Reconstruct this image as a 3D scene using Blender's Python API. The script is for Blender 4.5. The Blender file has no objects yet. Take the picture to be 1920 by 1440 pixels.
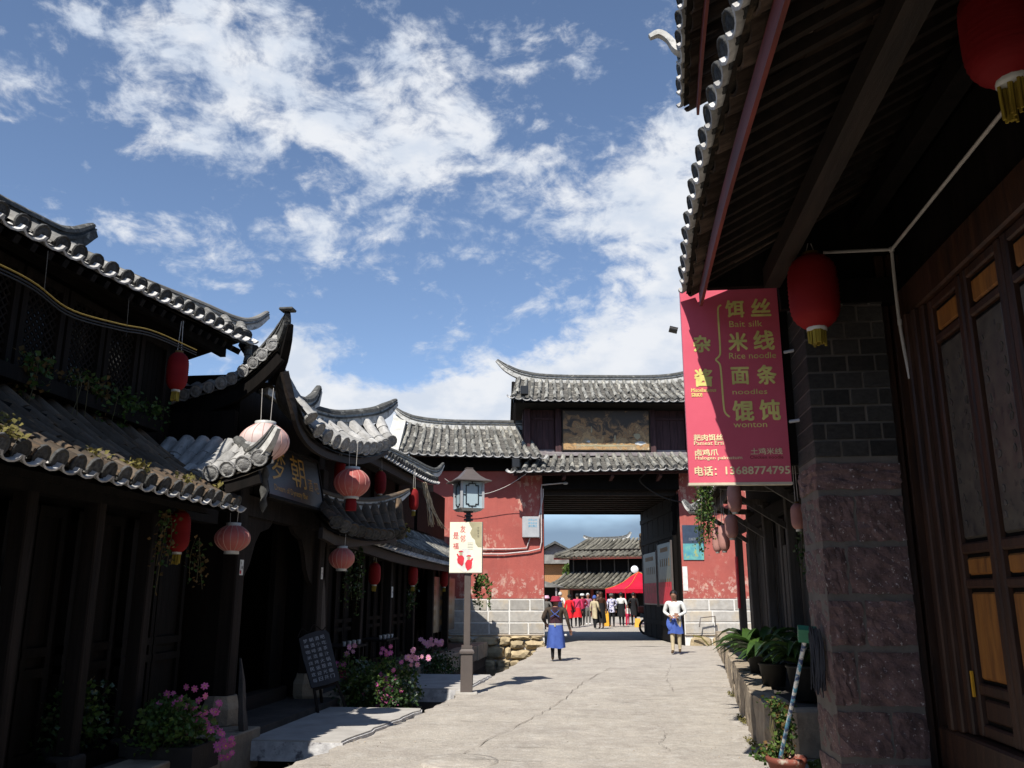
import bpy, bmesh, math, random
from mathutils import Vector, Matrix
V = Vector
R = math.radians
rnd = random.Random(7)
scn = bpy.context.scene
col = scn.collection
PI = math.pi

# ------------------------------------------------------------------ camera
CAM_H = 1.5
PITCH = math.atan(395 / 1600.0)
YAW = math.atan(190 / math.hypot(1600.0, 395.0))
cd = bpy.data.cameras.new('camera')
cd.sensor_width = 36.0
cd.lens = 30.0
cd.clip_start = 0.05
cd.clip_end = 8000
cam = bpy.data.objects.new('camera', cd)
col.objects.link(cam)
cam.location = (0, 0, CAM_H)
cam.rotation_euler = (PI / 2 + PITCH, 0, YAW)
scn.camera = cam

# ------------------------------------------------------------------ light
SUN_AZ = R(16.5)      # shadows run this far to the right of the street axis (+Y)
SUN_EL = R(50)
sun_dir = V((math.sin(SUN_AZ) * math.cos(SUN_EL), math.cos(SUN_AZ) * math.cos(SUN_EL), -math.sin(SUN_EL)))
sd = bpy.data.lights.new('sun', 'SUN')
sd.energy = 5.0
sd.angle = R(0.53)
sd.color = (1.0, 0.95, 0.87)
sun = bpy.data.objects.new('sun', sd)
col.objects.link(sun)
sun.rotation_euler = sun_dir.to_track_quat('-Z', 'Y').to_euler()
sun.location = (-6, -10, 20)

scn.view_settings.view_transform = 'Standard'
scn.view_settings.look = 'None'
scn.view_settings.gamma = 1
scn.view_settings.exposure = 0.5
scn.view_settings.use_curve_mapping = False
scn.render.engine = 'CYCLES'
scn.cycles.use_denoising = True
scn.cycles.max_bounces = 5
scn.cycles.diffuse_bounces = 3
scn.cycles.glossy_bounces = 2
scn.cycles.transmission_bounces = 2
scn.cycles.caustics_reflective = False
scn.cycles.caustics_refractive = False

# ------------------------------------------------------------------ sky
w = bpy.data.worlds.new('World')
scn.world = w
w.use_nodes = True
nt = w.node_tree
nt.nodes.clear()


def N(t, **k):
    n = nt.nodes.new(t)
    for a, b in k.items():
        setattr(n, a, b)
    return n


def math_n(op, a, b=None, c=None, clamp=False):
    n = nt.nodes.new('ShaderNodeMath')
    n.operation = op
    n.use_clamp = clamp
    for i, x in enumerate((a, b, c)):
        if x is None:
            continue
        if isinstance(x, (int, float)):
            n.inputs[i].default_value = x
        else:
            nt.links.new(x, n.inputs[i])
    return n.outputs[0]


def maprange(x, a, b, c=0.0, d=1.0, smooth=True):
    n = nt.nodes.new('ShaderNodeMapRange')
    n.interpolation_type = 'SMOOTHSTEP' if smooth else 'LINEAR'
    n.clamp = True
    nt.links.new(x, n.inputs['Value'])
    n.inputs['From Min'].default_value = a
    n.inputs['From Max'].default_value = b
    n.inputs['To Min'].default_value = c
    n.inputs['To Max'].default_value = d
    return n.outputs['Result']


sky = N('ShaderNodeTexSky', sky_type='NISHITA')
sky.sun_disc = False
sky.sun_elevation = SUN_EL
sky.sun_rotation = R(180) + SUN_AZ
sky.altitude = 2400
sky.air_density = 1.0
sky.dust_density = 0.35
sky.ozone_density = 1.0
bg_sky = N('ShaderNodeBackground')
bg_sky.inputs['Strength'].default_value = 0.12
nt.links.new(sky.outputs[0], bg_sky.inputs['Color'])
tc = N('ShaderNodeTexCoord')
sep = N('ShaderNodeSeparateXYZ')
nt.links.new(tc.outputs['Generated'], sep.inputs[0])
sx, sy, sz = sep.outputs
AZ = math_n('MULTIPLY', math_n('ARCTAN2', sx, sy), 180 / PI)       # degrees right of the street axis
EL = math_n('MULTIPLY', math_n('ARCSINE', sz), 180 / PI)


def fbm(vec, scale, detail=6, rough=0.55, dist=0.0, lac=2.1):
    n = N('ShaderNodeTexNoise')
    n.inputs['Scale'].default_value = scale
    n.inputs['Detail'].default_value = detail
    n.inputs['Roughness'].default_value = rough
    n.inputs['Lacunarity'].default_value = lac
    n.inputs['Distortion'].default_value = dist
    nt.links.new(vec, n.inputs['Vector'])
    return n.outputs['Fac']


def mapping(loc=(0, 0, 0), rot=(0, 0, 0), scale=(1, 1, 1)):
    m = N('ShaderNodeMapping')
    nt.links.new(tc.outputs['Generated'], m.inputs['Vector'])
    m.inputs['Location'].default_value = loc
    m.inputs['Rotation'].default_value = rot
    m.inputs['Scale'].default_value = scale
    return m.outputs[0]


def blob(az, el, sa, se, rot=0.0, amp=1.0):
    da = math_n('SUBTRACT', AZ, az)
    de = math_n('SUBTRACT', EL, el)
    c, s = math.cos(R(rot)), math.sin(R(rot))
    p = math_n('ADD', math_n('MULTIPLY', da, c / sa), math_n('MULTIPLY', de, s / sa))
    q = math_n('ADD', math_n('MULTIPLY', da, -s / se), math_n('MULTIPLY', de, c / se))
    r2 = math_n('ADD', math_n('MULTIPLY', p, p), math_n('MULTIPLY', q, q))
    g = math_n('POWER', 2.718, math_n('MULTIPLY', r2, -1.0))
    return math_n('MULTIPLY', g, amp)


# high broken cloud: large fields that thin out into ragged pieces
acc = None
for b in [
        (-33, 29.5, 6, 3, -15, 0.26), (-26, 33, 6, 5, -20, 0.36), (-20.5, 30, 6, 3.5, -40, 0.36), (-15, 32.5, 3.5, 5, 10, 0.36),
        (-9.5, 31, 2.2, 3.5, 20, 0.30), (-12, 28, 5, 2.5, -15, 0.26), (-5, 28, 4, 2, 10, 0.30), (-25.5, 24.5, 2.5, 4, 25, 0.14),
        (-29, 21, 4.5, 2, -20, 0.13), (-20, 23, 2, 2, -40, 0.16), (-38, 37, 8, 3, 0, 0.22), (-1.3, 34, 1.6, 1, 0, 0.25),
        (1.5, 26.5, 6, 2.2, 25, 0.34), (2, 23, 5, 2.5, 20, 0.36), (8, 18, 6.0, 7, 0, 0.85), (6.5, 27, 3.5, 4, 0, 0.30), (1, 16.5, 4, 3, 15, 0.28),
        (-22, 15.2, 2.6, 2.2, 0, 0.55), (-19.5, 12.8, 3, 1.6, 0, 0.7), (-15, 11.2, 3, 2.0, 0, 1.1), (-10.5, 11.8, 3.2, 2.3, 0, 1.2), (-5, 12.2, 3.5, 2.6, 0, 1.2), (3, 12.5, 8, 4.5, 0, 1.0)]:
    o = blob(*b)
    acc = o if acc is None else math_n('ADD', acc, o)
n1 = fbm(mapping(rot=(0, R(20), R(-14)), scale=(1.0, 1.0, 1.7)), 10.0, 9, 0.62, 0.3)
n2 = fbm(mapping(loc=(3, 1, 2), scale=(1, 1, 1.5)), 30.0, 6, 0.6, 0.5)
dens = math_n('ADD', math_n('MULTIPLY_ADD', n1, 1.9, -0.95), math_n('MULTIPLY_ADD', n2, 0.85, -0.425))
dens = math_n('ADD', dens, acc)
cover = maprange(dens, 0.08, 0.60)
# low slate-blue haze bank all round the horizon
nb = fbm(mapping(scale=(1, 1, 2.5)), 5.0, 4, 0.5)
bank = maprange(math_n('SUBTRACT', EL, math_n('MULTIPLY', math_n('SUBTRACT', nb, 0.5), 5.0)), 3.6, 7.0, 1.0, 0.0)

cc = N('ShaderNodeMix', data_type='RGBA')
shade = maprange(fbm(mapping(loc=(1, 5, 2), scale=(1, 1, 1.8)), 14.0, 5, 0.55), 0.35, 0.65)
nt.links.new(shade, cc.inputs['Factor'])
cc.inputs['A'].default_value = (0.47, 0.52, 0.60, 1)
cc.inputs['B'].default_value = (0.60, 0.62, 0.655, 1)
bg_c = N('ShaderNodeBackground')
bg_c.inputs['Strength'].default_value = 1.0
nt.links.new(cc.outputs['Result'], bg_c.inputs['Color'])
bg_b = N('ShaderNodeBackground')
bg_b.inputs['Color'].default_value = (0.13, 0.19, 0.285, 1)
mix1 = N('ShaderNodeMixShader')
nt.links.new(cover, mix1.inputs[0])
nt.links.new(bg_sky.outputs[0], mix1.inputs[1])
nt.links.new(bg_c.outputs[0], mix1.inputs[2])
mix2 = N('ShaderNodeMixShader')
nt.links.new(math_n('MULTIPLY', bank, 0.9), mix2.inputs[0])
nt.links.new(mix1.outputs[0], mix2.inputs[1])
nt.links.new(bg_b.outputs[0], mix2.inputs[2])
wo = N('ShaderNodeOutputWorld')
nt.links.new(mix2.outputs[0], wo.inputs['Surface'])

# ------------------------------------------------------------------ materials
def make_mat(name, c1, c2=None, grit=None, scale=6.0, rough=0.8, bump=0.0, bscale=30.0, rand=0.0, stretch=(1, 1, 1),
             spec=0.3, c3=None, s3=2.0, t3=(0.55, 0.7), metal=0.0, detail=5.0, shift=False, trans=0.0, sheen=0.0, lo=0.35, hi=0.65):
    m = bpy.data.materials.new(name)
    m.use_nodes = True
    t = m.node_tree
    bs = t.nodes['Principled BSDF']
    L = t.links.new
    bs.inputs['Roughness'].default_value = rough
    bs.inputs['Specular IOR Level'].default_value = spec
    bs.inputs['Metallic'].default_value = metal
    tcn = t.nodes.new('ShaderNodeTexCoord')
    mp = t.nodes.new('ShaderNodeMapping')
    mp.inputs['Scale'].default_value = stretch
    L(tcn.outputs['Object'], mp.inputs['Vector'])
    oi = t.nodes.new('ShaderNodeObjectInfo')
    vec = mp.outputs[0]
    if shift:
        add = t.nodes.new('ShaderNodeVectorMath')
        add.operation = 'ADD'
        sc = t.nodes.new('ShaderNodeVectorMath')
        sc.operation = 'SCALE'
        sc.inputs[0].default_value = (37.0, 71.0, 53.0)
        L(oi.outputs['Random'], sc.inputs['Scale'])
        L(vec, add.inputs[0])
        L(sc.outputs[0], add.inputs[1])
        vec = add.outputs[0]

    def noise(s, d=detail, r=0.6):
        n = t.nodes.new('ShaderNodeTexNoise')
        n.inputs['Scale'].default_value = s
        n.inputs['Detail'].default_value = d
        n.inputs['Roughness'].default_value = r
        L(vec, n.inputs['Vector'])
        return n.outputs['Fac']

    def mr(x, a, b, c=0.0, d=1.0):
        n = t.nodes.new('ShaderNodeMapRange')
        n.clamp = True
        L(x, n.inputs['Value'])
        n.inputs['From Min'].default_value = a
        n.inputs['From Max'].default_value = b
        n.inputs['To Min'].default_value = c
        n.inputs['To Max'].default_value = d
        return n.outputs['Result']

    def mix(f, a, b, blend='MIX'):
        n = t.nodes.new('ShaderNodeMix')
        n.data_type = 'RGBA'
        n.blend_type = blend
        if isinstance(f, float):
            n.inputs['Factor'].default_value = f
        else:
            L(f, n.inputs['Factor'])
        for k, x in (('A', a), ('B', b)):
            if isinstance(x, tuple):
                n.inputs[k].default_value = (*x[:3], 1)
            else:
                L(x, n.inputs[k])
        return n.outputs['Result']

    c2 = c2 or tuple(x * 0.75 for x in c1)
    out = mix(mr(noise(scale), lo, hi), c1, c2)
    if c3:
        out = mix(mr(noise(s3, 8, 0.65), *t3), out, c3)
    if grit:
        for gs, g0, g1 in grit:
            gv = mr(noise(gs, 3, 0.7), 0.3, 0.7, g0, g1)
            gc = t.nodes.new('ShaderNodeCombineColor')
            for i in range(3):
                L(gv, gc.inputs[i])
            out = mix(1.0, out, gc.outputs[0], 'MULTIPLY')
    if rand:
        val = mr(oi.outputs['Random'], 0, 1, 1 - rand, 1 + rand)
        comb = t.nodes.new('ShaderNodeCombineColor')
        for i in range(3):
            L(val, comb.inputs[i])
        out = mix(1.0, out, comb.outputs[0], 'MULTIPLY')
    L(out, bs.inputs['Base Color'])
    if bump:
        b = t.nodes.new('ShaderNodeBump')
        b.inputs['Strength'].default_value = bump
        b.inputs['Distance'].default_value = 0.02
        L(noise(bscale, 6, 0.65), b.inputs['Height'])
        L(b.outputs[0], bs.inputs['Normal'])
    if trans:
        bs.inputs['Subsurface Weight'].default_value = 0.0
        tr = t.nodes.new('ShaderNodeBsdfTranslucent')
        L(out, tr.inputs['Color'])
        ms = t.nodes.new('ShaderNodeMixShader')
        ms.inputs[0].default_value = trans
        L(bs.outputs[0], ms.inputs[1])
        L(tr.outputs[0], ms.inputs[2])
        L(ms.outputs[0], t.nodes['Material Output'].inputs['Surface'])
    m['_v'] = 1
    return m


M = {}


def mm(name, *a, **k):
    M[name] = make_mat(name, *a, **k)


mm('road', (0.425, 0.385, 0.33), (0.34, 0.305, 0.265), scale=1.3, rough=0.9, bump=0.9, bscale=26, c3=(0.46, 0.43, 0.385), s3=5.0, t3=(0.5, 0.75), grit=((9.0, .86, 1.10), (45.0, .80, 1.14), (2.2, .92, 1.06)))
mm('crack', (0.235, 0.205, 0.175), rough=0.95)
mm('slab', (0.42, 0.40, 0.37), (0.33, 0.31, 0.285), scale=3, rough=0.9, bump=0.35, bscale=30)
mm('whitewash', (0.62, 0.61, 0.60), (0.40, 0.39, 0.39), scale=9, rough=0.9, bump=0.3, bscale=50, c3=(0.14, 0.13, 0.14), s3=6, t3=(0.58, 0.68))
mm('paving', (0.07, 0.06, 0.052), (0.04, 0.035, 0.03), scale=4, rough=0.9, bump=0.4)
mm('earth', (0.05, 0.042, 0.035), rough=1.0, bump=0.4)
mm('water', (0.015, 0.018, 0.018), rough=0.12, spec=0.5, bump=0.1, bscale=8)
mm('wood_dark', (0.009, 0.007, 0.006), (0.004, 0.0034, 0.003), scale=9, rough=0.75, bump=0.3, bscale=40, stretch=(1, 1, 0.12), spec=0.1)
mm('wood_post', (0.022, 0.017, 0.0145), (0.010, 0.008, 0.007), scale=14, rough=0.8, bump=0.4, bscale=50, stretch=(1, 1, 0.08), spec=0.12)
mm('wood_beam', (0.026, 0.018, 0.013), (0.012, 0.009, 0.007), scale=12, rough=0.7, bump=0.3, stretch=(1, 0.12, 1))
mm('wood_maroon', (0.085, 0.04, 0.042), (0.04, 0.02, 0.022), scale=20, rough=0.75, bump=0.3, stretch=(1, 1, 0.1))
mm('wood_pale', (0.30, 0.27, 0.27), (0.18, 0.15, 0.15), scale=20, rough=0.8, bump=0.3, stretch=(0.2, 1, 1))
mm('wood_brown', (0.060, 0.025, 0.012), (0.022, 0.010, 0.006), scale=16, rough=0.5, bump=0.25, stretch=(1, 1, 0.1), spec=0.4)
mm('wood_orange', (0.34, 0.14, 0.030), (0.19, 0.072, 0.018), scale=18, rough=0.5, bump=0.2, stretch=(1, 1, 0.12), c3=(0.07, 0.032, 0.016), s3=7, t3=(0.54, 0.68), shift=True)
mm('wood_grey', (0.10, 0.086, 0.075), (0.05, 0.043, 0.037), scale=18, rough=0.8, bump=0.4, stretch=(1, 1, 0.08), rand=0.3, shift=True)
mm('fascia_red', (0.20, 0.035, 0.024), (0.10, 0.02, 0.016), scale=8, rough=0.6, bump=0.2, stretch=(1, 0.15, 1))
mm('panel_paper', (0.10, 0.088, 0.068), (0.05, 0.045, 0.04), scale=10, rough=0.35, spec=0.5, c3=(0.018, 0.018, 0.02), s3=16, t3=(0.58, 0.64))
mm('tile', (0.23, 0.225, 0.205), (0.10, 0.10, 0.095), scale=1.2, rough=0.97, bump=0.35, bscale=6, rand=0.45, shift=True, c3=(0.42, 0.39, 0.31), s3=1.8, t3=(0.52, 0.68), spec=0.04)
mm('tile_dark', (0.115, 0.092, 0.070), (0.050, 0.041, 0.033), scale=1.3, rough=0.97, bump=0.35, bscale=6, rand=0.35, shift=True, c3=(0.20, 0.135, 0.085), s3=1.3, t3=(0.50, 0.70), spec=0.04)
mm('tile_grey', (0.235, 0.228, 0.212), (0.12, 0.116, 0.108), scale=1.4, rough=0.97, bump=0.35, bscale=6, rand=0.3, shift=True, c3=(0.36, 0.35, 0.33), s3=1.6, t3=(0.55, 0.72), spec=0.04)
mm('tile_moss', (0.155, 0.145, 0.12), (0.075, 0.071, 0.061), scale=1.3, rough=0.97, bump=0.3, bscale=6, rand=0.35, shift=True, c3=(0.23, 0.21, 0.16), s3=1.5, t3=(0.5, 0.7), spec=0.04)
mm('pan_moss', (0.13, 0.12, 0.085), (0.07, 0.065, 0.05), scale=5, rough=0.9, c3=(0.24, 0.21, 0.14), s3=2, t3=(0.55, 0.7))
mm('tile_pale', (0.40, 0.39, 0.37), (0.24, 0.235, 0.225), scale=1.5, rough=0.97, bump=0.35, bscale=6, rand=0.25, shift=True, c3=(0.15, 0.145, 0.135), s3=2.2, t3=(0.58, 0.72), spec=0.04)
mm('end_pale', (0.34, 0.335, 0.32), (0.19, 0.185, 0.18), scale=2.5, rough=0.97, bump=0.8, bscale=4, rand=0.2, shift=True, spec=0.04)
mm('tile_end', (0.10, 0.10, 0.097), (0.055, 0.055, 0.055), scale=2.5, rough=0.97, bump=0.8, bscale=4, rand=0.3, shift=True, spec=0.04)
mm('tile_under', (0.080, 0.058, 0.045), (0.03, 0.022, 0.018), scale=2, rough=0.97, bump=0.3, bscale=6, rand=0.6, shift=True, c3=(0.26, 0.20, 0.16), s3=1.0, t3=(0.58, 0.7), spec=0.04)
mm('tile_lip', (0.54, 0.53, 0.51), (0.30, 0.29, 0.28), scale=1.5, rough=0.95, spec=0.1, rand=0.25, shift=True)
mm('pan', (0.14, 0.135, 0.125), (0.07, 0.066, 0.06), scale=14, rough=0.97, bump=0.4, bscale=40, c3=(0.36, 0.34, 0.29), s3=4, t3=(0.55, 0.68), spec=0.04)
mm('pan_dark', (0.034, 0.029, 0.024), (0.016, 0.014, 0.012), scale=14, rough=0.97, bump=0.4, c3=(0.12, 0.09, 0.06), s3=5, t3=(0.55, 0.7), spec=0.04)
mm('mortar', (0.58, 0.57, 0.54), (0.40, 0.39, 0.36), scale=12, rough=0.97, bump=0.3, c3=(0.16, 0.155, 0.14), s3=6, t3=(0.55, 0.66), spec=0.04)
mm('ridge_dark', (0.11, 0.11, 0.105), (0.06, 0.06, 0.057), scale=12, rough=0.97, bump=0.4, c3=(0.30, 0.29, 0.26), s3=8, t3=(0.58, 0.7), spec=0.04)
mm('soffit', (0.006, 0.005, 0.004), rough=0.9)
mm('plaster_white', (0.55, 0.54, 0.50), (0.40, 0.39, 0.35), scale=4, rough=0.9, bump=0.2, c3=(0.22, 0.22, 0.15), s3=3, t3=(0.58, 0.72))
mm('stone_light', (0.43, 0.41, 0.375), (0.33, 0.31, 0.28), scale=7, rough=0.9, bump=0.5, bscale=40, rand=0.14, shift=True, c3=(0.46, 0.38, 0.27), s3=1.6, t3=(0.5, 0.72))
mm('joint_white', (0.70, 0.68, 0.64), (0.60, 0.58, 0.54), scale=10, rough=0.9, bump=0.3)
mm('rock', (0.45, 0.36, 0.22), (0.30, 0.235, 0.145), scale=5, rough=0.95, bump=0.8, bscale=12, rand=0.2, shift=True, c3=(0.13, 0.11, 0.09), s3=5, t3=(0.6, 0.72))
mm('stone_kerb', (0.36, 0.295, 0.215), (0.24, 0.195, 0.145), scale=6, rough=0.95, bump=0.8, bscale=18, rand=0.15, shift=True)
mm('stone_purple', (0.19, 0.118, 0.108), (0.085, 0.054, 0.050), scale=9, rough=0.92, bump=0.8, bscale=30, rand=0.15, shift=True, c3=(0.50, 0.45, 0.43), s3=38, t3=(0.60, 0.68))
mm('joint_grey', (0.15, 0.132, 0.115), rough=0.95, bump=0.3)
mm('brick', (0.048, 0.044, 0.040), (0.028, 0.026, 0.024), scale=5, rough=0.95, bump=0.5, bscale=30, rand=0.35, shift=True)
mm('brick_orange', (0.42, 0.22, 0.10), (0.30, 0.15, 0.07), scale=12, rough=0.95, bump=0.4)
mm('metal_brown', (0.10, 0.082, 0.073), (0.085, 0.07, 0.063), scale=5, rough=0.45, spec=0.5)
mm('metal_black', (0.012, 0.012, 0.013), rough=0.4, spec=0.5)
mm('metal_grey', (0.40, 0.41, 0.42), (0.34, 0.35, 0.36), scale=5, rough=0.5, spec=0.4)
mm('lamp_panel', (0.42, 0.52, 0.56), (0.36, 0.46, 0.50), scale=4, rough=0.25, spec=0.5)
mm('pipe_white', (0.50, 0.47, 0.43), (0.40, 0.37, 0.34), scale=10, rough=0.5)
mm('pipe_pale', (0.62, 0.55, 0.53), rough=0.5)
mm('cable_black', (0.012, 0.012, 0.012), rough=0.5)
mm('cable_yellow', (0.30, 0.20, 0.03), rough=0.5)
mm('banner', (0.72, 0.125, 0.185), (0.67, 0.11, 0.165), scale=3, rough=0.35, spec=0.5, trans=0.12, bump=0.05, bscale=3)
mm('banner_gold', (0.84, 0.74, 0.24), rough=0.5)
mm('banner_cream', (0.85, 0.70, 0.42), rough=0.5)
mm('frame_cream', (0.62, 0.55, 0.42), rough=0.6)
mm('sign_black', (0.016, 0.017, 0.019), (0.011, 0.011, 0.013), rough=0.35, spec=0.4)
mm('gold', (0.48, 0.27, 0.05), (0.36, 0.19, 0.03), rough=0.45)
mm('gold_dim', (0.22, 0.12, 0.03), rough=0.6)
mm('chalk', (0.42, 0.44, 0.48), rough=0.9)
mm('board_slate', (0.035, 0.038, 0.045), (0.025, 0.027, 0.032), rough=0.7)
mm('paper_white', (0.72, 0.72, 0.68), rough=0.7)
mm('paper_cream', (0.80, 0.77, 0.62), (0.74, 0.71, 0.56), rough=0.6)
mm('paper_tan', (0.42, 0.38, 0.24), rough=0.6)
mm('paper_red', (0.68, 0.04, 0.06), rough=0.6)
mm('ink', (0.03, 0.03, 0.03), rough=0.8)
mm('ink_grey', (0.28, 0.30, 0.32), rough=0.8)
mm('ink_blue', (0.12, 0.42, 0.62), rough=0.8)
mm('olive', (0.10, 0.10, 0.065), (0.07, 0.072, 0.05), rough=0.35, spec=0.5)
mm('poster_blue', (0.07, 0.26, 0.34), (0.16, 0.40, 0.34), scale=6, rough=0.4, c3=(0.35, 0.36, 0.12), s3=5, t3=(0.55, 0.65))
mm('poster_dark', (0.05, 0.07, 0.11), rough=0.4)
mm('lantern_red', (0.33, 0.022, 0.022), (0.24, 0.014, 0.016), scale=3, rough=0.65, trans=0.3, spec=0.15, bump=0.2, bscale=60, stretch=(0.1, 0.1, 1))
mm('lantern_pink', (0.62, 0.20, 0.17), (0.52, 0.13, 0.11), scale=2.2, rough=0.5, trans=0.35, c3=(0.75, 0.62, 0.58), s3=1.6, t3=(0.5, 0.66), shift=True)
mm('lantern_faded', (0.72, 0.52, 0.48), (0.62, 0.30, 0.26), scale=1.8, rough=0.5, trans=0.3, c3=(0.78, 0.70, 0.67), s3=1.4, t3=(0.42, 0.6))
mm('lantern_pale', (0.62, 0.34, 0.29), (0.52, 0.26, 0.22), scale=3, rough=0.6, trans=0.35)
mm('lantern_rib', (0.62, 0.36, 0.30), rough=0.5)
mm('tassel', (0.36, 0.27, 0.035), (0.22, 0.15, 0.02), scale=30, rough=0.8, stretch=(1, 1, 0.1))
mm('ring_silver', (0.55, 0.55, 0.52), rough=0.35, spec=0.5)
mm('leaf', (0.065, 0.125, 0.024), (0.035, 0.075, 0.017), scale=6, rough=0.5, trans=0.25)
mm('leaf_light', (0.12, 0.175, 0.035), (0.07, 0.12, 0.025), scale=8, rough=0.5, trans=0.25)
mm('planter_dark', (0.035, 0.030, 0.026), rough=0.9, bump=0.3)
mm('leaf_dark', (0.032, 0.065, 0.018), (0.018, 0.038, 0.012), scale=6, rough=0.35, spec=0.5, trans=0.1)
mm('leaf_dry', (0.16, 0.09, 0.03), (0.10, 0.07, 0.025), scale=8, rough=0.8, trans=0.2)
mm('moss', (0.20, 0.17, 0.05), (0.11, 0.10, 0.03), scale=9, rough=0.9, trans=0.2)
mm('stem', (0.10, 0.085, 0.04), rough=0.8)
mm('straw', (0.50, 0.42, 0.30), (0.36, 0.28, 0.18), scale=9, rough=0.9)
mm('flower_pink', (0.68, 0.17, 0.40), (0.58, 0.12, 0.33), scale=30, rough=0.6, trans=0.25, rand=0.2)
mm('flower_pale', (0.75, 0.38, 0.52), (0.68, 0.28, 0.45), scale=30, rough=0.6, trans=0.25, rand=0.2)
mm('flower_red', (0.42, 0.03, 0.10), rough=0.6, trans=0.2)
mm('flower_eye', (0.70, 0.55, 0.12), rough=0.7)
mm('pot_black', (0.022, 0.022, 0.021), (0.035, 0.034, 0.031), rough=0.6)
mm('pot_terracotta', (0.22, 0.06, 0.04), (0.15, 0.045, 0.03), rough=0.7, c3=(0.36, 0.31, 0.25), s3=7, t3=(0.55, 0.65))
mm('soil', (0.05, 0.035, 0.025), rough=1.0, bump=0.6)
mm('mop_green', (0.04, 0.20, 0.12), rough=0.5)
mm('mop_fibre', (0.055, 0.055, 0.062), (0.02, 0.02, 0.024), scale=30, rough=0.95, stretch=(1, 1, 0.08))
mm('mop_stick', (0.09, 0.30, 0.44), (0.62, 0.62, 0.60), scale=14, rough=0.4, c3=(0.03, 0.06, 0.16), s3=11, t3=(0.5, 0.56), lo=0.45, hi=0.52)
mm('skin', (0.30, 0.155, 0.10), (0.26, 0.13, 0.085), rough=0.6)
mm('hair', (0.014, 0.011, 0.010), rough=0.5)
mm('hair_brown', (0.06, 0.025, 0.015), rough=0.5)
mm('hair_white', (0.55, 0.53, 0.50), rough=0.7)
mm('c_black', (0.012, 0.012, 0.014), rough=0.9)
mm('c_white', (0.66, 0.66, 0.63), (0.58, 0.58, 0.56), rough=0.9, bump=0.2)
mm('c_cream', (0.50, 0.42, 0.27), rough=0.9)
mm('c_blue', (0.06, 0.11, 0.36), (0.045, 0.085, 0.30), scale=8, rough=0.85, bump=0.2)
mm('c_navy', (0.012, 0.018, 0.055), (0.018, 0.03, 0.11), scale=5, rough=0.85)
mm('c_wine', (0.045, 0.014, 0.02), (0.02, 0.010, 0.016), scale=16, rough=0.9, stretch=(1, 1, 0.2))
mm('c_brown', (0.07, 0.05, 0.035), (0.03, 0.022, 0.016), scale=25, rough=0.9)
mm('c_red', (0.65, 0.012, 0.022), (0.55, 0.010, 0.018), rough=0.85)
mm('c_pink', (0.60, 0.04, 0.12), rough=0.85)
mm('c_hat', (0.30, 0.018, 0.05), (0.24, 0.014, 0.04), rough=0.9)
mm('c_grey', (0.13, 0.125, 0.115), rough=0.9)
mm('c_purple', (0.20, 0.03, 0.09), (0.4, 0.25, 0.33), scale=40, rough=0.9)
mm('c_print', (0.62, 0.60, 0.68), (0.10, 0.11, 0.30), scale=16, rough=0.85, lo=0.48, hi=0.56)
mm('c_teal', (0.03, 0.09, 0.15), rough=0.85)
mm('c_lpink', (0.75, 0.42, 0.55), rough=0.8)
mm('shoe', (0.09, 0.055, 0.03), rough=0.7)
mm('tent_red', (0.70, 0.018, 0.055), (0.62, 0.012, 0.045), scale=2, rough=0.6, trans=0.3)
mm('tent_trim', (0.80, 0.25, 0.05), rough=0.6)
mm('sign_yellow', (0.65, 0.33, 0.02), rough=0.5)
mm('plastic_white', (0.78, 0.79, 0.80), rough=0.35)
mm('rubber', (0.014, 0.014, 0.014), rough=0.8)
mm('bike_grey', (0.10, 0.09, 0.085), rough=0.35, spec=0.5)
mm('bike_red', (0.30, 0.06, 0.035), rough=0.4)
mm('curtain_teal', (0.03, 0.22, 0.24), (0.30, 0.36, 0.30), scale=9, rough=0.7)
mm('glass_dark', (0.018, 0.02, 0.022), rough=0.12, spec=0.5)


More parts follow.
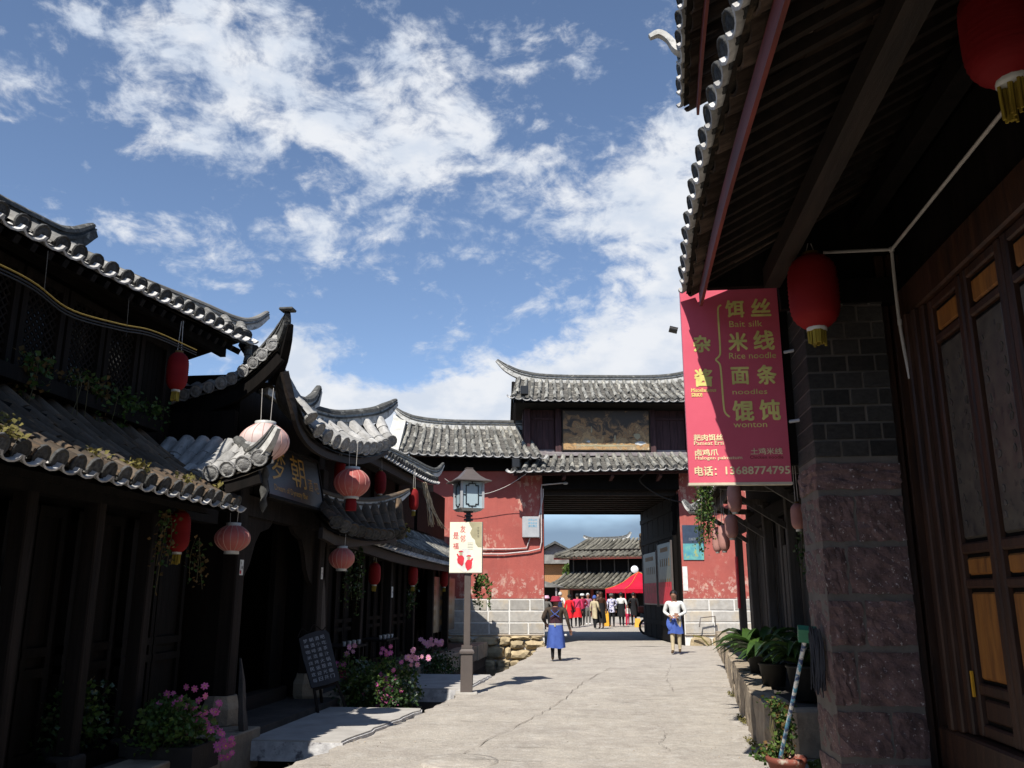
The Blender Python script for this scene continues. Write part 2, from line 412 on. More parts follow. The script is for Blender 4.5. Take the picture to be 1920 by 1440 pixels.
def red_wall_mat():
    m = make_mat('red_wall', (0.40, 0.100, 0.080), (0.33, 0.085, 0.070), scale=1.6, rough=0.92, bump=0.3, bscale=22, detail=8)
    t = m.node_tree
    L = t.links.new
    bs = t.nodes['Principled BSDF']
    src = bs.inputs['Base Color'].links[0].from_socket
    tcn = t.nodes.new('ShaderNodeTexCoord')

    def noise(s, stretch=(1, 1, 1), loc=(0, 0, 0), d=8, r=0.68):
        mp = t.nodes.new('ShaderNodeMapping')
        mp.inputs['Scale'].default_value = stretch
        mp.inputs['Location'].default_value = loc
        L(tcn.outputs['Object'], mp.inputs['Vector'])
        n = t.nodes.new('ShaderNodeTexNoise')
        n.inputs['Scale'].default_value = s
        n.inputs['Detail'].default_value = d
        n.inputs['Roughness'].default_value = r
        L(mp.outputs[0], n.inputs['Vector'])
        return n.outputs['Fac']

    def mr(x, a, b, c=0.0, d=1.0):
        n = t.nodes.new('ShaderNodeMapRange')
        L(x, n.inputs['Value'])
        for k, y in zip(('From Min', 'From Max', 'To Min', 'To Max'), (a, b, c, d)):
            n.inputs[k].default_value = y
        return n.outputs['Result']

    def mul(a, b):
        n = t.nodes.new('ShaderNodeMath')
        n.operation = 'MULTIPLY'
        L(a, n.inputs[0])
        L(b, n.inputs[1])
        return n.outputs[0]

    def mix(f, a, b):
        n = t.nodes.new('ShaderNodeMix')
        n.data_type = 'RGBA'
        L(f, n.inputs['Factor'])
        for k, x in (('A', a), ('B', b)):
            if isinstance(x, tuple):
                n.inputs[k].default_value = (*x, 1)
            else:
                L(x, n.inputs[k])
        return n.outputs['Result']
    # peeled paint with a shape of its own: patches of flakes
    patch = mr(noise(0.55, loc=(4, 2, 7), d=2), 0.53, 0.62)
    flake = mr(noise(7.0, (1, 1, 0.6)), 0.53, 0.58)
    out = mix(mul(patch, flake), src, (0.52, 0.30, 0.23))
    drip = mr(noise(4.0, (1, 1, 0.10), (2, 2, 2)), 0.57, 0.72, 0, 0.55)
    out = mix(drip, out, (0.52, 0.22, 0.17))
    sp = t.nodes.new('ShaderNodeSeparateXYZ')
    L(tcn.outputs['Object'], sp.inputs[0])
    low = mr(sp.outputs[2], 2.3, 1.45)
    low.node.clamp = True
    out = mix(mul(low, mr(noise(5.0, (1, 1, 1), (3, 8, 1)), 0.54, 0.60)), out, (0.56, 0.42, 0.35))
    stk = mr(noise(5.0, (1, 1, 0.05), (7, 3, 1)), 0.55, 0.75, 0, 0.5)
    out = mix(stk, out, (0.24, 0.07, 0.06))
    dust = mr(noise(1.1, (1, 1, 1), (9, 1, 3)), 0.52, 0.75, 0, 0.4)
    out = mix(dust, out, (0.42, 0.19, 0.165))
    L(out, bs.inputs['Base Color'])
    return m


M['red_wall'] = red_wall_mat()


def painting_mat():
    m = bpy.data.materials.new('old_painting')
    m.use_nodes = True
    t = m.node_tree
    L = t.links.new
    bs = t.nodes['Principled BSDF']
    bs.inputs['Roughness'].default_value = 0.5
    tcn = t.nodes.new('ShaderNodeTexCoord')
    g = t.nodes.new('ShaderNodeSeparateXYZ')
    L(tcn.outputs['Generated'], g.inputs[0])
    n = t.nodes.new('ShaderNodeTexNoise')
    n.inputs['Scale'].default_value = 2.6
    n.inputs['Detail'].default_value = 9
    n.inputs['Roughness'].default_value = 0.68
    n.inputs['Distortion'].default_value = 0.7
    L(tcn.outputs['Object'], n.inputs['Vector'])
    a = t.nodes.new('ShaderNodeMath')
    a.operation = 'MULTIPLY_ADD'
    L(g.outputs[2], a.inputs[0])
    a.inputs[1].default_value = -0.32
    L(n.outputs['Fac'], a.inputs[2])
    r = t.nodes.new('ShaderNodeValToRGB')
    cr = r.color_ramp
    cr.elements[0].position = 0.22
    cr.elements[0].color = (0.05, 0.036, 0.026, 1)
    cr.elements[1].position = 0.62
    cr.elements[1].color = (0.75, 0.58, 0.36, 1)
    for p, c in ((0.28, (0.12, 0.075, 0.04, 1)), (0.34, (0.40, 0.21, 0.08, 1)), (0.39, (0.20, 0.13, 0.07, 1)), (0.45, (0.52, 0.31, 0.13, 1)), (0.52, (0.30, 0.22, 0.13, 1))):
        e = cr.elements.new(p)
        e.color = c
    L(a.outputs[0], r.inputs[0])
    L(r.outputs[0], bs.inputs['Base Color'])
    return m


M['painting'] = painting_mat()

# ------------------------------------------------------------------ builders
WM = {}


def reg(o, m):
    WM[o.name] = m.copy()
    return o


def attach(o, parent):
    """parent o, whose basis matrix is meant in world space"""
    if parent is not None:
        o.parent = parent
        o.matrix_parent_inverse = WM[parent.name].inverted()


def tag(o, label=None, cat=None, group=None, kind=None):
    if label:
        o['label'] = label
    if cat:
        o['category'] = cat
    if group:
        o['group'] = group
    if kind:
        o['kind'] = kind
    return o


def thing(name, label, cat, loc=(0, 0, 0), rotz=0.0, group=None):
    o = bpy.data.objects.new(name, None)
    o.empty_display_size = 0.2
    o.location = loc
    o.rotation_euler = (0, 0, rotz)
    col.objects.link(o)
    reg(o, Matrix.Translation(loc) @ Matrix.Rotation(rotz, 4, 'Z'))
    return tag(o, label, cat, group)


class MB:
    def __init__(self, xf=None):
        self.v = []
        self.f = []
        self.mi = []
        self.sm = []
        self.xf = xf
        self.cur = 0

    def add(self, vs, fs, smooth=False):
        b = len(self.v)
        self.v += [V(p) for p in vs]
        for f in fs:
            self.f.append([b + i for i in f])
            self.mi.append(self.cur)
            self.sm.append(smooth)

    def box(self, x0, x1, y0, y1, z0, z1, jit=0.0):
        vs = [V((x, y, z)) for z in (z0, z1) for x, y in ((x0, y0), (x1, y0), (x1, y1), (x0, y1))]
        if jit:
            vs = [p + V((rnd.uniform(-jit, jit), rnd.uniform(-jit, jit), rnd.uniform(-jit, jit))) for p in vs]
        self.add(vs, [(3, 2, 1, 0), (4, 5, 6, 7), (0, 1, 5, 4), (1, 2, 6, 5), (2, 3, 7, 6), (3, 0, 4, 7)])
        return self

    def bev(self, x0, x1, y0, y1, z0, z1, b=0.01, jit=0.0):
        """box with chamfered edges"""
        bm = bmesh.new()
        bmesh.ops.create_cube(bm, size=1.0)
        for q in bm.verts:
            q.co = V(((x0 + x1) / 2 + q.co.x * (x1 - x0), (y0 + y1) / 2 + q.co.y * (y1 - y0), (z0 + z1) / 2 + q.co.z * (z1 - z0)))
            if jit:
                q.co += V((rnd.uniform(-jit, jit), rnd.uniform(-jit, jit), rnd.uniform(-jit, jit)))
        bmesh.ops.bevel(bm, geom=list(bm.edges), offset=b, segments=1, affect='EDGES')
        bm.verts.index_update()
        self.add([q.co.copy() for q in bm.verts], [[q.index for q in f.verts] for f in bm.faces])
        bm.free()
        return self

    def bar(self, a, b, wd, ht, up=(0, 0, 1), w2=None, h2=None):
        """straight bar of rectangular section from a to b"""
        a, b = V(a), V(b)
        d = (b - a).normalized()
        u = V(up)
        if abs(d.dot(u)) > 0.98:
            u = V((0, 1, 0))
        s = d.cross(u).normalized()
        u = s.cross(d)
        vs = []
        for p, ww, hh in ((a, wd, ht), (b, w2 or wd, h2 or ht)):
            for i, j in ((-1, -1), (1, -1), (1, 1), (-1, 1)):
                vs.append(p + s * (i * ww / 2) + u * (j * hh / 2))
        self.add(vs, [(0, 1, 2, 3), (7, 6, 5, 4), (0, 4, 5, 1), (1, 5, 6, 2), (2, 6, 7, 3), (3, 7, 4, 0)])
        return self

    def tube(self, pts, r, n=8, cap=True):
        pts = [V(p) for p in pts]
        rr = r if isinstance(r, (list, tuple)) else [r] * len(pts)
        rings = []
        prev = None
        for i, p in enumerate(pts):
            d = (pts[min(i + 1, len(pts) - 1)] - pts[max(i - 1, 0)]).normalized()
            u = prev if prev is not None else (V((0, 0, 1)) if abs(d.z) < 0.9 else V((1, 0, 0)))
            s = d.cross(u)
            s.normalize()
            u = s.cross(d).normalized()
            prev = u
            rings.append([p + (s * math.cos(2 * PI * k / n) + u * math.sin(2 * PI * k / n)) * rr[i] for k in range(n)])
        vs = [q for g in rings for q in g]
        fs = []
        for i in range(len(pts) - 1):
            for k in range(n):
                fs.append((i * n + k, i * n + (k + 1) % n, (i + 1) * n + (k + 1) % n, (i + 1) * n + k))
        self.add(vs, fs, True)
        if cap:
            self.add(rings[0], [list(range(n))[::-1]])
            self.add(rings[-1], [list(range(n))])
        return self

    def lathe(self, prof, c, n=16, mat=None, smooth=True, sx=1.0, sy=1.0, ax=None):
        """prof: (radius, height) pairs round a vertical axis at c"""
        c = V(c)
        vs = []
        for r, z in prof:
            for k in range(n):
                a = 2 * PI * k / n
                p = V((r * math.cos(a) * sx, r * math.sin(a) * sy, z))
                if ax is not None:
                    p = ax @ p
                vs.append(c + p)
        fs = []
        for i in range(len(prof) - 1):
            for k in range(n):
                fs.append((i * n + k, i * n + (k + 1) % n, (i + 1) * n + (k + 1) % n, (i + 1) * n + k))
        self.add(vs, fs, smooth)
        if prof[0][0] > 1e-4:
            self.add(vs[:n], [list(range(n))[::-1]])
        if prof[-1][0] > 1e-4:
            self.add(vs[-n:], [list(range(n))])
        return self

    def prism(self, poly, axis, a, b):
        """polygon extruded along axis 'x','y' or 'z' between a and b; poly in the two other axes in order"""
        def P(u, w_, t):
            return {'x': V((t, u, w_)), 'y': V((u, t, w_)), 'z': V((u, w_, t))}[axis]
        n = len(poly)
        vs = [P(u, w_, a) for u, w_ in poly] + [P(u, w_, b) for u, w_ in poly]
        fs = [list(range(n))[::-1], list(range(n, 2 * n))] + [(i, (i + 1) % n, n + (i + 1) % n, n + i) for i in range(n)]
        self.add(vs, fs)
        return self

    def sweep(self, pts, prof, scales=None, up=(0, 0, 1), cap=True, smooth=False):
        """closed section (side, up) swept along pts"""
        pts = [V(p) for p in pts]
        n = len(prof)
        rings = []
        for i, p in enumerate(pts):
            d = (pts[min(i + 1, len(pts) - 1)] - pts[max(i - 1, 0)]).normalized()
            u = V(up)
            s = d.cross(u)
            if s.length < 0.15:
                s = V((1, 0, 0))
            s.normalize()
            u2 = s.cross(d).normalized()
            k = poly_scale(scales, i / max(len(pts) - 1, 1)) if scales else 1.0
            rings.append([p + s * (a * k) + u2 * (b * k) for a, b in prof])
        vs = [q for g in rings for q in g]
        fs = []
        for i in range(len(pts) - 1):
            for k in range(n):
                fs.append((i * n + k, i * n + (k + 1) % n, (i + 1) * n + (k + 1) % n, (i + 1) * n + k))
        self.add(vs, fs, smooth)
        if cap:
            self.add(rings[0], [list(range(n))[::-1]])
            self.add(rings[-1], [list(range(n))])
        return self

    def mesh(self, name, mats):
        me = bpy.data.meshes.new(name)
        vs = [self.xf @ p for p in self.v] if self.xf is not None else self.v
        me.from_pydata([tuple(p) for p in vs], [], self.f)
        for m in (mats if isinstance(mats, (list, tuple)) else [mats]):
            me.materials.append(M[m])
        me.polygons.foreach_set('material_index', self.mi)
        me.polygons.foreach_set('use_smooth', self.sm)
        bm = bmesh.new()
        bm.from_mesh(me)
        bmesh.ops.recalc_face_normals(bm, faces=bm.faces)
        bm.to_mesh(me)
        bm.free()
        me.update()
        return me

    def build(self, name, mats, parent=None, kind=None, label=None):
        o = bpy.data.objects.new(name, self.mesh(name, mats))
        col.objects.link(o)
        reg(o, Matrix.Identity(4))
        attach(o, parent)
        if kind:
            o['kind'] = kind
        if label:
            o['label'] = label
        return o


def inst(name, me, mtx, parent):
    o = bpy.data.objects.new(name, me)
    col.objects.link(o)
    o.matrix_basis = mtx
    reg(o, mtx)
    attach(o, parent)
    return o


def struct(o):
    o['kind'] = 'structure'
    return o


def poly_at(P, s):
    P = [V(p) for p in P]
    L = [0.0]
    for a, b in zip(P, P[1:]):
        L.append(L[-1] + (b - a).length)
    t = s * L[-1]
    if s <= 0:
        return P[0] + (P[1] - P[0]) * (t / max(L[1], 1e-6))
    for i in range(len(P) - 1):
        if t <= L[i + 1] + 1e-9:
            return P[i].lerp(P[i + 1], (t - L[i]) / max(L[i + 1] - L[i], 1e-6))
    return P[-1] + (P[-1] - P[-2]).normalized() * (t - L[-1])


def smooth_curve(P, n):
    """Catmull-Rom through P, n samples"""
    P = [V(p) for p in P]
    Q = [P[0] * 2 - P[1]] + P + [P[-1] * 2 - P[-2]]
    out = []
    for k in range(n):
        t = k / (n - 1) * (len(P) - 1)
        i = min(int(t), len(P) - 2)
        u = t - i
        a, b, c, d = Q[i], Q[i + 1], Q[i + 2], Q[i + 3]
        out.append(0.5 * ((2 * b) + (c - a) * u + (2 * a - 5 * b + 4 * c - d) * u * u + (3 * b - a - 3 * c + d) * u ** 3))
    return out


# shared tile meshes: unit half pipe along +Y, radius 1, bulge towards +Z
def tile_mesh(name, mat, seg=6, inner=0.80, lo=1.05, hi=0.93):
    b = MB()
    def arc(r, y, dz=0.0):
        return [V((-r * math.cos(PI * k / seg), y, r * math.sin(PI * k / seg) + dz)) for k in range(seg + 1)]
    o0, o1 = arc(lo, 0), arc(hi, 1)
    i0, i1 = arc(lo * inner, 0), arc(hi * inner, 1)
    n = seg + 1
    q = [(k, k + 1, n + k + 1, n + k) for k in range(seg)]
    b.add(o0 + o1, q, True)
    b.add(i0 + i1, [f[::-1] for f in q], True)
    b.add(o0 + i0, [(k, n + k, n + k + 1, k + 1) for k in range(seg)])
    b.add(o1 + i1, [(k, k + 1, n + k + 1, n + k) for k in range(seg)])
    me = bpy.data.meshes.new(name)
    me.from_pydata([tuple(p) for p in b.v], [], b.f)
    me.materials.append(M[mat])
    me.polygons.foreach_set('use_smooth', b.sm)
    me.update()
    return me


def disc_mesh(name, mat, n=12):
    b = MB()
    prof = [(0.0, 0.0), (0.62, 0.0), (0.70, -0.06), (0.86, -0.06), (0.9, 0.02), (1.04, 0.02), (1.06, -0.04), (1.06, -0.28), (0.0, -0.28)]
    b.lathe(prof, (0, 0, 0), n, ax=Matrix.Rotation(PI / 2, 3, 'X'))   # faces -Y
    return b.mesh(name, mat)


TILE = {}
for k in ('tile', 'tile_dark', 'tile_grey', 'tile_under', 'tile_lip', 'tile_moss', 'tile_pale'):
    TILE[k] = tile_mesh('half_round_' + k, k)
DISC = {'tile_end': disc_mesh('round_tile_end', 'tile_end'), 'end_pale': disc_mesh('round_tile_end', 'end_pale')}


def tile_roof(parent, eave, top, rows, per, r, sag=0.06, mat='tile', pan='pan', caps=True, lips=True, lip_mat='tile_lip',
              part='roof', jit=0.012, pan_objects=None, thick=0.05, lift=0.25, s0=0.0, s1=1.0, skip=0.0, cap_mat='tile_end'):
    """rows of half-round cover tiles over pan tiles between an eave line and a top line"""
    eave = [V(p) for p in eave]
    top = [V(p) for p in top]

    def fr(s, t):
        E, T = poly_at(eave, s), poly_at(top, s)
        return E.lerp(T, t) - V((0, 0, 1)) * (sag * 4 * t * (1 - t))

    def frame(s, t0, t1):
        p0, p1 = fr(s, t0), fr(s, t1)
        yv = (p1 - p0)
        L = yv.length
        yv.normalize()
        side = (fr(min(s + 0.01, 1.0), (t0 + t1) / 2) - fr(max(s - 0.01, 0.0), (t0 + t1) / 2)).normalized()
        zv = side.cross(yv).normalized()
        if zv.z < 0:
            zv = -zv
        xv = yv.cross(zv).normalized()
        return p0, xv, yv, zv, L

    # pans and deck : one mesh
    b = MB()
    gaps = rows + 1
    steps = max(per * 2, 4)
    wid = (poly_at(eave, 1.0) - poly_at(eave, 0.0)).length / rows
    for g in range(gaps):
        sc = s0 + (s1 - s0) * (g / rows)
        sa, sb = max(sc - 0.5 / rows, 0), min(sc + 0.5 / rows, 1)
        for k in range(steps):
            t0, t1 = k / steps, (k + 1) / steps
            zl = 0.012
            vs = []
            for tt, dz in ((t0, zl), (t1, 0.0)):
                for q in range(5):
                    ss = sa + (sb - sa) * q / 4
                    vs.append(fr(ss, tt) + V((0, 0, dz - 0.32 * r * (1 - ((q - 2) / 2) ** 2))))
            b.add(vs, [(q, q + 1, 6 + q, 5 + q) for q in range(4)], False)
            b.add([vs[q] for q in range(5)] + [vs[q] - V((0, 0, 0.02)) for q in range(5)], [(q, 5 + q, 6 + q, q + 1) for q in range(4)])
        vs = []
        for tt in (0.0, 0.5, 1.0):
            for ss in (sa, sb):
                vs.append(fr(ss, tt) - V((0, 0, 0.32 * r + thick)))
        b.add(vs, [(0, 2, 3, 1), (2, 4, 5, 3)])
    roof = b.build(part, pan, parent)
    for i in range(rows):
        s = s0 + (s1 - s0) * (i + 0.5) / rows
        for j in range(per):
            if skip and rnd.random() < skip:
                continue
            t0 = j / per
            t1 = min((j + 1) / per + 0.05 / per, 1.02)
            p0, xv, yv, zv, L = frame(s, t0, t1)
            jx = rnd.uniform(-jit, jit)
            p = p0 + xv * jx + zv * (lift * r + rnd.uniform(-0.004, 0.006) + 0.006)
            sc = r * rnd.uniform(0.95, 1.05)
            yv2 = (yv + xv * rnd.uniform(-jit, jit) * 1.5 + zv * (0.02 + rnd.uniform(-0.01, 0.02))).normalized()
            xv2 = yv2.cross(zv).normalized()
            zv2 = xv2.cross(yv2).normalized()
            m = Matrix((
                (xv2.x * sc, yv2.x * L, zv2.x * sc, p.x),
                (xv2.y * sc, yv2.y * L, zv2.y * sc, p.y),
                (xv2.z * sc, yv2.z * L, zv2.z * sc, p.z),
                (0, 0, 0, 1)))
            inst('roof_tile', TILE[mat], m, roof)
        if caps:
            p0, xv, yv, zv, L = frame(s, 0.0, 0.1)
            p = p0 + zv * (lift * r + 0.30 * r) - yv * 0.012 + xv * rnd.uniform(-jit, jit)
            sc = r * rnd.uniform(0.95, 1.04)
            ydir = (yv + V((0, 0, rnd.uniform(-0.15, 0.05)))).normalized()
            xd = ydir.cross(zv).normalized()
            zd = xd.cross(ydir)
            m = Matrix(((xd.x * sc, ydir.x * r, zd.x * sc, p.x), (xd.y * sc, ydir.y * r, zd.y * sc, p.y), (xd.z * sc, ydir.z * r, zd.z * sc, p.z), (0, 0, 0, 1)))
            inst('tile_end', DISC[cap_mat], m, roof)
    if lips or pan_objects:
        me = TILE[lip_mat]
        for i in range(rows + 1):
            s = min(max(s0 + (s1 - s0) * i / rows, 0.003), 0.997)
            rp = wid * 0.5
            if lips:
                p0, xv, yv, zv, L = frame(s, 0.0, 0.1)
                p = p0 - yv * 0.05 + zv * (rp * 0.34 - 0.32 * r + 0.014)
                m = Matrix(((xv.x * rp, yv.x * 0.14, -zv.x * rp * 0.6, p.x), (xv.y * rp, yv.y * 0.14, -zv.y * rp * 0.6, p.y), (xv.z * rp, yv.z * 0.14, -zv.z * rp * 0.6, p.z), (0, 0, 0, 1)))
                inst('drip_tile', me, m, roof)
            if pan_objects:
                for j in range(per):
                    p0, xv, yv, zv, L = frame(s, j / per, min((j + 1) / per + 0.03, 1))
                    p = p0 - zv * (0.32 * r + 0.055 + rnd.uniform(-0.008, 0.008)) + zv * rp * 0.4 + xv * rnd.uniform(-0.01, 0.01)
                    q = rp * 1.02
                    m = Matrix(((xv.x * q, yv.x * L, -zv.x * q * 0.62, p.x), (xv.y * q, yv.y * L, -zv.y * q * 0.62, p.y), (xv.z * q, yv.z * L, -zv.z * q * 0.62, p.z), (0, 0, 0, 1)))
                    inst('pan_tile', TILE[pan_objects], m, roof)
    return roof


def ridge(parent, pts, wd=0.16, ht=0.20, scales=None, name='ridge', n=24, base='mortar', capm='ridge_dark', segs=True):
    """layered mortar ridge with a rounded tile cap, following pts; returns the part"""
    P = smooth_curve(pts, n)
    sc = [poly_scale(scales, k / (n - 1)) for k in range(n)] if scales else None
    b = MB()
    b.cur = 0
    b.sweep(P, [(-wd / 2, -ht * 0.6), (wd / 2, -ht * 0.6), (wd / 2, ht * 0.05), (-wd / 2, ht * 0.05)], sc)
    b.cur = 1
    b.sweep(P, [(-wd * 0.62, ht * 0.05), (wd * 0.62, ht * 0.05), (wd * 0.62, ht * 0.2), (-wd * 0.62, ht * 0.2)], sc)
    b.cur = 0
    b.sweep(P, [(-wd * 0.45, ht * 0.2), (wd * 0.45, ht * 0.2), (wd * 0.45, ht * 0.42), (-wd * 0.45, ht * 0.42)], sc)
    b.cur = 1
    b.sweep(P, [(-wd * 0.62, ht * 0.40), (wd * 0.62, ht * 0.40), (wd * 0.55, ht * 0.62), (wd * 0.3, ht * 0.78), (-wd * 0.3, ht * 0.78), (-wd * 0.55, ht * 0.62)], sc)
    return b.build(name, [base, capm], parent)


def poly_scale(sc, t):
    x = t * (len(sc) - 1)
    i = min(int(x), len(sc) - 2)
    return sc[i] + (sc[i + 1] - sc[i]) * (x - i)


_text_cache = {}


def text_geo(body, bold=0.0):
    k = (body, bold)
    if k in _text_cache:
        return _text_cache[k]
    c = bpy.data.curves.new('txt', 'FONT')
    c.body = body
    c.size = 1.0
    c.offset = bold
    c.resolution_u = 2
    c.align_x = 'LEFT'
    o = bpy.data.objects.new('txt', c)
    col.objects.link(o)
    dg = bpy.context.evaluated_depsgraph_get()
    me = bpy.data.meshes.new_from_object(o.evaluated_get(dg))
    vs = [p.co.copy() for p in me.vertices]
    fs = [list(p.vertices) for p in me.polygons]
    bpy.data.objects.remove(o)
    bpy.data.meshes.remove(me)
    bpy.data.curves.remove(c)
    if vs:
        x0, x1 = min(p.x for p in vs), max(p.x for p in vs)
        y0, y1 = min(p.y for p in vs), max(p.y for p in vs)
    else:
        x0 = x1 = y0 = y1 = 0
    _text_cache[k] = (vs, fs, x0, x1, y0, y1)
    return _text_cache[k]


def text_on(b, body, org, right, up, x, y, wd, ht, bold=0.0):
    """flat lettering fitted into the rectangle x,y,wd,ht of the plane org/right/up, added to builder b;
    bold strokes are made of slightly shifted layers, each a hair above the last"""
    vs, fs, x0, x1, y0, y1 = text_geo(body, 0.0)
    if not vs:
        return
    org, right, up = V(org), V(right), V(up)
    nrm = right.cross(up)
    kx, ky = wd / max(x1 - x0, 1e-6), ht / max(y1 - y0, 1e-6)
    offs = [(0, 0)]
    if bold > 0.02:
        q = bold * 0.45 * ht
        offs = [(0, 0), (q, 0), (-q, 0), (0, q), (0, -q), (q * .7, q * .7), (-q * .7, -q * .7), (q * .7, -q * .7), (-q * .7, q * .7)]
    for i, (ox, oy) in enumerate(offs):
        b.add([org + right * (x + ox + (p.x - x0) * kx) + up * (y + oy + (p.y - y0) * ky) + nrm * (0.0002 * i) for p in vs], fs)


def leaf_cloud(b, pts, size, bend=0.25, slim=0.45, down=0.0, rng=rnd):
    """small folded leaf faces at pts"""
    for p in pts:
        p = V(p)
        d = V((rng.gauss(0, 1), rng.gauss(0, 1), rng.gauss(0, 0.7) - down)).normalized()
        u = V((rng.gauss(0, 1), rng.gauss(0, 1), rng.gauss(0, 1)))
        s = d.cross(u)
        if s.length < 1e-3:
            continue
        s.normalize()
        n = s.cross(d)
        L = size * rng.uniform(0.6, 1.3)
        W = L * slim
        a, m1, m2, e = p, p + d * L * 0.45 + s * W + n * L * bend * 0.4, p + d * L * 0.45 - s * W + n * L * bend * 0.4, p + d * L
        c = p + d * L * 0.5
        b.add([a, m1, e, m2, c], [(0, 1, 4), (1, 2, 4), (0, 4, 3), (4, 2, 3)])


def in_ellipsoid(c, r, n, rng=rnd, shell=0.0):
    out = []
    while len(out) < n:
        q = V((rng.uniform(-1, 1), rng.uniform(-1, 1), rng.uniform(-1, 1)))
        if q.length > 1 or q.length < shell:
            continue
        out.append(V(c) + V((q.x * r[0], q.y * r[1], q.z * r[2])))
    return out

# ------------------------------------------------------------------ ground, road, ditch, terraces
b = MB()
b.add([(-1500, -300, -0.75), (1500, -300, -0.75), (1500, 3000, -0.75), (-1500, 3000, -0.75)], [(0, 1, 2, 3)])
struct(b.build('ground', 'earth'))

LEFT = [(-7, -3.15), (4, -3.1), (7.9, -3.04), (9.2, -2.84), (11.8, -2.58), (14, -2.45), (18.4, -2.30), (22.5, -2.15), (26.8, -2.25), (27.0, -2.3)]


def left_edge(y):
    for (y0, x0), (y1, x1) in zip(LEFT, LEFT[1:]):
        if y <= y1:
            return x0 + (x1 - x0) * (y - y0) / (y1 - y0)
    return LEFT[-1][1]


KERB = [(8.6, 1.55), (9.5, 1.52), (14.5, 1.95), (20, 2.5), (26.5, 3.05)]


def kerb_x(y):
    if y <= KERB[0][0]:
        return KERB[0][1]
    for (y0, x0), (y1, x1) in zip(KERB, KERB[1:]):
        if y <= y1:
            return x0 + (x1 - x0) * (y - y0) / (y1 - y0)
    return KERB[-1][1]


b = MB()
ys = []
y = -7.0
while y < 27.0:
    ys.append(y)
    y += 0.16 if 5 < y < 16 else 0.4
ys.append(27.0)
NX = 36
g = []
rg = random.Random(3)
for y in ys:
    x0 = left_edge(y) + rg.uniform(-0.05, 0.05)
    x1 = 6.0
    row = []
    for k in range(NX + 1):
        u = k / NX
        x = x0 + (x1 - x0) * u
        z = 0.012 * math.sin(x * 3.1 + y * 1.7) * math.sin(x * 1.3 - y * 2.3) + rg.uniform(-0.007, 0.007)
        row.append(V((x, y, z - (0.02 if k == 0 else 0))))
    g.append(row)
vs = [p for r_ in g for p in r_]
W1 = NX + 1
fs = [(i * W1 + k, i * W1 + k + 1, (i + 1) * W1 + k + 1, (i + 1) * W1 + k) for i in range(len(ys) - 1) for k in range(NX)]
b.add(vs, fs, True)
edge = [r_[0] for r_ in g]
low = [V((p.x + rg.uniform(-0.03, 0.08), p.y, -0.75)) for p in edge]
n = len(edge)
b.add(edge + low, [(i, i + 1, n + i + 1, n + i) for i in range(n - 1)])
road = struct(b.build('road', 'road'))

b = MB()
b.add([(-60, 27.02, -0.003), (60, 27.02, -0.003), (60, 130, -0.003), (-60, 130, -0.003)], [(0, 1, 2, 3)])
struct(b.build('plaza', 'road'))

# long joints and cracks in the worn paving, each a shallow irregular strip
for (pts, wd) in ([((-0.1, 19), (-0.55, 16), (-0.75, 13.5), (-1.0, 11.6), (-1.35, 9.6), (-1.6, 8.0)), 0.018],
                  [((0.55, 10.4), (0.45, 9.6), (0.5, 9.1)), 0.016],
                  [((1.2, 20), (0.95, 17), (0.9, 14.5)), 0.014]):
    P = smooth_curve([(p[0], p[1], 0.0) for p in pts], 40)
    b = MB()
    L_, R_ = [], []
    for p in P:
        q = wd * 0.38 * rg.uniform(0.1, 1.0)
        j = rg.uniform(-0.03, 0.03)
        zz = 0.012 * math.sin(p.x * 3.1 + p.y * 1.7) * math.sin(p.x * 1.3 - p.y * 2.3) + 0.013
        L_.append(V((p.x + j - q, p.y, zz)))
        R_.append(V((p.x + j + q, p.y, zz)))
    k = len(P)
    b.add(L_ + R_, [(i, k + i, k + i + 1, i + 1) for i in range(k - 1)])
    b.build('crack', 'crack', road)

# fine transverse joints, grit and crumbs lying on the paving
b = MB()
rj = random.Random(44)
for k in range(46):
    y = rj.uniform(7.6, 22)
    x0 = rj.uniform(left_edge(y) + .1, 1.2)
    L = rj.uniform(.3, 1.3)
    n_ = 9
    A_, B_ = [], []
    for i in range(n_):
        x = x0 + L * i / (n_ - 1)
        if x > 1.9:
            break
        yy = y + rj.uniform(-.02, .02)
        zz = 0.012 * math.sin(x * 3.1 + yy * 1.7) * math.sin(x * 1.3 - yy * 2.3) + 0.0125
        hw_ = rj.uniform(.002, .007)
        A_.append(V((x, yy - hw_, zz)))
        B_.append(V((x, yy + hw_, zz)))
    k_ = len(A_)
    if k_ > 2:
        b.add(A_ + B_, [(i, i + 1, k_ + i + 1, k_ + i) for i in range(k_ - 1)])
b.build('fine_joints', 'crack', road, kind='stuff')
b = MB()
for k in range(620):
    y = 7.4 + 14 * rj.random() ** 1.5
    u = rj.random()
    x = left_edge(y) + .05 + abs(rj.gauss(0, .35)) if u < .35 else (kerb_x(y) - .14 - abs(rj.gauss(0, .22)) if u < .75 else rj.uniform(left_edge(y), 1.6))
    s_ = rj.uniform(.004, .013)
    zz = 0.012 * math.sin(x * 3.1 + y * 1.7) * math.sin(x * 1.3 - y * 2.3) + 0.006
    b.add([V((x + rj.uniform(-1, 1) * s_, y + rj.uniform(-1, 1) * s_, zz + rj.uniform(0, 1) * s_)) for _ in range(4)], [(0, 1, 2), (0, 2, 3), (0, 3, 1), (1, 3, 2)])
b.build('grit', 'stone_kerb', road, kind='stuff')

c = MB().lathe([(0.0, 0.016), (0.28, 0.016), (0.29, 0.012), (0.30, 0.016), (0.36, 0.014), (0.37, -0.02)], (-1.45, 8.35, 0), 32).build('manhole_cover', 'road')
tag(c, 'round pale cover set flush in the paving near the ditch', 'manhole cover')

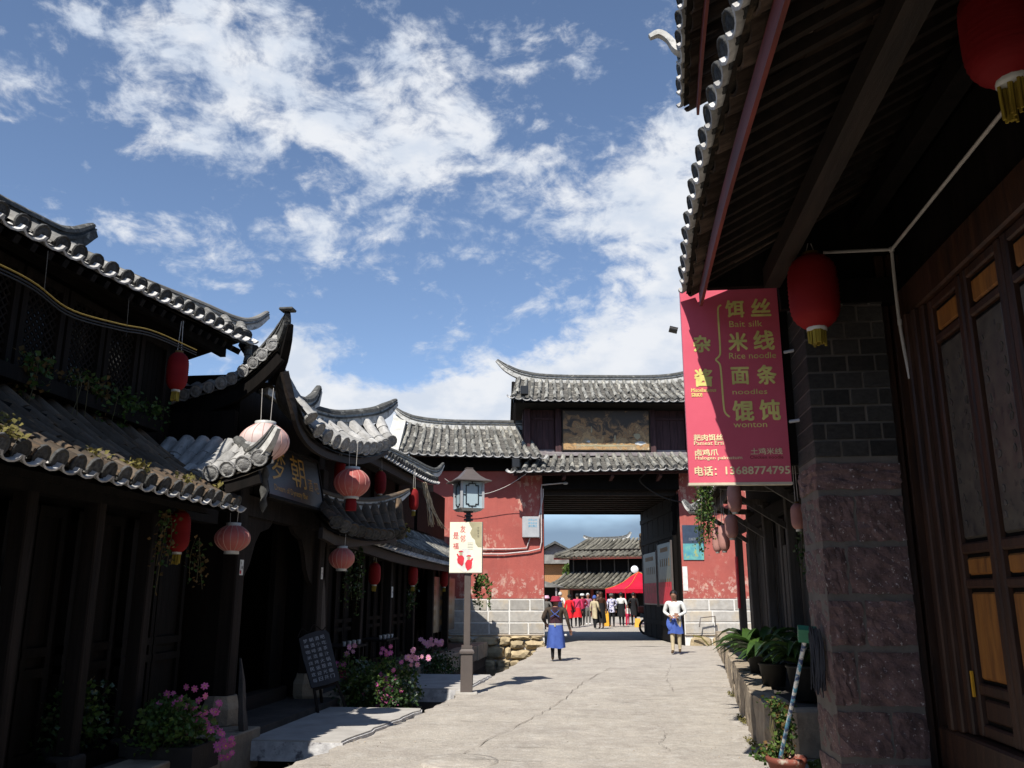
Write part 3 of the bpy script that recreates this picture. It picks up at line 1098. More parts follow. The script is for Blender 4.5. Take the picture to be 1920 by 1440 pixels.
# pavement in front of the houses on the left
b = MB()
b.box(-14, -3.85, -7, 27.0, -0.75, 0.10)
pave = struct(b.build('pavement', 'paving'))
for i in range(30):
    y0 = -1 + i * 0.95
    if 9.0 < y0 + 0.5 < 12.0 or 14 < y0 + .5 < 16.9:
        continue
    MB().bev(-4.2, -3.80 + rg.uniform(-.02, .02), y0, y0 + 0.93, -0.28, 0.115 + rg.uniform(0, .02), 0.012, 0.006).build('edge_stone', 'stone_kerb', pave)
b = MB()
b.add([(-4.0, -7, -0.55), (-2.0, -7, -0.55), (-2.0, 27, -0.55), (-4.0, 27, -0.55)], [(0, 1, 2, 3)])
struct(b.build('ditch_water', 'water'))


def footbridge(y0, y1, x0, x1, label):
    b = MB()
    n = 14
    P = []
    for k in range(n + 1):
        y = y0 + (y1 - y0) * k / n
        P.append((left_edge(y) + 0.02 + rg.uniform(-0.03, 0.03), y))
    poly = [(x0, y0)] + [(x, y) for x, y in P] + [(x0, y1)]
    b.cur = 1
    b.prism(poly, 'z', -0.18, 0.008)
    b.cur = 0
    b.prism([(x + (0 if x == x0 else -0.02), y + 0.012 if y == y0 else y) for x, y in poly], 'z', 0.006, 0.026)
    o = b.build('footbridge', ['slab', 'whitewash'])
    tag(o, label, 'footbridge', 'stone slab bridges over the ditch')


footbridge(9.2, 11.9, -4.15, -2.86, 'broad stone slab bridge over the ditch before the sign board house')
footbridge(14.35, 16.9, -4.15, -2.45, 'smaller stone slab bridge over the ditch behind the lamp post')

# terrace in front of the row of shops on the right
b = MB()
poly = [(kerb_x(8.9) + .1, 8.9), (2.9, 8.9), (5, 26.5), (kerb_x(26.5) + .1, 26.5)] 
poly = [(kerb_x(y) + 0.12, y) for y in (9.0, 11, 14.5, 17, 20, 26.5)] + [(6, 26.5), (6, 9.0)]
b.prism(poly, 'z', -0.5, 0.44)
terrace = struct(b.build('terrace', 'paving'))
y = 9.05
k = 0
while y < 25.5:
    L = rg.uniform(0.42, 0.75)
    xa, xb = kerb_x(y), kerb_x(y + L)
    m = Matrix.Translation(((xa + xb) / 2 + rg.uniform(-.012, .02), y + L / 2, 0)) @ Matrix.Rotation(-math.atan2(xb - xa, L), 4, 'Z')
    hh = 0.50 + rg.uniform(-0.03, 0.03)
    b = MB(m)
    bm = bmesh.new()
    bmesh.ops.create_cube(bm, size=1.0)
    bmesh.ops.subdivide_edges(bm, edges=bm.edges, cuts=3, use_grid_fill=True)
    for q in bm.verts:
        cx, cy, cz = q.co
        # rounded top and a tooled, uneven face
        sq = 1 - 0.10 * max(0, cz) ** 2
        q.co = V((cx * 0.26 * sq, cy * (L - 0.02) * (1 - 0.03 * abs(cz)), (cz + 0.5) * hh - 0.01)) + V((rg.uniform(-1, 1), rg.uniform(-1, 1), rg.uniform(-1, 1))) * 0.011
    bm.verts.index_update()
    b.add([q.co.copy() for q in bm.verts], [[q.index for q in f.verts] for f in bm.faces], False)
    bm.free()
    b.build('kerb_stone', 'stone_kerb', terrace)
    y += L
# end face of the terrace: two big blocks
for x0, x1 in ((1.66, 2.12), (2.14, 2.7)):
    MB().bev(x0, x1, 8.83, 9.04, -0.02, 0.46 + rg.uniform(-.02, .02), 0.03, 0.015).build('kerb_stone', 'stone_kerb', terrace)
# porch floor of the near shop
b = MB()
b.box(2.12, 6, -6, 8.6, -0.5, 0.28)
porch = struct(b.build('porch_floor', 'paving'))
for i in range(10):
    MB().bev(2.02, 2.42, -1.0 + i * 0.8, -0.22 + i * 0.8, -0.05, 0.30 + rg.uniform(-.01, .01), 0.015, 0.006).build('step_stone', 'stone_purple', porch)

# ------------------------------------------------------------------ left side: near house (A)
A = thing('tavern_house', 'dark two storey timber house with lattice windows at the left edge', 'house', (-5.0, 6, 0))
YN = -2.0
# shell
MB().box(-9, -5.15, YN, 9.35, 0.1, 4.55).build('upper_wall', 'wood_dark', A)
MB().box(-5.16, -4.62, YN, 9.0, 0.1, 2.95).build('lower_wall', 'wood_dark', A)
# lower storey: posts, rails and door leaves
for py in (3.0, 4.2, 5.1, 5.95, 6.84, 7.72):
    MB().bev(-4.42, -4.28, py - 0.06, py + 0.06, 0.1, 2.5, 0.012).build('post', 'wood_post', A)
    MB().bev(-4.47, -4.24, py - 0.11, py + 0.11, 0.1, 0.26, 0.02).build('post_base', 'planter_dark', A)
for (y0, y1) in ((5.1, 5.95), (5.95, 6.84), (6.84, 7.72), (7.72, 9.0)):
    ya, yb = y0 + 0.08, y1 - 0.08
    mid = (ya + yb) / 2
    for (p, q) in ((ya, mid - 0.01), (mid + 0.01, yb)):
        d = MB()
        for z0, z1 in ((0.22, 0.30), (0.86, 0.93), (1.02, 1.09), (2.12, 2.2)):
            d.box(-4.615, -4.54, p, q, z0, z1)
        for yy in (p, q - 0.06):
            d.box(-4.612, -4.545, yy, yy + 0.06, 0.22, 2.2)
        d.box(-4.608, -4.58, p + 0.05, q - 0.05, 0.3, 2.12)
        d.build('door_leaf', 'wood_dark', A)
    MB().box(-4.55, -4.36, y0 + 0.05, y1 - 0.05, 0.1, 0.22).build('threshold', 'wood_dark', A)
MB().bar((-4.35, YN, 2.36), (-4.35, 9.0, 2.36), 0.14, 0.22).build('lintel', 'wood_dark', A)
# stepped eave boards below the lower roof
MB().bar((-4.1, YN, 2.36), (-4.1, 8.4, 2.36), 0.06, 0.12).build('eave_board', 'wood_dark', A)
# lower roof
ev = [(-3.8, 2.9, 2.385), (-3.8, 5, 2.37), (-3.8, 8.42, 2.37)]
tp = [(-4.95, 2.9, 3.04), (-4.95, 5, 3.06), (-4.95, 8.42, 3.12)]
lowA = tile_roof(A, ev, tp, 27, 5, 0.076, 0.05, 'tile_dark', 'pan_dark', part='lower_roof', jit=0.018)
d = MB()
d.add([(-3.75, YN, 2.39), (-3.75, 2.9, 2.39), (-5.1, 2.9, 3.05), (-5.1, YN, 3.05)], [(0, 1, 2, 3)])
d.add([(-3.75, YN, 2.32), (-3.75, 2.9, 2.32), (-5.1, 2.9, 2.98), (-5.1, YN, 2.98)], [(0, 1, 2, 3)])
d.build('roof_rest', 'pan_dark', A)
# moss and weeds on the lower roof
rg = random.Random(11)
for (yy, n_, xx) in ((4.98, 150, -3.86), (6.62, 110, -3.9), (7.5, 60, -3.9), (8.25, 60, -3.95), (6.15, 40, -3.95), (5.35, 40, -4.15)):
    m_ = MB()
    base = V((xx, yy, 2.46 + (-3.8 - xx) * 0.57))
    leaf_cloud(m_, in_ellipsoid(base, (0.10, 0.16, 0.07), n_, rg), 0.045, rng=rg)
    o = m_.build('roof_weeds', 'moss', None)
    tag(o, {4.98: 'yellowish weed tuft at the left end of the lower dark roof', 6.62: 'largest dry weed tuft on the edge of the lower dark roof',
            7.5: 'small weed tuft between round tiles right of the largest tuft', 8.25: 'weed tuft near the right end of the lower dark roof',
            6.15: 'thin weed tuft just left of the largest roof tuft', 5.35: 'sparse weeds a little up the lower dark roof'}[yy], 'weeds', 'weeds on the lower roof')
# upper storey: lattice windows
MB().bar((-5.06, YN, 3.18), (-5.06, 9.0, 3.18), 0.16, 0.16).build('sill_beam', 'wood_dark', A)
for i, y0 in enumerate((4.6, 5.24, 5.88, 6.52, 7.16, 7.80, 8.44)):
    y1 = y0 + 0.60
    z0, z1 = 3.28, 4.32
    f = MB()
    f.box(-5.13, -5.05, y0, y0 + 0.07, z0, z1)
    f.box(-5.13, -5.05, y1 - 0.07, y1, z0, z1)
    f.box(-5.125, -5.055, y0 + .07, y1 - .07, z0, z0 + 0.07)
    f.box(-5.125, -5.055, y0 + .07, y1 - .07, z1 - 0.07, z1)
    wn = f.build('window', 'wood_post', A)
    if i < 6:
        lt = MB()
        a, c_, e_, g_ = y0 + 0.07, y1 - 0.07, z0 + 0.07, z1 - 0.07
        Wd, Hd = c_ - a, g_ - e_
        st = 0.085
        k = -Hd
        while k < Wd:
            ya, yb = max(k, 0), min(k + Hd, Wd)
            if yb - ya > 0.02:
                lt.bar((-5.09, a + ya, e_ + (ya - k)), (-5.09, a + yb, e_ + (yb - k)), 0.016, 0.016, up=(1, 0, 0))
                lt.bar((-5.088, a + ya, g_ - (ya - k)), (-5.088, a + yb, g_ - (yb - k)), 0.016, 0.016, up=(1, 0, 0))
            k += st
        lt.build('lattice', 'wood_post', wn)
        MB().box(-5.148, -5.128, y0 + .03, y1 - .03, z0 + .03, z1 - .03).build('pane', 'glass_dark', wn)
    else:
        for q in range(5):
            MB().box(-5.12, -5.09, y0 + .07 + q * .092, y0 + .155 + q * .092, z0 + .07, z1 - .07).build('board', 'wood_dark', wn)
MB().bar((-5.0, YN, 4.36), (-5.0, 9.2, 4.46), 0.12, 0.14).build('wall_plate', 'wood_dark', A)
def csc(p, k=1.08):
    return V((p[0] * k, p[1] * k, 1.5 + (p[2] - 1.5) * k))


# upper roof, running out to a swept corner
ev = [csc(p) for p in [(-4.2, 2.9, 4.0), (-4.2, 5.08, 4.07), (-4.2, 5.66, 4.11), (-4.2, 6.37, 4.16), (-4.2, 7.14, 4.23), (-4.2, 8.1, 4.31), (-4.2, 8.87, 4.37), (-4.2, 9.25, 4.43)]]
tp = [csc(p) for p in [(-5.3, 2.9, 4.68), (-5.3, 6.4, 4.74), (-5.3, 7.3, 4.82), (-5.05, 7.9, 4.72), (-4.85, 8.25, 4.66), (-4.6, 8.75, 4.63), (-4.4, 9.1, 4.60), (-4.3, 9.35, 4.60)]]
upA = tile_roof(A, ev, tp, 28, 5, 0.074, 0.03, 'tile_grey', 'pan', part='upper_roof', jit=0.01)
MB().bar((-4.72, YN, 4.16), (-4.72, 9.7, 4.42), 0.07, 0.13).build('eave_board', 'wood_dark', A)
for k in range(34):
    yy = 2.9 + k * 0.19
    zz = 4.0 + max(0, (yy - 3)) * 0.062 - 0.06
    MB().bar((-4.53, yy * 1.06, zz + .10), (-5.3, yy * 1.06, zz + 0.50), 0.06, 0.07).build('rafter', 'wood_dark', upA)
d = MB()
d.add([csc(p) for p in [(-4.2, YN, 3.98), (-4.2, 2.9, 4.0), (-5.3, 2.9, 4.68), (-5.3, YN, 4.66), (-8, YN, 3.4), (-8, 9.6, 3.4), (-5.3, 7.7, 4.8), (-4.35, 9.4, 4.45)]],
      [(0, 1, 2, 3), (3, 2, 4), (4, 2, 6, 5), (5, 6, 7)])
d.build('roof_rest', 'pan_dark', A)
ridge(A, [csc(p) for p in [(-5.3, 2.0, 4.72), (-5.3, 5.5, 4.74), (-5.3, 6.9, 4.83), (-5.3, 7.35, 4.93), (-5.3, 7.72, 5.19)]], 0.15, 0.2, [1, 1, 1, 0.95, 0.6], capm='ridge_dark', base='ridge_dark')
ridge(A, [csc(p) for p in [(-5.15, 7.35, 4.72), (-4.95, 8.0, 4.70), (-4.6, 8.75, 4.66), (-4.38, 9.2, 4.62), (-4.3, 9.55, 4.72), (-4.3, 9.96, 4.97)]], 0.10, 0.13, [1, 1, 1, 1, .9, 0.62], capm='tile_grey', base='mortar', name='hip_ridge')
# carved corner bracket under the upturned end
MB().sweep(smooth_curve([csc(p) for p in [(-4.28, 9.28, 4.42), (-4.27, 9.42, 4.36), (-4.26, 9.62, 4.40), (-4.26, 9.72, 4.30)]], 8), [(-.04, -.06), (.04, -.06), (.04, .06), (-.04, .06)], [1.2, 1.2, .9, .3]).build('corner_bracket', 'wood_dark', A)
for k in range(4):
    m_ = Matrix.Translation(csc((-4.22, 9.30, 4.33 - k * 0.085))) @ Matrix.Rotation(R(80), 4, 'X') @ Matrix.Diagonal((0.05, 0.10, 0.05, 1))
    inst('verge_tile', TILE['tile_grey'], m_, upA)
# loose cables under the eave
cb = thing('eave_cables', 'loose yellow and black cables slung below the upper left eave', 'cable', (-4.28, 5, 3.8))
for off, mt in ((0, 'cable_yellow'), (0.03, 'cable_black'), (0.055, 'cable_black')):
    P = smooth_curve([(-4.3, 2.5, 3.70 - off), (-4.3, 4.9, 3.78 - off), (-4.3, 5.6, 3.80 - off), (-4.3, 6.1, 3.74 - off), (-4.3, 6.8, 3.84 - off), (-4.32, 7.4, 3.96 - off), (-4.34, 8.3, 4.03 - off)], 40)
    MB().tube(P, 0.007, 6).build('cable', mt, cb)
for yy in (5.75, 6.9):
    MB().tube([(-4.3, yy, 4.1), (-4.3, yy + .02, 3.76)], 0.0025, 5).build('tie', 'cable_black', cb)

# balcony planter with trailing plants
bp = thing('balcony_planter', 'long wooden planter with trailing green and rusty vines below the lattice windows', 'planter', (-4.95, 7.2, 3.2))
MB().box(-5.03, -4.80, 5.0, 8.55, 3.20, 3.32).build('trough', 'wood_dark', bp)
rg = random.Random(5)
fo, dr = MB(), MB()
for k in range(60):
    yy = rg.uniform(6.3, 8.6)
    dens = 0.5 + 0.5 * math.sin(yy * 5.1) + (0.4 if yy > 7.4 else 0)
    x0 = rg.uniform(-4.95, -4.75)
    Lh = rg.uniform(0.05, 0.42) * dens
    for q in range(int(7 + 26 * Lh)):
        t = q / (7 + 26 * Lh)
        p = V((x0 + rg.uniform(-.05, .05), yy + rg.uniform(-.06, .06), 3.42 + rg.uniform(-.03, .1) - Lh * t))
        leaf_cloud(dr if (rg.random() < 0.42 and yy < 7.7) else fo, [p], 0.05, rng=rg)
fo.build('foliage', 'leaf', bp, kind='stuff')
dr.build('dry_foliage', 'leaf_dry', bp, kind='stuff')
st_ = MB()
for k in range(5):
    yy = rg.uniform(6.4, 8.5)
    st_.tube(smooth_curve([(-4.9, yy, 3.3), (-4.8, yy + rg.uniform(-.05, .05), 3.5), (-4.76, yy + rg.uniform(-.1, .1), 3.35), (-4.78, yy, 3.05)], 7), 0.004, 4)
st_.build('stem', 'stem', bp)

# ------------------------------------------------------------------ portal with sign board (B)
B = thing('sign_portal', 'ornate timber entrance portal with steep upturned roof corners, left of the gate', 'portal', (-4.3, 10.8, 0.1))
for py in (9.48, 12.25):
    p_ = MB().bev(-4.42, -4.19, py - 0.115, py + 0.115, 0.42, 3.3, 0.015).build('post', 'wood_post', B)
    q = MB()
    q.lathe([(0.20, 0.10), (0.22, 0.14), (0.22, 0.30), (0.19, 0.36), (0.17, 0.43)], (-4.3, py, 0), 8, smooth=False)
    q.build('post_base', 'stone_kerb', B)
# two further posts behind, threshold, room behind
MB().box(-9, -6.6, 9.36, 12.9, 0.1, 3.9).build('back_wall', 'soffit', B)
MB().box(-6.7, -4.35, 9.36, 9.46, 0.1, 3.6).build('side_wall', 'wood_dark', B)
MB().box(-6.7, -4.35, 12.36, 12.46, 0.1, 3.6).build('side_wall', 'wood_dark', B)
MB().box(-4.75, -4.55, 9.6, 12.1, 0.1, 0.27).build('threshold', 'wood_beam', B)
for yy, w_ in ((9.75, .3), (11.6, .45)):
    MB().box(-4.70, -4.62, yy, yy + w_, 0.25, 2.5).build('door_leaf', 'wood_dark', B)
MB().bar((-4.3, 9.36, 2.52), (-4.3, 12.4, 2.52), 0.16, 0.24).build('lintel', 'wood_post', B)
for s_, yy in ((1, 9.60), (-1, 12.13)):
    pl = [(yy, 2.4), (yy + s_ * 0.95, 2.4), (yy + s_ * 0.80, 2.30), (yy + s_ * 0.55, 2.24), (yy + s_ * 0.42, 2.10), (yy + s_ * 0.30, 1.85), (yy + s_ * 0.16, 1.70), (yy, 1.62)]
    MB().prism(pl, 'x', -4.33, -4.27).build('arch_bracket', 'wood_post', B)
# carved frieze boards between lintel and roof
for k in range(8):
    y0 = 9.62 + k * 0.315
    f = MB().box(-4.36, -4.30, y0, y0 + 0.29, 2.68, 3.28)
    f.build('frieze_panel', 'wood_dark', B)
# upper body carrying the roof
MB().box(-6.6, -4.45, 9.7, 12.9, 3.3, 4.0).build('upper_wall', 'wood_dark', B)
MB().box(-7.5, -4.62, 10.25, 12.5, 4.0, 4.28).build('roof_core', 'pan_dark', B)
# main roof, camera-side slope with swept corner
ev = smooth_curve([(-5.7, 9.62, 3.74), (-5.36, 9.6, 3.77), (-5.03, 9.58, 3.84), (-4.56, 9.55, 3.97), (-4.3, 9.5, 4.10), (-4.05, 9.42, 4.27), (-3.88, 9.36, 4.42)], 18)
tp = smooth_curve([(-5.7, 10.2, 4.05), (-5.3, 10.2, 4.08), (-4.9, 10.15, 4.14), (-4.5, 10.0, 4.24), (-4.2, 9.8, 4.36), (-4.0, 9.6, 4.45), (-3.86, 9.42, 4.50)], 18)
tile_roof(B, ev, tp, 12, 3, 0.075, 0.03, 'tile_pale', 'pan', part='main_roof', lips=False, cap_mat='end_pale')
MB().sweep(smooth_curve([(-5.7, 9.66, 3.60), (-5.03, 9.62, 3.70), (-4.56, 9.6, 3.83), (-4.3, 9.56, 3.96), (-4.05, 9.48, 4.13), (-3.88, 9.42, 4.28)], 16),
           [(-.03, -.11), (.03, -.11), (.03, .09), (-.03, .09)]).build('eave_board', 'wood_dark', B)
# street-side slope: steep fall from the near corner, then the long sagging eave
ev = smooth_curve([(-3.62, 9.56, 3.62), (-3.6, 9.8, 3.50), (-3.6, 10.2, 3.42), (-3.6, 11.07, 3.43), (-3.6, 12.34, 3.58), (-3.6, 13.2, 3.78), (-3.6, 13.75, 3.98)], 30)
tp = smooth_curve([(-3.95, 9.62, 4.2), (-4.15, 10.0, 4.05), (-4.32, 10.7, 3.94), (-4.36, 11.8, 3.93), (-4.26, 12.8, 4.04), (-4.0, 13.65, 4.26), (-3.87, 14.1, 4.42)], 30)
tile_roof(B, ev, tp, 12, 3, 0.10, 0.04, 'tile_pale', 'pan', part='street_roof', lips=False, cap_mat='end_pale')
MB().sweep(smooth_curve([(-3.76, 9.34, 4.05), (-3.69, 9.46, 3.68), (-3.68, 9.66, 3.44), (-3.68, 10.2, 3.30), (-3.68, 11.07, 3.31), (-3.68, 12.34, 3.46), (-3.68, 13.75, 3.84)], 24),
           [(-.025, -.06), (.025, -.06), (.025, .03), (-.025, .03)]).build('eave_board', 'wood_beam', B)
d = MB()
d.add([(-4.4, 10.4, 4.2), (-4.4, 12.2, 4.05), (-3.95, 13.8, 4.3), (-6.2, 14, 3.6), (-6.2, 10.2, 4.0)], [(0, 1, 2, 3, 4)])
d.build('roof_rest', 'pan_dark', B)
# horn at the near corner
ridge(B, [(-4.6, 10.1, 4.25), (-4.3, 9.85, 4.34), (-4.0, 9.58, 4.47), (-3.86, 9.42, 4.54), (-3.77, 9.30, 4.64), (-3.73, 9.22, 4.74)], 0.11, 0.19, [0.9, 1, 1.05, 1.05, .8, .45], name='corner_horn', base='ridge_dark', capm='ridge_dark')
MB().bev(-3.81, -3.64, 9.13, 9.27, 4.745, 4.78, .01).build('horn_tip', 'ridge_dark', B)
MB().sweep(smooth_curve([(-4.15, 9.9, 4.1), (-3.9, 9.55, 4.2), (-3.76, 9.34, 4.42), (-3.70, 9.25, 4.6)], 8), [(-.05, -.07), (.05, -.07), (.05, .07), (-.05, .07)], [1, 1, .9, .6]).build('corner_beam', 'wood_dark', B)
# main ridge end and far hip
ridge(B, [(-4.55, 10.6, 4.20), (-4.45, 11.3, 4.12), (-4.42, 11.8, 4.16), (-4.4, 12.08, 4.30), (-4.4, 12.32, 4.56)], 0.15, 0.2, [1, 1, 1, .9, .5], name='ridge')
ridge(B, [(-4.42, 12.0, 4.10), (-4.3, 12.9, 4.20), (-3.98, 13.75, 4.42), (-3.86, 14.22, 4.62), (-3.8, 14.68, 4.86)], 0.14, 0.2, [1, 1, 1, .9, .5], name='hip_ridge')
# lower skirt roof towards the camera
ev = smooth_curve([(-5.5, 9.12, 2.68), (-5.0, 9.1, 2.70), (-4.55, 9.1, 2.76), (-4.24, 9.1, 2.82), (-3.9, 9.1, 2.93), (-3.78, 9.1, 3.0)], 14)
tp = smooth_curve([(-5.5, 9.9, 3.30), (-5.0, 9.9, 3.30), (-4.6, 9.8, 3.24), (-4.3, 9.65, 3.18), (-3.95, 9.35, 3.12), (-3.8, 9.25, 3.12)], 14)
tile_roof(B, [csc(p, .9) for p in ev], [csc(p, .9) for p in tp], 9, 3, 0.085, 0.03, 'tile_pale', 'pan_dark', part='skirt_roof', lips=False, cap_mat='end_pale')
ridge(B, [csc(p, .9) for p in [(-4.45, 9.70, 3.24), (-4.2, 9.45, 3.08), (-4.0, 9.2, 3.03), (-3.82, 9.1, 3.15), (-3.70, 9.05, 3.33)]], 0.10, 0.14, [1, 1, 1, .85, .5], name='hip_ridge')
MB().sweep(smooth_curve([csc(p, .9) for p in [(-5.5, 9.16, 2.56), (-4.55, 9.15, 2.63), (-3.9, 9.16, 2.80)]], 8), [(-.03, -.08), (.03, -.08), (.03, .06), (-.03, .06)]).build('eave_board', 'wood_dark', B)
# carved pendant under the skirt corner
MB().lathe([(.02, 2.9), (.05, 2.82), (.03, 2.74), (.055, 2.64), (.03, 2.55), (.05, 2.47), (.0, 2.38)], (-3.86, 9.2, 0), 8).build('pendant', 'ridge_dark', B)
# far skirt roof over the next door
ev = smooth_curve([(-3.7, 11.0, 2.42), (-3.7, 12.06, 2.36), (-3.7, 13.4, 2.40), (-3.7, 14.4, 2.50), (-3.7, 14.9, 2.62)], 14)
tp = smooth_curve([(-4.25, 11.6, 2.84), (-4.18, 12.6, 2.82), (-4.0, 13.8, 2.86), (-3.86, 14.9, 3.08), (-3.8, 15.2, 3.16)], 14)
tile_roof(B, ev, tp, 10, 3, 0.10, 0.03, 'tile_dark', 'pan_dark', part='skirt_roof', lips=False)
ridge(B, [(-4.22, 11.7, 2.86), (-4.15, 12.7, 2.85), (-4.0, 13.9, 2.93), (-3.86, 15.0, 3.15), (-3.76, 15.7, 3.38)], 0.13, 0.18, [1, 1, 1, .85, .4], name='hip_ridge', capm='tile_dark')
MB().sweep(smooth_curve([(-3.8, 11.0, 2.30), (-3.8, 12.06, 2.24), (-3.8, 14.9, 2.48)], 8), [(-.03, -.08), (.03, -.08), (.03, .06), (-.03, .06)]).build('eave_board', 'wood_beam', B)

# hanging name board
SB = thing('name_board', 'black board with gold characters and lettering hung in the portal', 'sign', (-3.95, 10.5, 2.6))
ax = Matrix.Translation((-3.98, 10.55, 2.62)) @ Matrix.Rotation(R(-12), 4, 'Y')
MB(ax).bev(-0.03, 0.03, -0.98, 0.98, 0.0, 0.70, 0.01).build('board', 'sign_black', SB)
fr_ = MB(ax)
for z0, z1 in ((-0.03, 0.02), (0.68, 0.73)):
    fr_.bev(-0.04, 0.045, -1.02, 1.02, z0, z1, 0.008)
for y0 in (-1.02, 0.98):
    fr_.bev(-0.04, 0.044, y0, y0 + 0.045, 0.02, 0.68, 0.008)
fr_.build('frame', 'wood_dark', SB)
tx = MB(ax)
O, RT, UP = V((0.034, -0.98, 0)), V((0, 1, 0)), V((0, 0, 1))
text_on(tx, '梦', O, RT, UP, 0.16, 0.22, 0.52, 0.42, 0.02)
text_on(tx, '朝', O, RT, UP, 0.86, 0.22, 0.50, 0.42, 0.02)
text_on(tx, '酒', O, RT, UP, 1.44, 0.22, 0.17, 0.17)
text_on(tx, '吧', O, RT, UP, 1.68, 0.22, 0.17, 0.15)
text_on(tx, 'Dream of Dynasty Bar', O, RT, UP, 0.20, 0.065, 1.15, 0.10)
tx.build('lettering', 'gold', SB)

# ------------------------------------------------------------------ far left house (D)
D = thing('eatery_house', 'dark timber eatery with two tiled eaves between the portal and the red gate', 'house', (-4.9, 18, 0))
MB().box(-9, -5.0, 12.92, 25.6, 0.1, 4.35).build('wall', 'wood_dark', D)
for py in (13.2, 15.2, 17.25, 19.3, 21.4, 23.4):
    MB().bev(-4.58, -4.42, py - 0.08, py + 0.08, 0.1, 2.4, 0.012).build('post', 'wood_post', D)
MB().bar((-4.5, 12.9, 2.33), (-4.5, 25, 2.24), 0.12, 0.2).build('lintel', 'wood_post', D)
ev = smooth_curve([(-3.98, 12.9, 2.47), (-4.0, 13.5, 2.42), (-4.0, 15, 2.36), (-4.0, 17.5, 2.30), (-4.0, 21.4, 2.26), (-4.0, 25.3, 2.28)], 20)
tp = [(-5.05, 13.6, 3.06), (-5.05, 17, 3.0), (-5.05, 25.3, 2.98)]
tile_roof(D, ev, tp, 44, 5, 0.085, 0.04, 'tile', 'pan', part='lower_roof')
MB().sweep(smooth_curve([(-4.12, 13.0, 2.32), (-4.12, 17.5, 2.17), (-4.12, 25.3, 2.16)], 10), [(-.03, -.10), (.03, -.10), (.03, .06), (-.03, .06)]).build('eave_board', 'wood_beam', D)
ev = smooth_curve([(-4.1, 14.2, 3.98), (-4.1, 16.8, 3.98), (-4.1, 18.8, 4.02), (-4.1, 19.9, 4.10)], 14)
tp = [(-5.2, 14.2, 4.62), (-5.2, 18, 4.62), (-4.6, 19.6, 4.45), (-4.35, 19.95, 4.38)]
tile_roof(D, ev, tp, 26, 4, 0.08, 0.04, 'tile', 'pan', part='upper_roof')
ridge(D, [(-5.1, 18.2, 4.64), (-4.6, 19.2, 4.46), (-4.3, 19.7, 4.32), (-4.15, 20.15, 4.36), (-4.08, 20.6, 4.62)], 0.13, 0.18, [1, 1, 1, .85, .4], name='hip_ridge')
MB().sweep(smooth_curve([(-4.22, 14.2, 3.86), (-4.22, 18.8, 3.90), (-4.2, 19.9, 3.97)], 8), [(-.03, -.10), (.03, -.10), (.03, .06), (-.03, .06)]).build('eave_board', 'wood_beam', D)
d = MB()
d.add([(-5.2, 14.2, 4.6), (-5.2, 18, 4.6), (-4.3, 20, 4.3), (-8, 20, 3.6), (-8, 14.2, 3.6)], [(0, 1, 2, 3, 4)])
d.add([(-4.3, 14.2, 3.95), (-4.3, 20, 4.0), (-9, 20, 4.3), (-9, 14.2, 4.3)], [(0, 1, 2, 3)])
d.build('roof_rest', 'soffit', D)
for k in range(5):
    MB().box(-5.0, -4.93, 13.4 + k * 2.05, 15.1 + k * 2.05, 3.1, 4.0).build('window_panel', 'wood_dark', D)
for k in range(6):
    y0 = 12.98 + k * 2.05
    for q in range(3):
        d = MB()
        ya, yb = y0 + .25 + q * .56, y0 + .78 + q * .56
        d.box(-4.995, -4.94, ya, ya + .05, .15, 2.3)
        d.box(-4.995, -4.94, yb - .05, yb, .15, 2.3)
        for z0 in (.15, .85, 1.0, 2.2):
            d.box(-4.99, -4.945, ya + .05, yb - .05, z0, z0 + .07)
        d.build('door_leaf', 'wood_dark', D)

# ------------------------------------------------------------------ gate house across the street
GM = Matrix.Translation((0, 27.2, 0)) @ Matrix.Rotation(R(8), 4, 'Z')


def gpt(*p):
    return GM @ V(p)


G = thing('gate_house', 'red walled gate house with an upper storey, tiled roofs and an open passage', 'gate house', GM @ V((0, 0, 0)), R(8))
DEP = 6.4
# masonry either side of the passage
for (x0, x1) in ((-3.2, -2.13), (2.16, 5.6)):
    MB(GM).box(x0, x1, 0.0, DEP, 1.385, 5.55).build('red_wall', 'red_wall', G)
    MB(GM).box(x0, x1, 0.012, DEP, -0.7, 1.385).build('plinth_core', 'joint_white', G)


def ashlar(parent, x0, x1, seed, y=-0.006, z0=0.33):
    r_ = random.Random(seed)
    hs = (0.345, 0.35, 0.345)
    z = z0
    for k, h in enumerate(hs):
        x = x0
        while x < x1 - 0.02:
            L = r_.uniform(0.52, 0.95)
            if x + L > x1 - 0.3:
                L = x1 - x
            MB(GM).bev(x + 0.024, x + L - 0.024, y, 0.10, z + 0.022, z + h - 0.022, 0.008, 0.004).build('ashlar_block', 'stone_light', parent)
            x += L
        z += h
    MB(GM).bev(x0 - .01, x1 + .01, y - 0.03, 0.08, z0 - 0.045, z0 - 0.004, 0.01, 0.004).build('ledge', 'stone_kerb', parent)


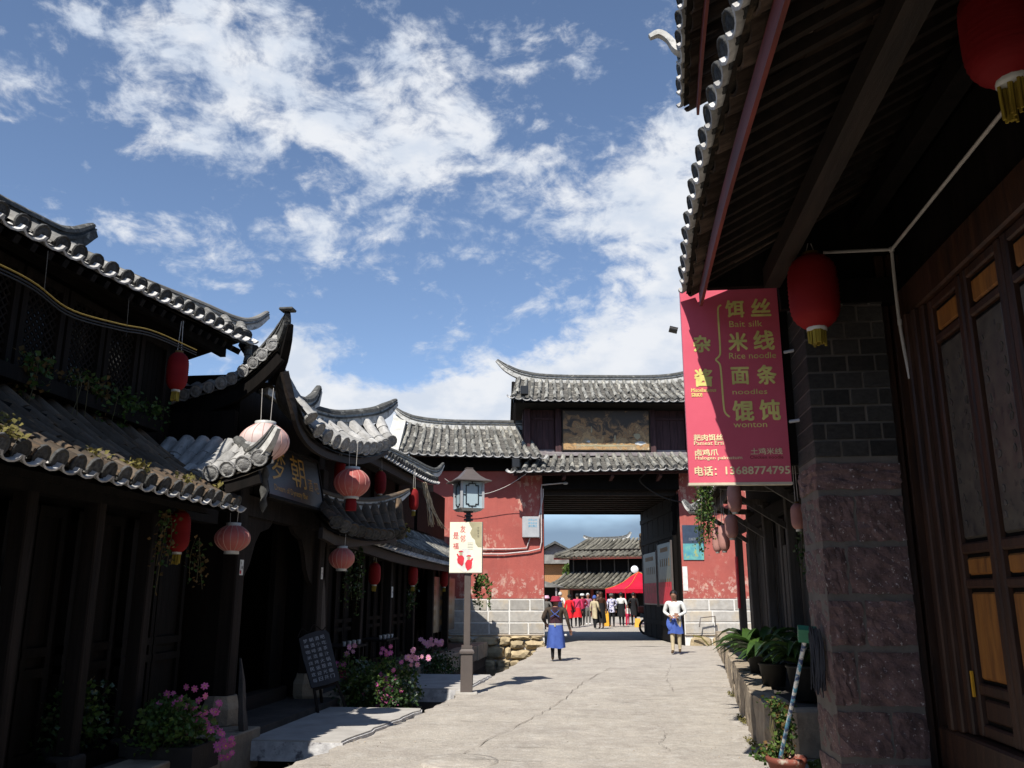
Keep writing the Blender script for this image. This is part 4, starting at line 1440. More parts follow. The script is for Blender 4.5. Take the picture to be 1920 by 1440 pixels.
def rough_stones(parent, x0, x1, z0, z1, seed, out=0.18):
    r_ = random.Random(seed)
    z = z0
    while z < z1 - 0.05:
        h = min(r_.uniform(0.26, 0.44), z1 - z)
        x = x0
        while x < x1:
            L = min(r_.uniform(0.35, 0.8), x1 - x + 0.05)
            if L > 0.12:
                bm = bmesh.new()
                bmesh.ops.create_icosphere(bm, subdivisions=2, radius=1.0)
                cx, cz = x + L / 2, z + h / 2
                for q in bm.verts:
                    n_ = q.co.copy()
                    f = (abs(n_.x) ** 4 + abs(n_.y) ** 4 + abs(n_.z) ** 4) ** (-0.25)
                    n_ *= f * r_.uniform(0.93, 1.06)
                    q.co = V((cx + n_.x * L / 2, 0.05 + n_.y * (out + 0.05) * r_.uniform(.8, 1.1), cz + n_.z * h / 2))
                bm.verts.index_update()
                b_ = MB(GM)
                b_.add([q.co.copy() for q in bm.verts], [[q.index for q in f.verts] for f in bm.faces], False)
                bm.free()
                b_.build('foundation_stone', 'rock', parent)
            x += L
        z += h


ashlar(G, -3.2, -2.13, 1)
ashlar(G, 2.16, 5.4, 2)
rough_stones(G, -3.2, -2.18, -0.70, 0.29, 4, 0.20)
rough_stones(G, 2.3, 4.6, -0.1, 0.29, 5, 0.12)
# return faces of the passage
MB(GM).box(-2.13, -2.11, 0.02, DEP, -0.1, 4.6).build('passage_lining', 'wood_dark', G)
MB(GM).box(2.125, 2.158, 0.02, DEP, -0.1, 4.6).build('passage_lining', 'wood_dark', G)
# passage ceiling: planks on cross beams
MB(GM).box(-2.2, 2.2, 0.1, DEP, 4.72, 4.80).build('ceiling', 'wood_dark', G)
for k in range(9):
    MB(GM).box(-2.2, 2.2, 0.35 + k * 0.70, 0.50 + k * 0.70, 4.58, 4.72).build('ceiling_beam', 'wood_beam', G)
MB(GM).box(-2.16, 2.18, -0.02, 0.24, 4.74, 5.08).build('lintel', 'wood_dark', G)
MB(GM).box(-2.16, 2.18, -0.05, 0.16, 5.09, 5.60).build('lintel_panel', 'wood_dark', G)
MB(GM).box(-2.2, 2.2, DEP - 0.25, DEP, 4.52, 4.75).build('rear_lintel', 'wood_dark', G)
# tall boarded leaf folded back against the right side of the passage
leafp = thing('gate_leaf', 'tall dark boarded gate leaf folded back along the right of the passage', 'gate leaf', gpt(2.05, 3, 0), R(8))
for k in range(12):
    y0 = 0.42 + k * 0.49
    MB(GM).box(2.02 - (k % 2) * 0.006, 2.12, y0, y0 + 0.475, 0.04, 4.56).build('plank', 'wood_dark', leafp)
for z0 in (0.5, 3.3, 4.1):
    MB(GM).box(1.985, 2.02, 0.42, 6.28, z0, z0 + 0.16).build('rail', 'wood_dark', leafp)
for (y0, y1, z0, z1, lab, mt) in ((0.55, 2.75, 1.15, 3.15, 'pale olive notice board with rows of small marks in the passage', 'olive'), (3.1, 5.6, 1.15, 2.95, 'dim olive notice board deeper in the passage', 'olive')):
    nb_ = thing('notice_board', lab, 'notice board', gpt(1.95, y0, z0), R(8), 'notice boards in the passage')
    MB(GM).bev(1.94, 1.98, y0, y1, z0, z1, 0.01).build('panel', mt, nb_)
    MB(GM).box(1.93, 1.985, y0 - .04, y0, z0 - .04, z1 + .04).build('frame_bar', 'metal_brown', nb_)
    MB(GM).box(1.93, 1.985, y1, y1 + .04, z0 - .04, z1 + .04).build('frame_bar', 'metal_brown', nb_)
    MB(GM).box(1.934, 1.938, y0 + .05, y1 - .05, z0 + 0.05, z0 + 0.75).build('red_reflection', 'paper_red', nb_)  # reflection of the red wall opposite, painted on as a flat red band
    t_ = MB(GM)
    for r_ in range(2):
        for c_ in range(5):
            t_.box(1.934, 1.938, y0 + .3 + c_ * .35, y0 + .38 + c_ * .35, z1 - .75 - r_ * .65, z1 - .5 - r_ * .65)
    t_.box(1.934, 1.938, y0 + .5, y1 - .5, z1 - .28, z1 - .14)
    t_.build('print', 'gold_dim', nb_)
# upper storey
MB(GM).box(-2.75, 2.75, 0.25, 3.4, 5.45, 7.55).build('upper_wall', 'wood_maroon', G)
for x in (-2.62, -1.62, 1.42, 2.62):
    MB(GM).bev(x - 0.10, x + 0.10, 0.02, 0.24, 5.50, 7.62, 0.015).build('post', 'wood_maroon', G)
MB(GM).box(-2.75, 2.75, 0.04, 0.26, 7.44, 7.66).build('eave_beam', 'wood_maroon', G)
MB(GM).bev(-2.55, 2.55, 0.0, 0.25, 5.80, 5.93, 0.01).build('sill', 'wood_pale', G)
for (x0, x1) in ((-2.50, -1.74), (1.54, 2.50)):
    n_ = 4
    for k in range(n_):
        a = x0 + (x1 - x0) * k / n_
        MB(GM).box(a + .004, a + (x1 - x0) / n_ - .004, 0.19 + (k % 2) * .006, 0.25, 5.93, 7.40).build('wall_board', 'wood_maroon', G)
    MB(GM).box(x0, x1, 0.15, 0.2, 7.0, 7.08).build('rail', 'wood_maroon', G)
    MB(GM).box(x0, x1, 0.15, 0.2, 5.94, 6.02).build('rail', 'wood_pale', G)
# painted panel
PT = thing('painted_panel', 'large faded brown landscape painting under the upper gate roof', 'painting', gpt(-0.1, 0, 6.0), R(8))
tl = Matrix.Translation((0, -0.02, 6.0)) @ Matrix.Rotation(R(5), 4, 'X')
MB(GM @ tl).box(-1.48, 1.28, 0.0, 0.05, 0.0, 1.25).build('canvas', 'painting', PT)
f = MB(GM @ tl)
f.box(-1.52, 1.32, -0.015, 0.06, -0.04, 0.0)
f.box(-1.52, 1.32, -0.015, 0.06, 1.25, 1.29)
f.box(-1.52, -1.48, -0.015, 0.06, 0.0, 1.25)
f.box(1.28, 1.32, -0.015, 0.06, 0.0, 1.25)
f.build('frame', 'wood_beam', PT)
r_ = random.Random(9)
for (x, z, w_, h_, mt) in ((0.15, 0.18, 0.07, 0.34, 'c_cream'), (-0.75, 0.22, 0.16, 0.08, 'c_white'), (0.78, 0.12, 0.42, 0.18, 'c_white'), (0.75, 0.32, 0.28, 0.25, 'c_cream'), (-1.42, 0.1, 2.5, 0.07, 'paper_tan'), (-0.6, 0.5, .06, .3, 'paper_tan')):
    n_ = 9
    pl = [(x + w_ / 2 + w_ / 2 * math.cos(2 * PI * k / n_) * r_.uniform(.6, 1), z + h_ / 2 + h_ / 2 * math.sin(2 * PI * k / n_) * r_.uniform(.6, 1)) for k in range(n_)]
    MB(GM @ tl).prism(pl, 'y', -0.003, 0.0005).build('paint_patch', mt, PT)

# roofs of the gate house
def gl(P):
    return [GM @ V(p) for p in P]


ev = smooth_curve(gl([(-3.2, -0.9, 7.52), (-2.6, -0.9, 7.44), (-1.5, -0.9, 7.42), (0, -0.9, 7.42), (1.5, -0.9, 7.42), (2.6, -0.9, 7.44), (3.2, -0.9, 7.52)]), 20)
tp = smooth_curve(gl([(-2.95, 1.1, 8.66), (-2.4, 1.1, 8.56), (0, 1.1, 8.52), (2.4, 1.1, 8.56), (2.95, 1.1, 8.66)]), 20)
tile_roof(G, ev, tp, 25, 6, 0.062, 0.10, 'tile', 'pan', part='upper_roof', jit=0.03)
ridge(G, gl([(-3.62, 1.0, 9.22), (-3.25, 1.05, 8.93), (-2.7, 1.1, 8.70), (-1.8, 1.1, 8.58), (0, 1.1, 8.56), (1.8, 1.1, 8.58), (2.7, 1.1, 8.70), (3.1, 1.05, 8.88), (3.45, 1.0, 9.2)]), 0.16, 0.24, [.35, .8, 1, 1, 1, 1, 1, .8, .35], n=40)
MB(GM).add([(-3.2, 1.1, 8.55), (3.2, 1.1, 8.55), (3.2, 3.6, 7.4), (-3.2, 3.6, 7.4)], [(0, 1, 2, 3)]) or None
d = MB(GM)
d.add([(-3.1, 1.1, 8.5), (3.1, 1.1, 8.5), (3.1, 3.9, 7.3), (-3.1, 3.9, 7.3)], [(0, 1, 2, 3)])
d.add([(-3.1, -0.8, 7.35), (3.1, -0.8, 7.35), (3.1, 3.9, 7.25), (-3.1, 3.9, 7.25)], [(0, 1, 2, 3)])
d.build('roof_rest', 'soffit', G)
# hanging verge boards at the gable ends
for sx in (-1, 1):
    b = MB(GM)
    b.prism([(-0.85, 7.36), (1.05, 8.5), (1.05, 8.25), (-0.55, 7.25), (-0.62, 6.75), (-0.70, 6.70), (-0.75, 6.9)], 'x', sx * 3.02, sx * 3.08)
    b.build('verge_board', 'wood_dark', G)
ev = smooth_curve(gl([(-3.2, -0.98, 5.17), (-2.6, -0.98, 5.19), (0, -0.98, 5.24), (2.6, -0.98, 5.30), (3.2, -0.98, 5.34)]), 12)
tp = smooth_curve(gl([(-2.95, 0.02, 5.72), (0, 0.02, 5.80), (2.95, 0.02, 5.86)]), 12)
tile_roof(G, ev, tp, 22, 3, 0.078, 0.02, 'tile', 'pan', part='skirt_roof', jit=0.02)
MB(GM).bar((-3.1, -0.55, 5.16), (3.1, -0.55, 5.28), 0.10, 0.16).build('eave_beam', 'wood_maroon', G)
for x in (-2.9, -1.5, 0, 1.5, 2.9):
    MB(GM).bar((x, 0.02, 5.05), (x, -0.6, 5.12 + x * .02), 0.10, 0.12).build('bracket_arm', 'wood_maroon', G)
for k, (x, z) in enumerate(((-3.02, 5.42), (-2.75, 7.72))):
    MB(GM).bev(x - .12, x + .12, -1.0, -0.78, z - 0.14, z + .14, .02).build('loudspeaker_box', 'metal_black', G)

# ------------------------------------------------------------------ left wing of the gate
Wg = thing('gate_wing', 'long red wall wing with grey tiled roof left of the passage', 'wing', gpt(-4.6, 1, 0), R(8))
MB(GM).box(-6.95, -3.2, 0.0, 2.2, 1.385, 5.75).build('red_wall', 'red_wall', Wg)
MB(GM).box(-6.95, -3.2, 0.012, 2.2, -0.7, 1.385).build('plinth_core', 'joint_white', Wg)
ashlar(Wg, -6.9, -3.2, 6)
rough_stones(Wg, -6.9, -3.2, -0.70, 0.29, 7, 0.22)
MB(GM).box(-6.9, -2.75, -0.10, 0.0, 5.3, 5.72).build('eave_beam', 'wood_dark', Wg)
ev = gl([(-6.72, -0.86, 5.78), (-5.5, -0.86, 5.70), (-3.5, -0.86, 5.66), (-2.15, -0.86, 5.62)])
tp = gl([(-6.62, 1.1, 7.04), (-5.5, 1.1, 6.95), (-3.5, 1.1, 6.93), (-2.55, 1.1, 6.92)])
tile_roof(Wg, smooth_curve(ev, 14), smooth_curve(tp, 14), 16, 7, 0.068, 0.10, 'tile', 'pan', part='roof', jit=0.02)
ridge(Wg, gl([(-7.0, 1.0, 7.52), (-6.7, 1.05, 7.28), (-6.2, 1.1, 7.10), (-5.2, 1.1, 7.0), (-3.6, 1.1, 6.98), (-2.6, 1.1, 6.97)]), 0.18, 0.24, [.4, .8, 1, 1, 1, 1], n=30)
d = MB(GM)
d.add([(-6.6, 1.1, 6.9), (-2.6, 1.1, 6.9), (-2.6, 2.9, 5.7), (-6.6, 2.9, 5.7)], [(0, 1, 2, 3)])
d.build('roof_rest', 'pan', Wg)
# whitewashed gable with a stepped parapet at the far left end
b = MB(GM)
b.prism([(-0.95, 5.55), (-0.95, 5.85), (1.0, 7.15), (1.1, 7.35), (1.25, 7.2), (2.4, 6.0), (2.4, 5.0), (-0.1, 5.0)], 'x', -7.05, -6.62)
b.build('gable', 'plaster_white', Wg)
MB(GM).box(-7.6, -6.95, 0.15, 1.9, 4.4, 5.6).build('side_wall', 'plaster_white', Wg)

# electrics on the wall
eb = thing('meter_box', 'pale grey electrical box with blue print on the red wall', 'meter box', gpt(-2.5, -0.1, 3.2), R(8))
MB(GM).bev(-2.80, -2.27, -0.20, -0.002, 3.22, 3.86, 0.015).build('case', 'metal_grey', eb)
t_ = MB(GM)
for r0, zz in enumerate((3.72, 3.62, 3.53)):
    text_on(t_, ['供电公司', '用电安全', '请勿靠近'][r0], (-2.62, -0.203, 0), V((1, 0, 0)), V((0, 0, 1)), 0, zz, 0.28, 0.07)
t_.build('print', 'ink_blue', eb)
cd_ = thing('wall_conduits', 'pale bent conduits running from the grey box along the red wall', 'conduit', gpt(-3, -0.1, 2.8), R(8))
for P in ([(-5.0, -.05, 2.86), (-3.2, -.05, 2.87), (-2.66, -.05, 2.9), (-2.56, -.06, 3.22)], [(-5.0, -.07, 2.72), (-3.4, -.07, 2.72), (-2.6, -.07, 2.80), (-2.25, -.07, 2.88), (-2.2, -.07, 3.1), (-2.2, -.07, 4.7), (-2.18, -.08, 4.86), (-1.5, -.1, 4.92)], [(-2.26, -.05, 3.2), (-2.26, -.05, 3.9), (-2.14, -.05, 4.5), (-2.14, -.05, 4.74)]):
    MB(GM).tube(P, 0.022, 6).build('conduit', 'pipe_pale', cd_)
cl = thing('passage_lamp', 'small round lamp on a bent pipe under the lower gate roof', 'lamp', gpt(-1.45, -.1, 4.9), R(8))
MB(GM).lathe([(0.0, .03), (.07, .02), (.09, -.02), (.05, -.05), (0, -.05)], (-1.44, -.12, 4.92), 12).build('head', 'metal_grey', cl)
# cables drooping across the front
for k, (P, lab) in enumerate((([(1.0, -.9, 5.15), (0.9, -.3, 4.95), (1.6, -.1, 4.5), (2.45, -.05, 4.28)], 'black cable drooping across the dark lintel of the passage'),
                         ([(-5.2, -.8, 4.95), (-4.6, -.6, 4.58), (-4.0, -.5, 4.52), (-3.3, -.6, 4.75), (-2.7, -.9, 5.1)], 'string of small white lights sagging over the lamp post'))):
    o = MB(GM).tube(smooth_curve(P, 20), 0.022 if k == 0 else 0.010, 5).build('cable', 'cable_black' if k == 0 else 'pipe_white')
    tag(o, lab, 'cable')
# wall poster right of the passage
po = thing('wall_poster', 'blue green printed poster on the red wall right of the passage', 'poster', gpt(2.5, -.03, 2.9), R(8))
MB(GM).box(2.22, 2.86, -0.03, -0.003, 2.55, 3.05).build('picture', 'poster_blue', po)
MB(GM).box(2.22, 2.86, -0.032, -0.004, 3.051, 3.62).build('heading', 'poster_dark', po)
t_ = MB(GM)
text_on(t_, '古城导览', (2.40, -0.036, 0), V((1, 0, 0)), V((0, 0, 1)), 0, 3.14, 0.3, 0.09)
t_.build('print', 'ink_grey', po)
ws = thing('paper_strip', 'white paper strip pasted on the corner of the right wall', 'notice', gpt(2.2, -.02, 1.7), R(8))
MB(GM).box(2.17, 2.32, -0.012, -0.003, 1.62, 2.35).build('sheet', 'paper_white', ws)

# stone trough bracket and pipe below the right wall
tr = thing('water_pipe', 'thin bent pipe leaning on the pale stones right of the passage', 'pipe', gpt(3.0, -.3, 0), R(8))
MB(GM).tube([(2.55, -.25, 0.55), (2.6, -.25, 0.82), (3.05, -.22, 0.86), (3.05, -.22, 0.25)], 0.02, 6).build('pipe', 'metal_brown', tr)
MB(GM).tube([(2.35, -.2, .3), (2.6, -.25, 0.25), (2.8, -.28, 0.02)], 0.025, 6).build('hose', 'moss', tr)

# ------------------------------------------------------------------ near shop on the right (R1)
S = thing('noodle_shop', 'near dark shop on the right with deep tiled eaves and carved doors', 'shop', (2.5, 4, 0.3))
Y0, Y1 = 0.6, 7.05
# wall end: purple stone below, brick above
px0, px1, py0, py1 = 1.56, 2.19, 6.72, 7.36
MB().box(px0 + .012, px1 - .012, py0 + .012, py1 - .012, -0.1, 3.9).build('pillar_core', 'joint_grey', S)
rg = random.Random(21)
z = 0.0
while z < 2.46:
    h = min(rg.uniform(0.34, 0.46), 2.50 - z)
    cut = px0 + (px1 - px0) * rg.choice((0.28, 0.42, 0.6, 1.0))
    segs = [(px0, cut), (cut, px1)] if cut < px1 - .05 else [(px0, px1)]
    for (a, c_) in segs:
        bm = bmesh.new()
        bmesh.ops.create_cube(bm, size=1.0)
        bmesh.ops.subdivide_edges(bm, edges=bm.edges, cuts=6, use_grid_fill=True)
        ja = 0.018 if a > px0 else 0
        jc = 0.018 if c_ < px1 else 0
        for q in bm.verts:
            edge_ = sum(1 for u in q.co if abs(u) > 0.49)
            f = 0.985 if edge_ >= 2 else 1.004
            q.co = V(((a + c_) / 2 + q.co.x * f * (c_ - a - ja - jc), (py0 + py1) / 2 + q.co.y * f * (py1 - py0), z + h / 2 + q.co.z * (h - 0.05)))
            q.co += V((rg.uniform(-1, 1), rg.uniform(-1, 1), rg.uniform(-1, 1))) * 0.008
        bm.verts.index_update()
        b = MB()
        b.add([q.co.copy() for q in bm.verts], [[q.index for q in f_.verts] for f_ in bm.faces])
        bm.free()
        b.build('pillar_stone', 'stone_purple', S)
    z += h
BR = MB().bev(-0.5, 0.5, -0.5, 0.5, -0.5, 0.5, 0.03).mesh('brick', 'brick')
z = 2.52
k = 0
while z < 3.80:
    h = 0.135
    n_ = 3
    off = 0.5 if k % 2 else 0.0
    xs = [px0] + [px0 + (px1 - px0) * (i + off) / n_ for i in range(0, n_ + 1) if px0 + 0.03 < px0 + (px1 - px0) * (i + off) / n_ < px1 - 0.03] + [px1]
    for a, c_ in zip(xs, xs[1:]):
        m_ = Matrix.Translation(((a + c_) / 2, (py0 + py1) / 2 + rg.uniform(-.006, .006), z + h / 2)) @ Matrix.Diagonal((c_ - a - 0.012, py1 - py0, h - 0.014, 1))
        inst('brick', BR, m_, S)
    z += h
    k += 1
# shop wall with door leaves, street side at X = 2.53
XD = 2.34
MB().box(XD + 0.10, 7, -5, 8.8, 0.28, 4.6).build('wall', 'wood_dark', S)
MB().box(2.20, 7, 6.9, 7.3, 0.28, 4.6).build('cross_wall', 'wood_dark', S)
for k in range(4):
    MB().bev(2.20 + k * .085, 2.27 + k * .085, 6.84 - .02 * (k % 2), 6.9, 0.28, 4.2, .008).build('wall_board', 'wood_brown', S)
MB().bev(XD - 0.10, XD + 0.10, -5, 6.69, 0.282, 0.61, 0.015).build('threshold', 'wood_brown', S)
MB().bev(XD - 0.06, XD + 0.12, -5, 6.70, 3.56, 3.82, 0.015).build('lintel', 'wood_brown', S)
MB().box(XD + 0.0, XD + 0.11, -5, 6.70, 3.82, 4.6).build('upper_boards', 'wood_dark', S)
for k in range(3):
    MB().bev(XD - 0.05 - 0.03 * k, XD + 0.09, 6.40 - 0.10 * (2 - k), 6.49 - 0.10 * (2 - k), 0.61, 3.56, 0.012).build('jamb', 'wood_brown', S)


def door_leaf(y1, w_):
    y0 = y1 - w_
    d = MB()
    for yy in (y0, y1 - 0.075):
        d.bev(XD - 0.035, XD + 0.05, yy, yy + 0.075, 0.62, 3.55, 0.012)
    zs = ((0.62, 0.70), (0.88, 0.95), (1.54, 1.60), (1.76, 1.83), (3.22, 3.28), (3.48, 3.55))
    for z0, z1 in zs:
        d.bev(XD - 0.030, XD + 0.045, y0 + 0.07, y1 - 0.07, z0, z1, 0.012)
    leaf = d.build('door_leaf', 'wood_brown', S)
    for z0, z1, mt in ((0.70, 0.88, 'wood_brown'), (0.95, 1.54, 'wood_orange'), (1.60, 1.76, 'wood_orange'), (1.83, 3.22, 'panel_paper'), (3.28, 3.48, 'wood_orange')):
        f = MB().bev(XD + 0.004, XD + 0.045, y0 + 0.075, y1 - 0.075, z0, z1, 0.004)
        f.build('panel_back', 'wood_dark', leaf)
        pb = MB().bev(XD - 0.014, XD + 0.03, y0 + 0.105, y1 - 0.105, z0 + 0.025, z1 - 0.025, 0.012)
        pb.build('panel', mt, leaf)
        if mt == 'panel_paper':
            g_ = MB()
            r_ = random.Random(int(y1 * 100))
            for q in range(13):
                for s_ in range(2):
                    cy = y0 + 0.17 + s_ * (w_ - 0.34) + r_.uniform(-.02, .02)
                    cz = z0 + 0.12 + q * 0.09 + r_.uniform(-.02, .02)
                    g_.prism([(cy + 0.03 * math.cos(t) * r_.uniform(.4, 1.1), cz + 0.035 * math.sin(t) * r_.uniform(.4, 1.1)) for t in [i * 2 * PI / 7 for i in range(7)]], 'x', XD - 0.018, XD - 0.013)
            g_.build('carving', 'wood_grey', leaf)


yy = 6.16
for k in range(9):
    door_leaf(yy, 0.58)
    yy -= 0.60
# deep eave, seen from below
ev = smooth_curve([(0.66, Y0, 4.06), (0.67, 2.5, 4.08), (0.67, 3.5, 4.12), (0.665, 4.5, 4.18), (0.66, 5.8, 4.18), (0.68, 6.6, 4.10), (0.69, Y1, 4.08)], 20)
tp = smooth_curve([(2.75, Y0, 5.25), (2.75, 4.5, 5.25), (2.75, Y1, 5.28)], 10)
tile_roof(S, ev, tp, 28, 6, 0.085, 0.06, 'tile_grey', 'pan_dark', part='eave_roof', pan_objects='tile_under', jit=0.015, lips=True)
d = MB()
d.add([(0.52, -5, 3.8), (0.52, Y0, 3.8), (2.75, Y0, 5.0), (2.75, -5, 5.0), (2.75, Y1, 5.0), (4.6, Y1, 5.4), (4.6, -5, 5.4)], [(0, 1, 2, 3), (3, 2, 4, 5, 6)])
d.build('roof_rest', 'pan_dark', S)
MB().sweep(smooth_curve([(0.775, -3, 3.93), (0.775, 2.5, 3.93), (0.78, 5.0, 3.97), (0.80, 6.95, 3.93)], 20), [(-.012, -.075), (.012, -.075), (.012, .075), (-.012, .075)]).build('fascia', 'fascia_red', S)
for k in range(34):
    y = 0.9 + k * 0.185 + rg.uniform(-.03, .03)
    MB().bar((0.79, y, 4.02), (2.62, y, 5.02), 0.05, 0.06).build('rafter', 'wood_beam', S)
MB().bar((1.38, -3, 4.06), (1.38, 6.9, 4.06), 0.13, 0.17).build('purlin', 'wood_beam', S)
MB().bar((2.10, -3, 4.48), (2.10, 6.9, 4.48), 0.13, 0.16).build('purlin', 'wood_dark', S)
MB().bar((1.58, 6.80, 3.86), (2.6, 6.80, 3.86), 0.18, 0.20).build('tie_beam', 'wood_dark', S)
MB().prism([(0.86, 4.01), (1.44, 4.01), (1.45, 3.80), (6, 3.80), (6, 5.4), (2.75, 5.2), (1.50, 4.50)], 'y', 6.93, 7.0).build('gable_boards', 'wood_dark', S)
MB().bev(1.44, 1.575, 7.30, 7.36, 2.55, 4.2, .01).build('corner_board', 'wood_dark', S)
# upper storey above the eave with its own eave
ev = smooth_curve([(0.62, Y0, 5.90), (0.63, 4.0, 5.90), (0.68, 5.8, 5.93), (0.78, 7.25, 6.0)], 12)
tp = [(2.6, Y0, 7.0), (2.6, 7.25, 7.05)]
tile_roof(S, ev, tp, 26, 3, 0.09, 0.05, 'tile_grey', 'pan_dark', part='upper_roof', pan_objects='tile_under')
MB().sweep(smooth_curve([(0.76, -1, 5.78), (0.77, 4.0, 5.78), (0.82, 5.8, 5.81), (0.90, 7.22, 5.88)], 14), [(-.012, -.07), (.012, -.07), (.012, .07), (-.012, .07)]).build('fascia', 'fascia_red', S)
MB().box(2.4, 6, -5, 7.3, 4.4, 6.9).build('upper_wall', 'wood_dark', S)
# pale upturned eave ornament
MB().sweep(smooth_curve([(0.74, 6.5, 5.98), (0.66, 6.5, 6.02), (0.60, 6.5, 6.12), (0.52, 6.5, 6.18), (0.44, 6.5, 6.15)], 14), [(-.04, -.03), (.04, -.03), (.04, .03), (-.04, .03)], [1.2, 1.0, .8, .8, .6]).build('eave_ornament', 'mortar', S)

# white conduit under the eave
pc = thing('ceiling_conduit', 'thin pale conduit with a bent drop beside the near red lantern', 'conduit', (2.2, 6.4, 3.1))
MB().tube([(1.70, 6.45, 4.09), (2.20, 6.45, 4.09)], 0.013, 8).build('pipe', 'pipe_white', pc)
MB().tube([(2.21, 6.45, 4.09), (2.21, 4.2, 4.09), (2.21, 1.5, 4.09)], 0.013, 8).build('pipe', 'pipe_white', pc)
MB().tube(smooth_curve([(2.21, 6.45, 4.08), (2.205, 6.45, 3.75), (2.21, 6.45, 3.43), (2.235, 6.45, 3.06)], 12), 0.013, 8).build('pipe', 'pipe_white', pc)
MB().lathe([(0.017, -.02), (0.017, .02)], (2.209, 6.45, 3.50), 8).build('joint', 'pipe_white', pc)
for q in (V((2.21, 6.45, 4.09)),):
    MB().lathe([(0.0, -.022), (0.02, -.018), (0.02, .018), (0.0, .022)], q, 8).build('joint', 'pipe_white', pc)

# ------------------------------------------------------------------ banner sign
BN = thing('menu_banner', 'tall pink red menu sign with yellow characters hung from the right eave', 'sign', (1.15, 7.2, 2.4))
bw, bh = 0.835, 1.70
bm_ = Matrix.Translation((0.655, 7.22, 2.405)) @ Matrix.Rotation(R(2.0), 4, 'Z')
MB(bm_).box(0, bw, 0.0, 0.05, 0, bh).build('panel', 'banner', BN)
MB(bm_).box(-0.006, bw + .006, -0.004, 0.056, -0.022, -0.001).build('frame_bar', 'frame_cream', BN)
MB(bm_).box(-0.006, bw + .006, -0.004, 0.056, bh + .001, bh + .016).build('frame_bar', 'frame_cream', BN)
O, RT, UP = V((0, -0.003, 0)), V((1, 0, 0)), V((0, 0, 1))
K = bw / 184.0     # sign measured on a 184 x 365 grid


def put(b, s, x0, y0, x1, y1, bold=0.012):
    text_on(b, s, O, RT, UP, x0 * K, bh - y1 * K, (x1 - x0) * K, (y1 - y0) * K, bold)


for s, x0, y0, x1, y1 in (('饵', 83, 23, 121, 60), ('丝', 131, 21, 171, 59), ('米', 85, 88, 123, 127), ('线', 132, 85, 173, 126), ('面', 86, 156, 122, 192), ('条', 134, 153, 172, 193), ('馄', 85, 221, 126, 262), ('饨', 134, 220, 174, 261), ('杂', 19, 92, 54, 128), ('酱', 18, 158, 54, 195)):
    g_ = MB(bm_)
    put(g_, s, x0 + 2, y0 + 2, x1 - 2, y1 - 2, 0.075)
    g_.build('character', 'banner_gold', BN)
for s, x0, y0, x1, y1, bo in (('Bait silk', 90, 66, 152, 78, 0), ('Rice noodle', 86, 129, 173, 141, 0), ('noodles', 88, 200, 152, 210, 0), ('wonton', 86, 264, 147, 273, 0), ('Miscellaneous', 12, 197, 58, 204, .05), ('sauce', 12, 206, 32, 213, .05)):
    g_ = MB(bm_)
    put(g_, s, x0, y0, x1, y1, bo)
    g_.build('lettering', 'banner_gold', BN)
g_ = MB(bm_)
# curly bracket
pts_ = [(77, 33), (71, 39), (70, 60), (70, 120), (68, 134), (61, 142), (67, 150), (69, 165), (70, 225), (72, 244), (80, 253)]
Pb = smooth_curve([(x * K, -0.0035, bh - y_ * K) for x, y_ in pts_], 60)
Lq, Rq = [], []
for i, p in enumerate(Pb):
    d_ = (Pb[min(i + 1, 59)] - Pb[max(i - 1, 0)]).normalized()
    s_ = V((d_.z, 0, -d_.x)) * 0.0075
    Lq.append(p + s_)
    Rq.append(p - s_)
g_.add(Lq + Rq, [(i, i + 1, 61 + i, 60 + i) for i in range(59)])
g_.build('curly_bracket', 'banner_gold', BN)
for s, x0, y0, x1, y1, bo in (('Pameat Ersi', 12, 298, 66, 305, .04), ('Halogen palmatum', 13, 326, 98, 334, .04), ('耙肉饵丝', 12, 285, 65, 297, .06), ('卤鸡爪', 13, 313, 55, 325, .06), ('土鸡米线', 114, 312, 171, 324, .04), ('电话：', 11, 345, 50, 362, .07), ('13688774795', 67, 346, 182, 360, .07)):
    g_ = MB(bm_)
    put(g_, s, x0, y0, x1, y1, bo)
    g_.build('lettering', 'banner_cream', BN)
g_ = MB(bm_)
put(g_, 'Chicken noodle', 112, 326, 172, 332, 0)
g_.build('lettering', 'fascia_red', BN, label='faint dark red lettering')
MB().tube([(1.50, 7.2, 2.9), (1.60, 7.12, 2.9)], 0.014, 6).build('mount', 'metal_grey', BN)
MB().tube([(1.50, 7.2, 3.5), (1.60, 7.12, 3.5)], 0.014, 6).build('mount', 'metal_grey', BN)
MB().tube([(0.62, 7.25, 3.74), (0.55, 7.25, 3.76)], 0.03, 8).build('mount', 'metal_black', BN)

# ------------------------------------------------------------------ row of shops further along on the right (R2)
T = thing('shutter_shop', 'low grey timber shop with plank shutters behind the potted plants', 'shop', (2.6, 12, 0.44))
MB().box(2.62, 7, 7.4, 17.1, 0.44, 3.5).build('wall', 'wood_dark', T)
MB().box(2.42, 2.62, 7.4, 17.1, 0.442, 0.56).build('sill', 'wood_grey', T)
rg = random.Random(31)
y = 7.6
BD = MB().bev(-0.5, 0.5, -0.5, 0.5, -0.5, 0.5, 0.02).mesh('board', 'wood_grey')
while y < 16.9:
    w_ = rg.uniform(0.14, 0.30)
    zt = rg.choice((2.2, 2.45, 2.6, 2.6))
    zb = 0.56
    m_ = Matrix.Translation((2.56 - rg.uniform(0, 0.05), y + w_ / 2, (zt + zb) / 2)) @ Matrix.Diagonal((0.05, w_ - 0.012, zt - zb, 1))
    inst('board', BD, m_, T)
    y += w_ + rg.choice((0.0, 0.0, 0.0, 0.05))
for py in (8.4, 10.2, 12.0, 13.8, 15.4, 16.95):
    MB().bev(2.34, 2.47, py - .07, py + .07, 0.44, 2.9, .012).build('post', 'wood_grey', T)
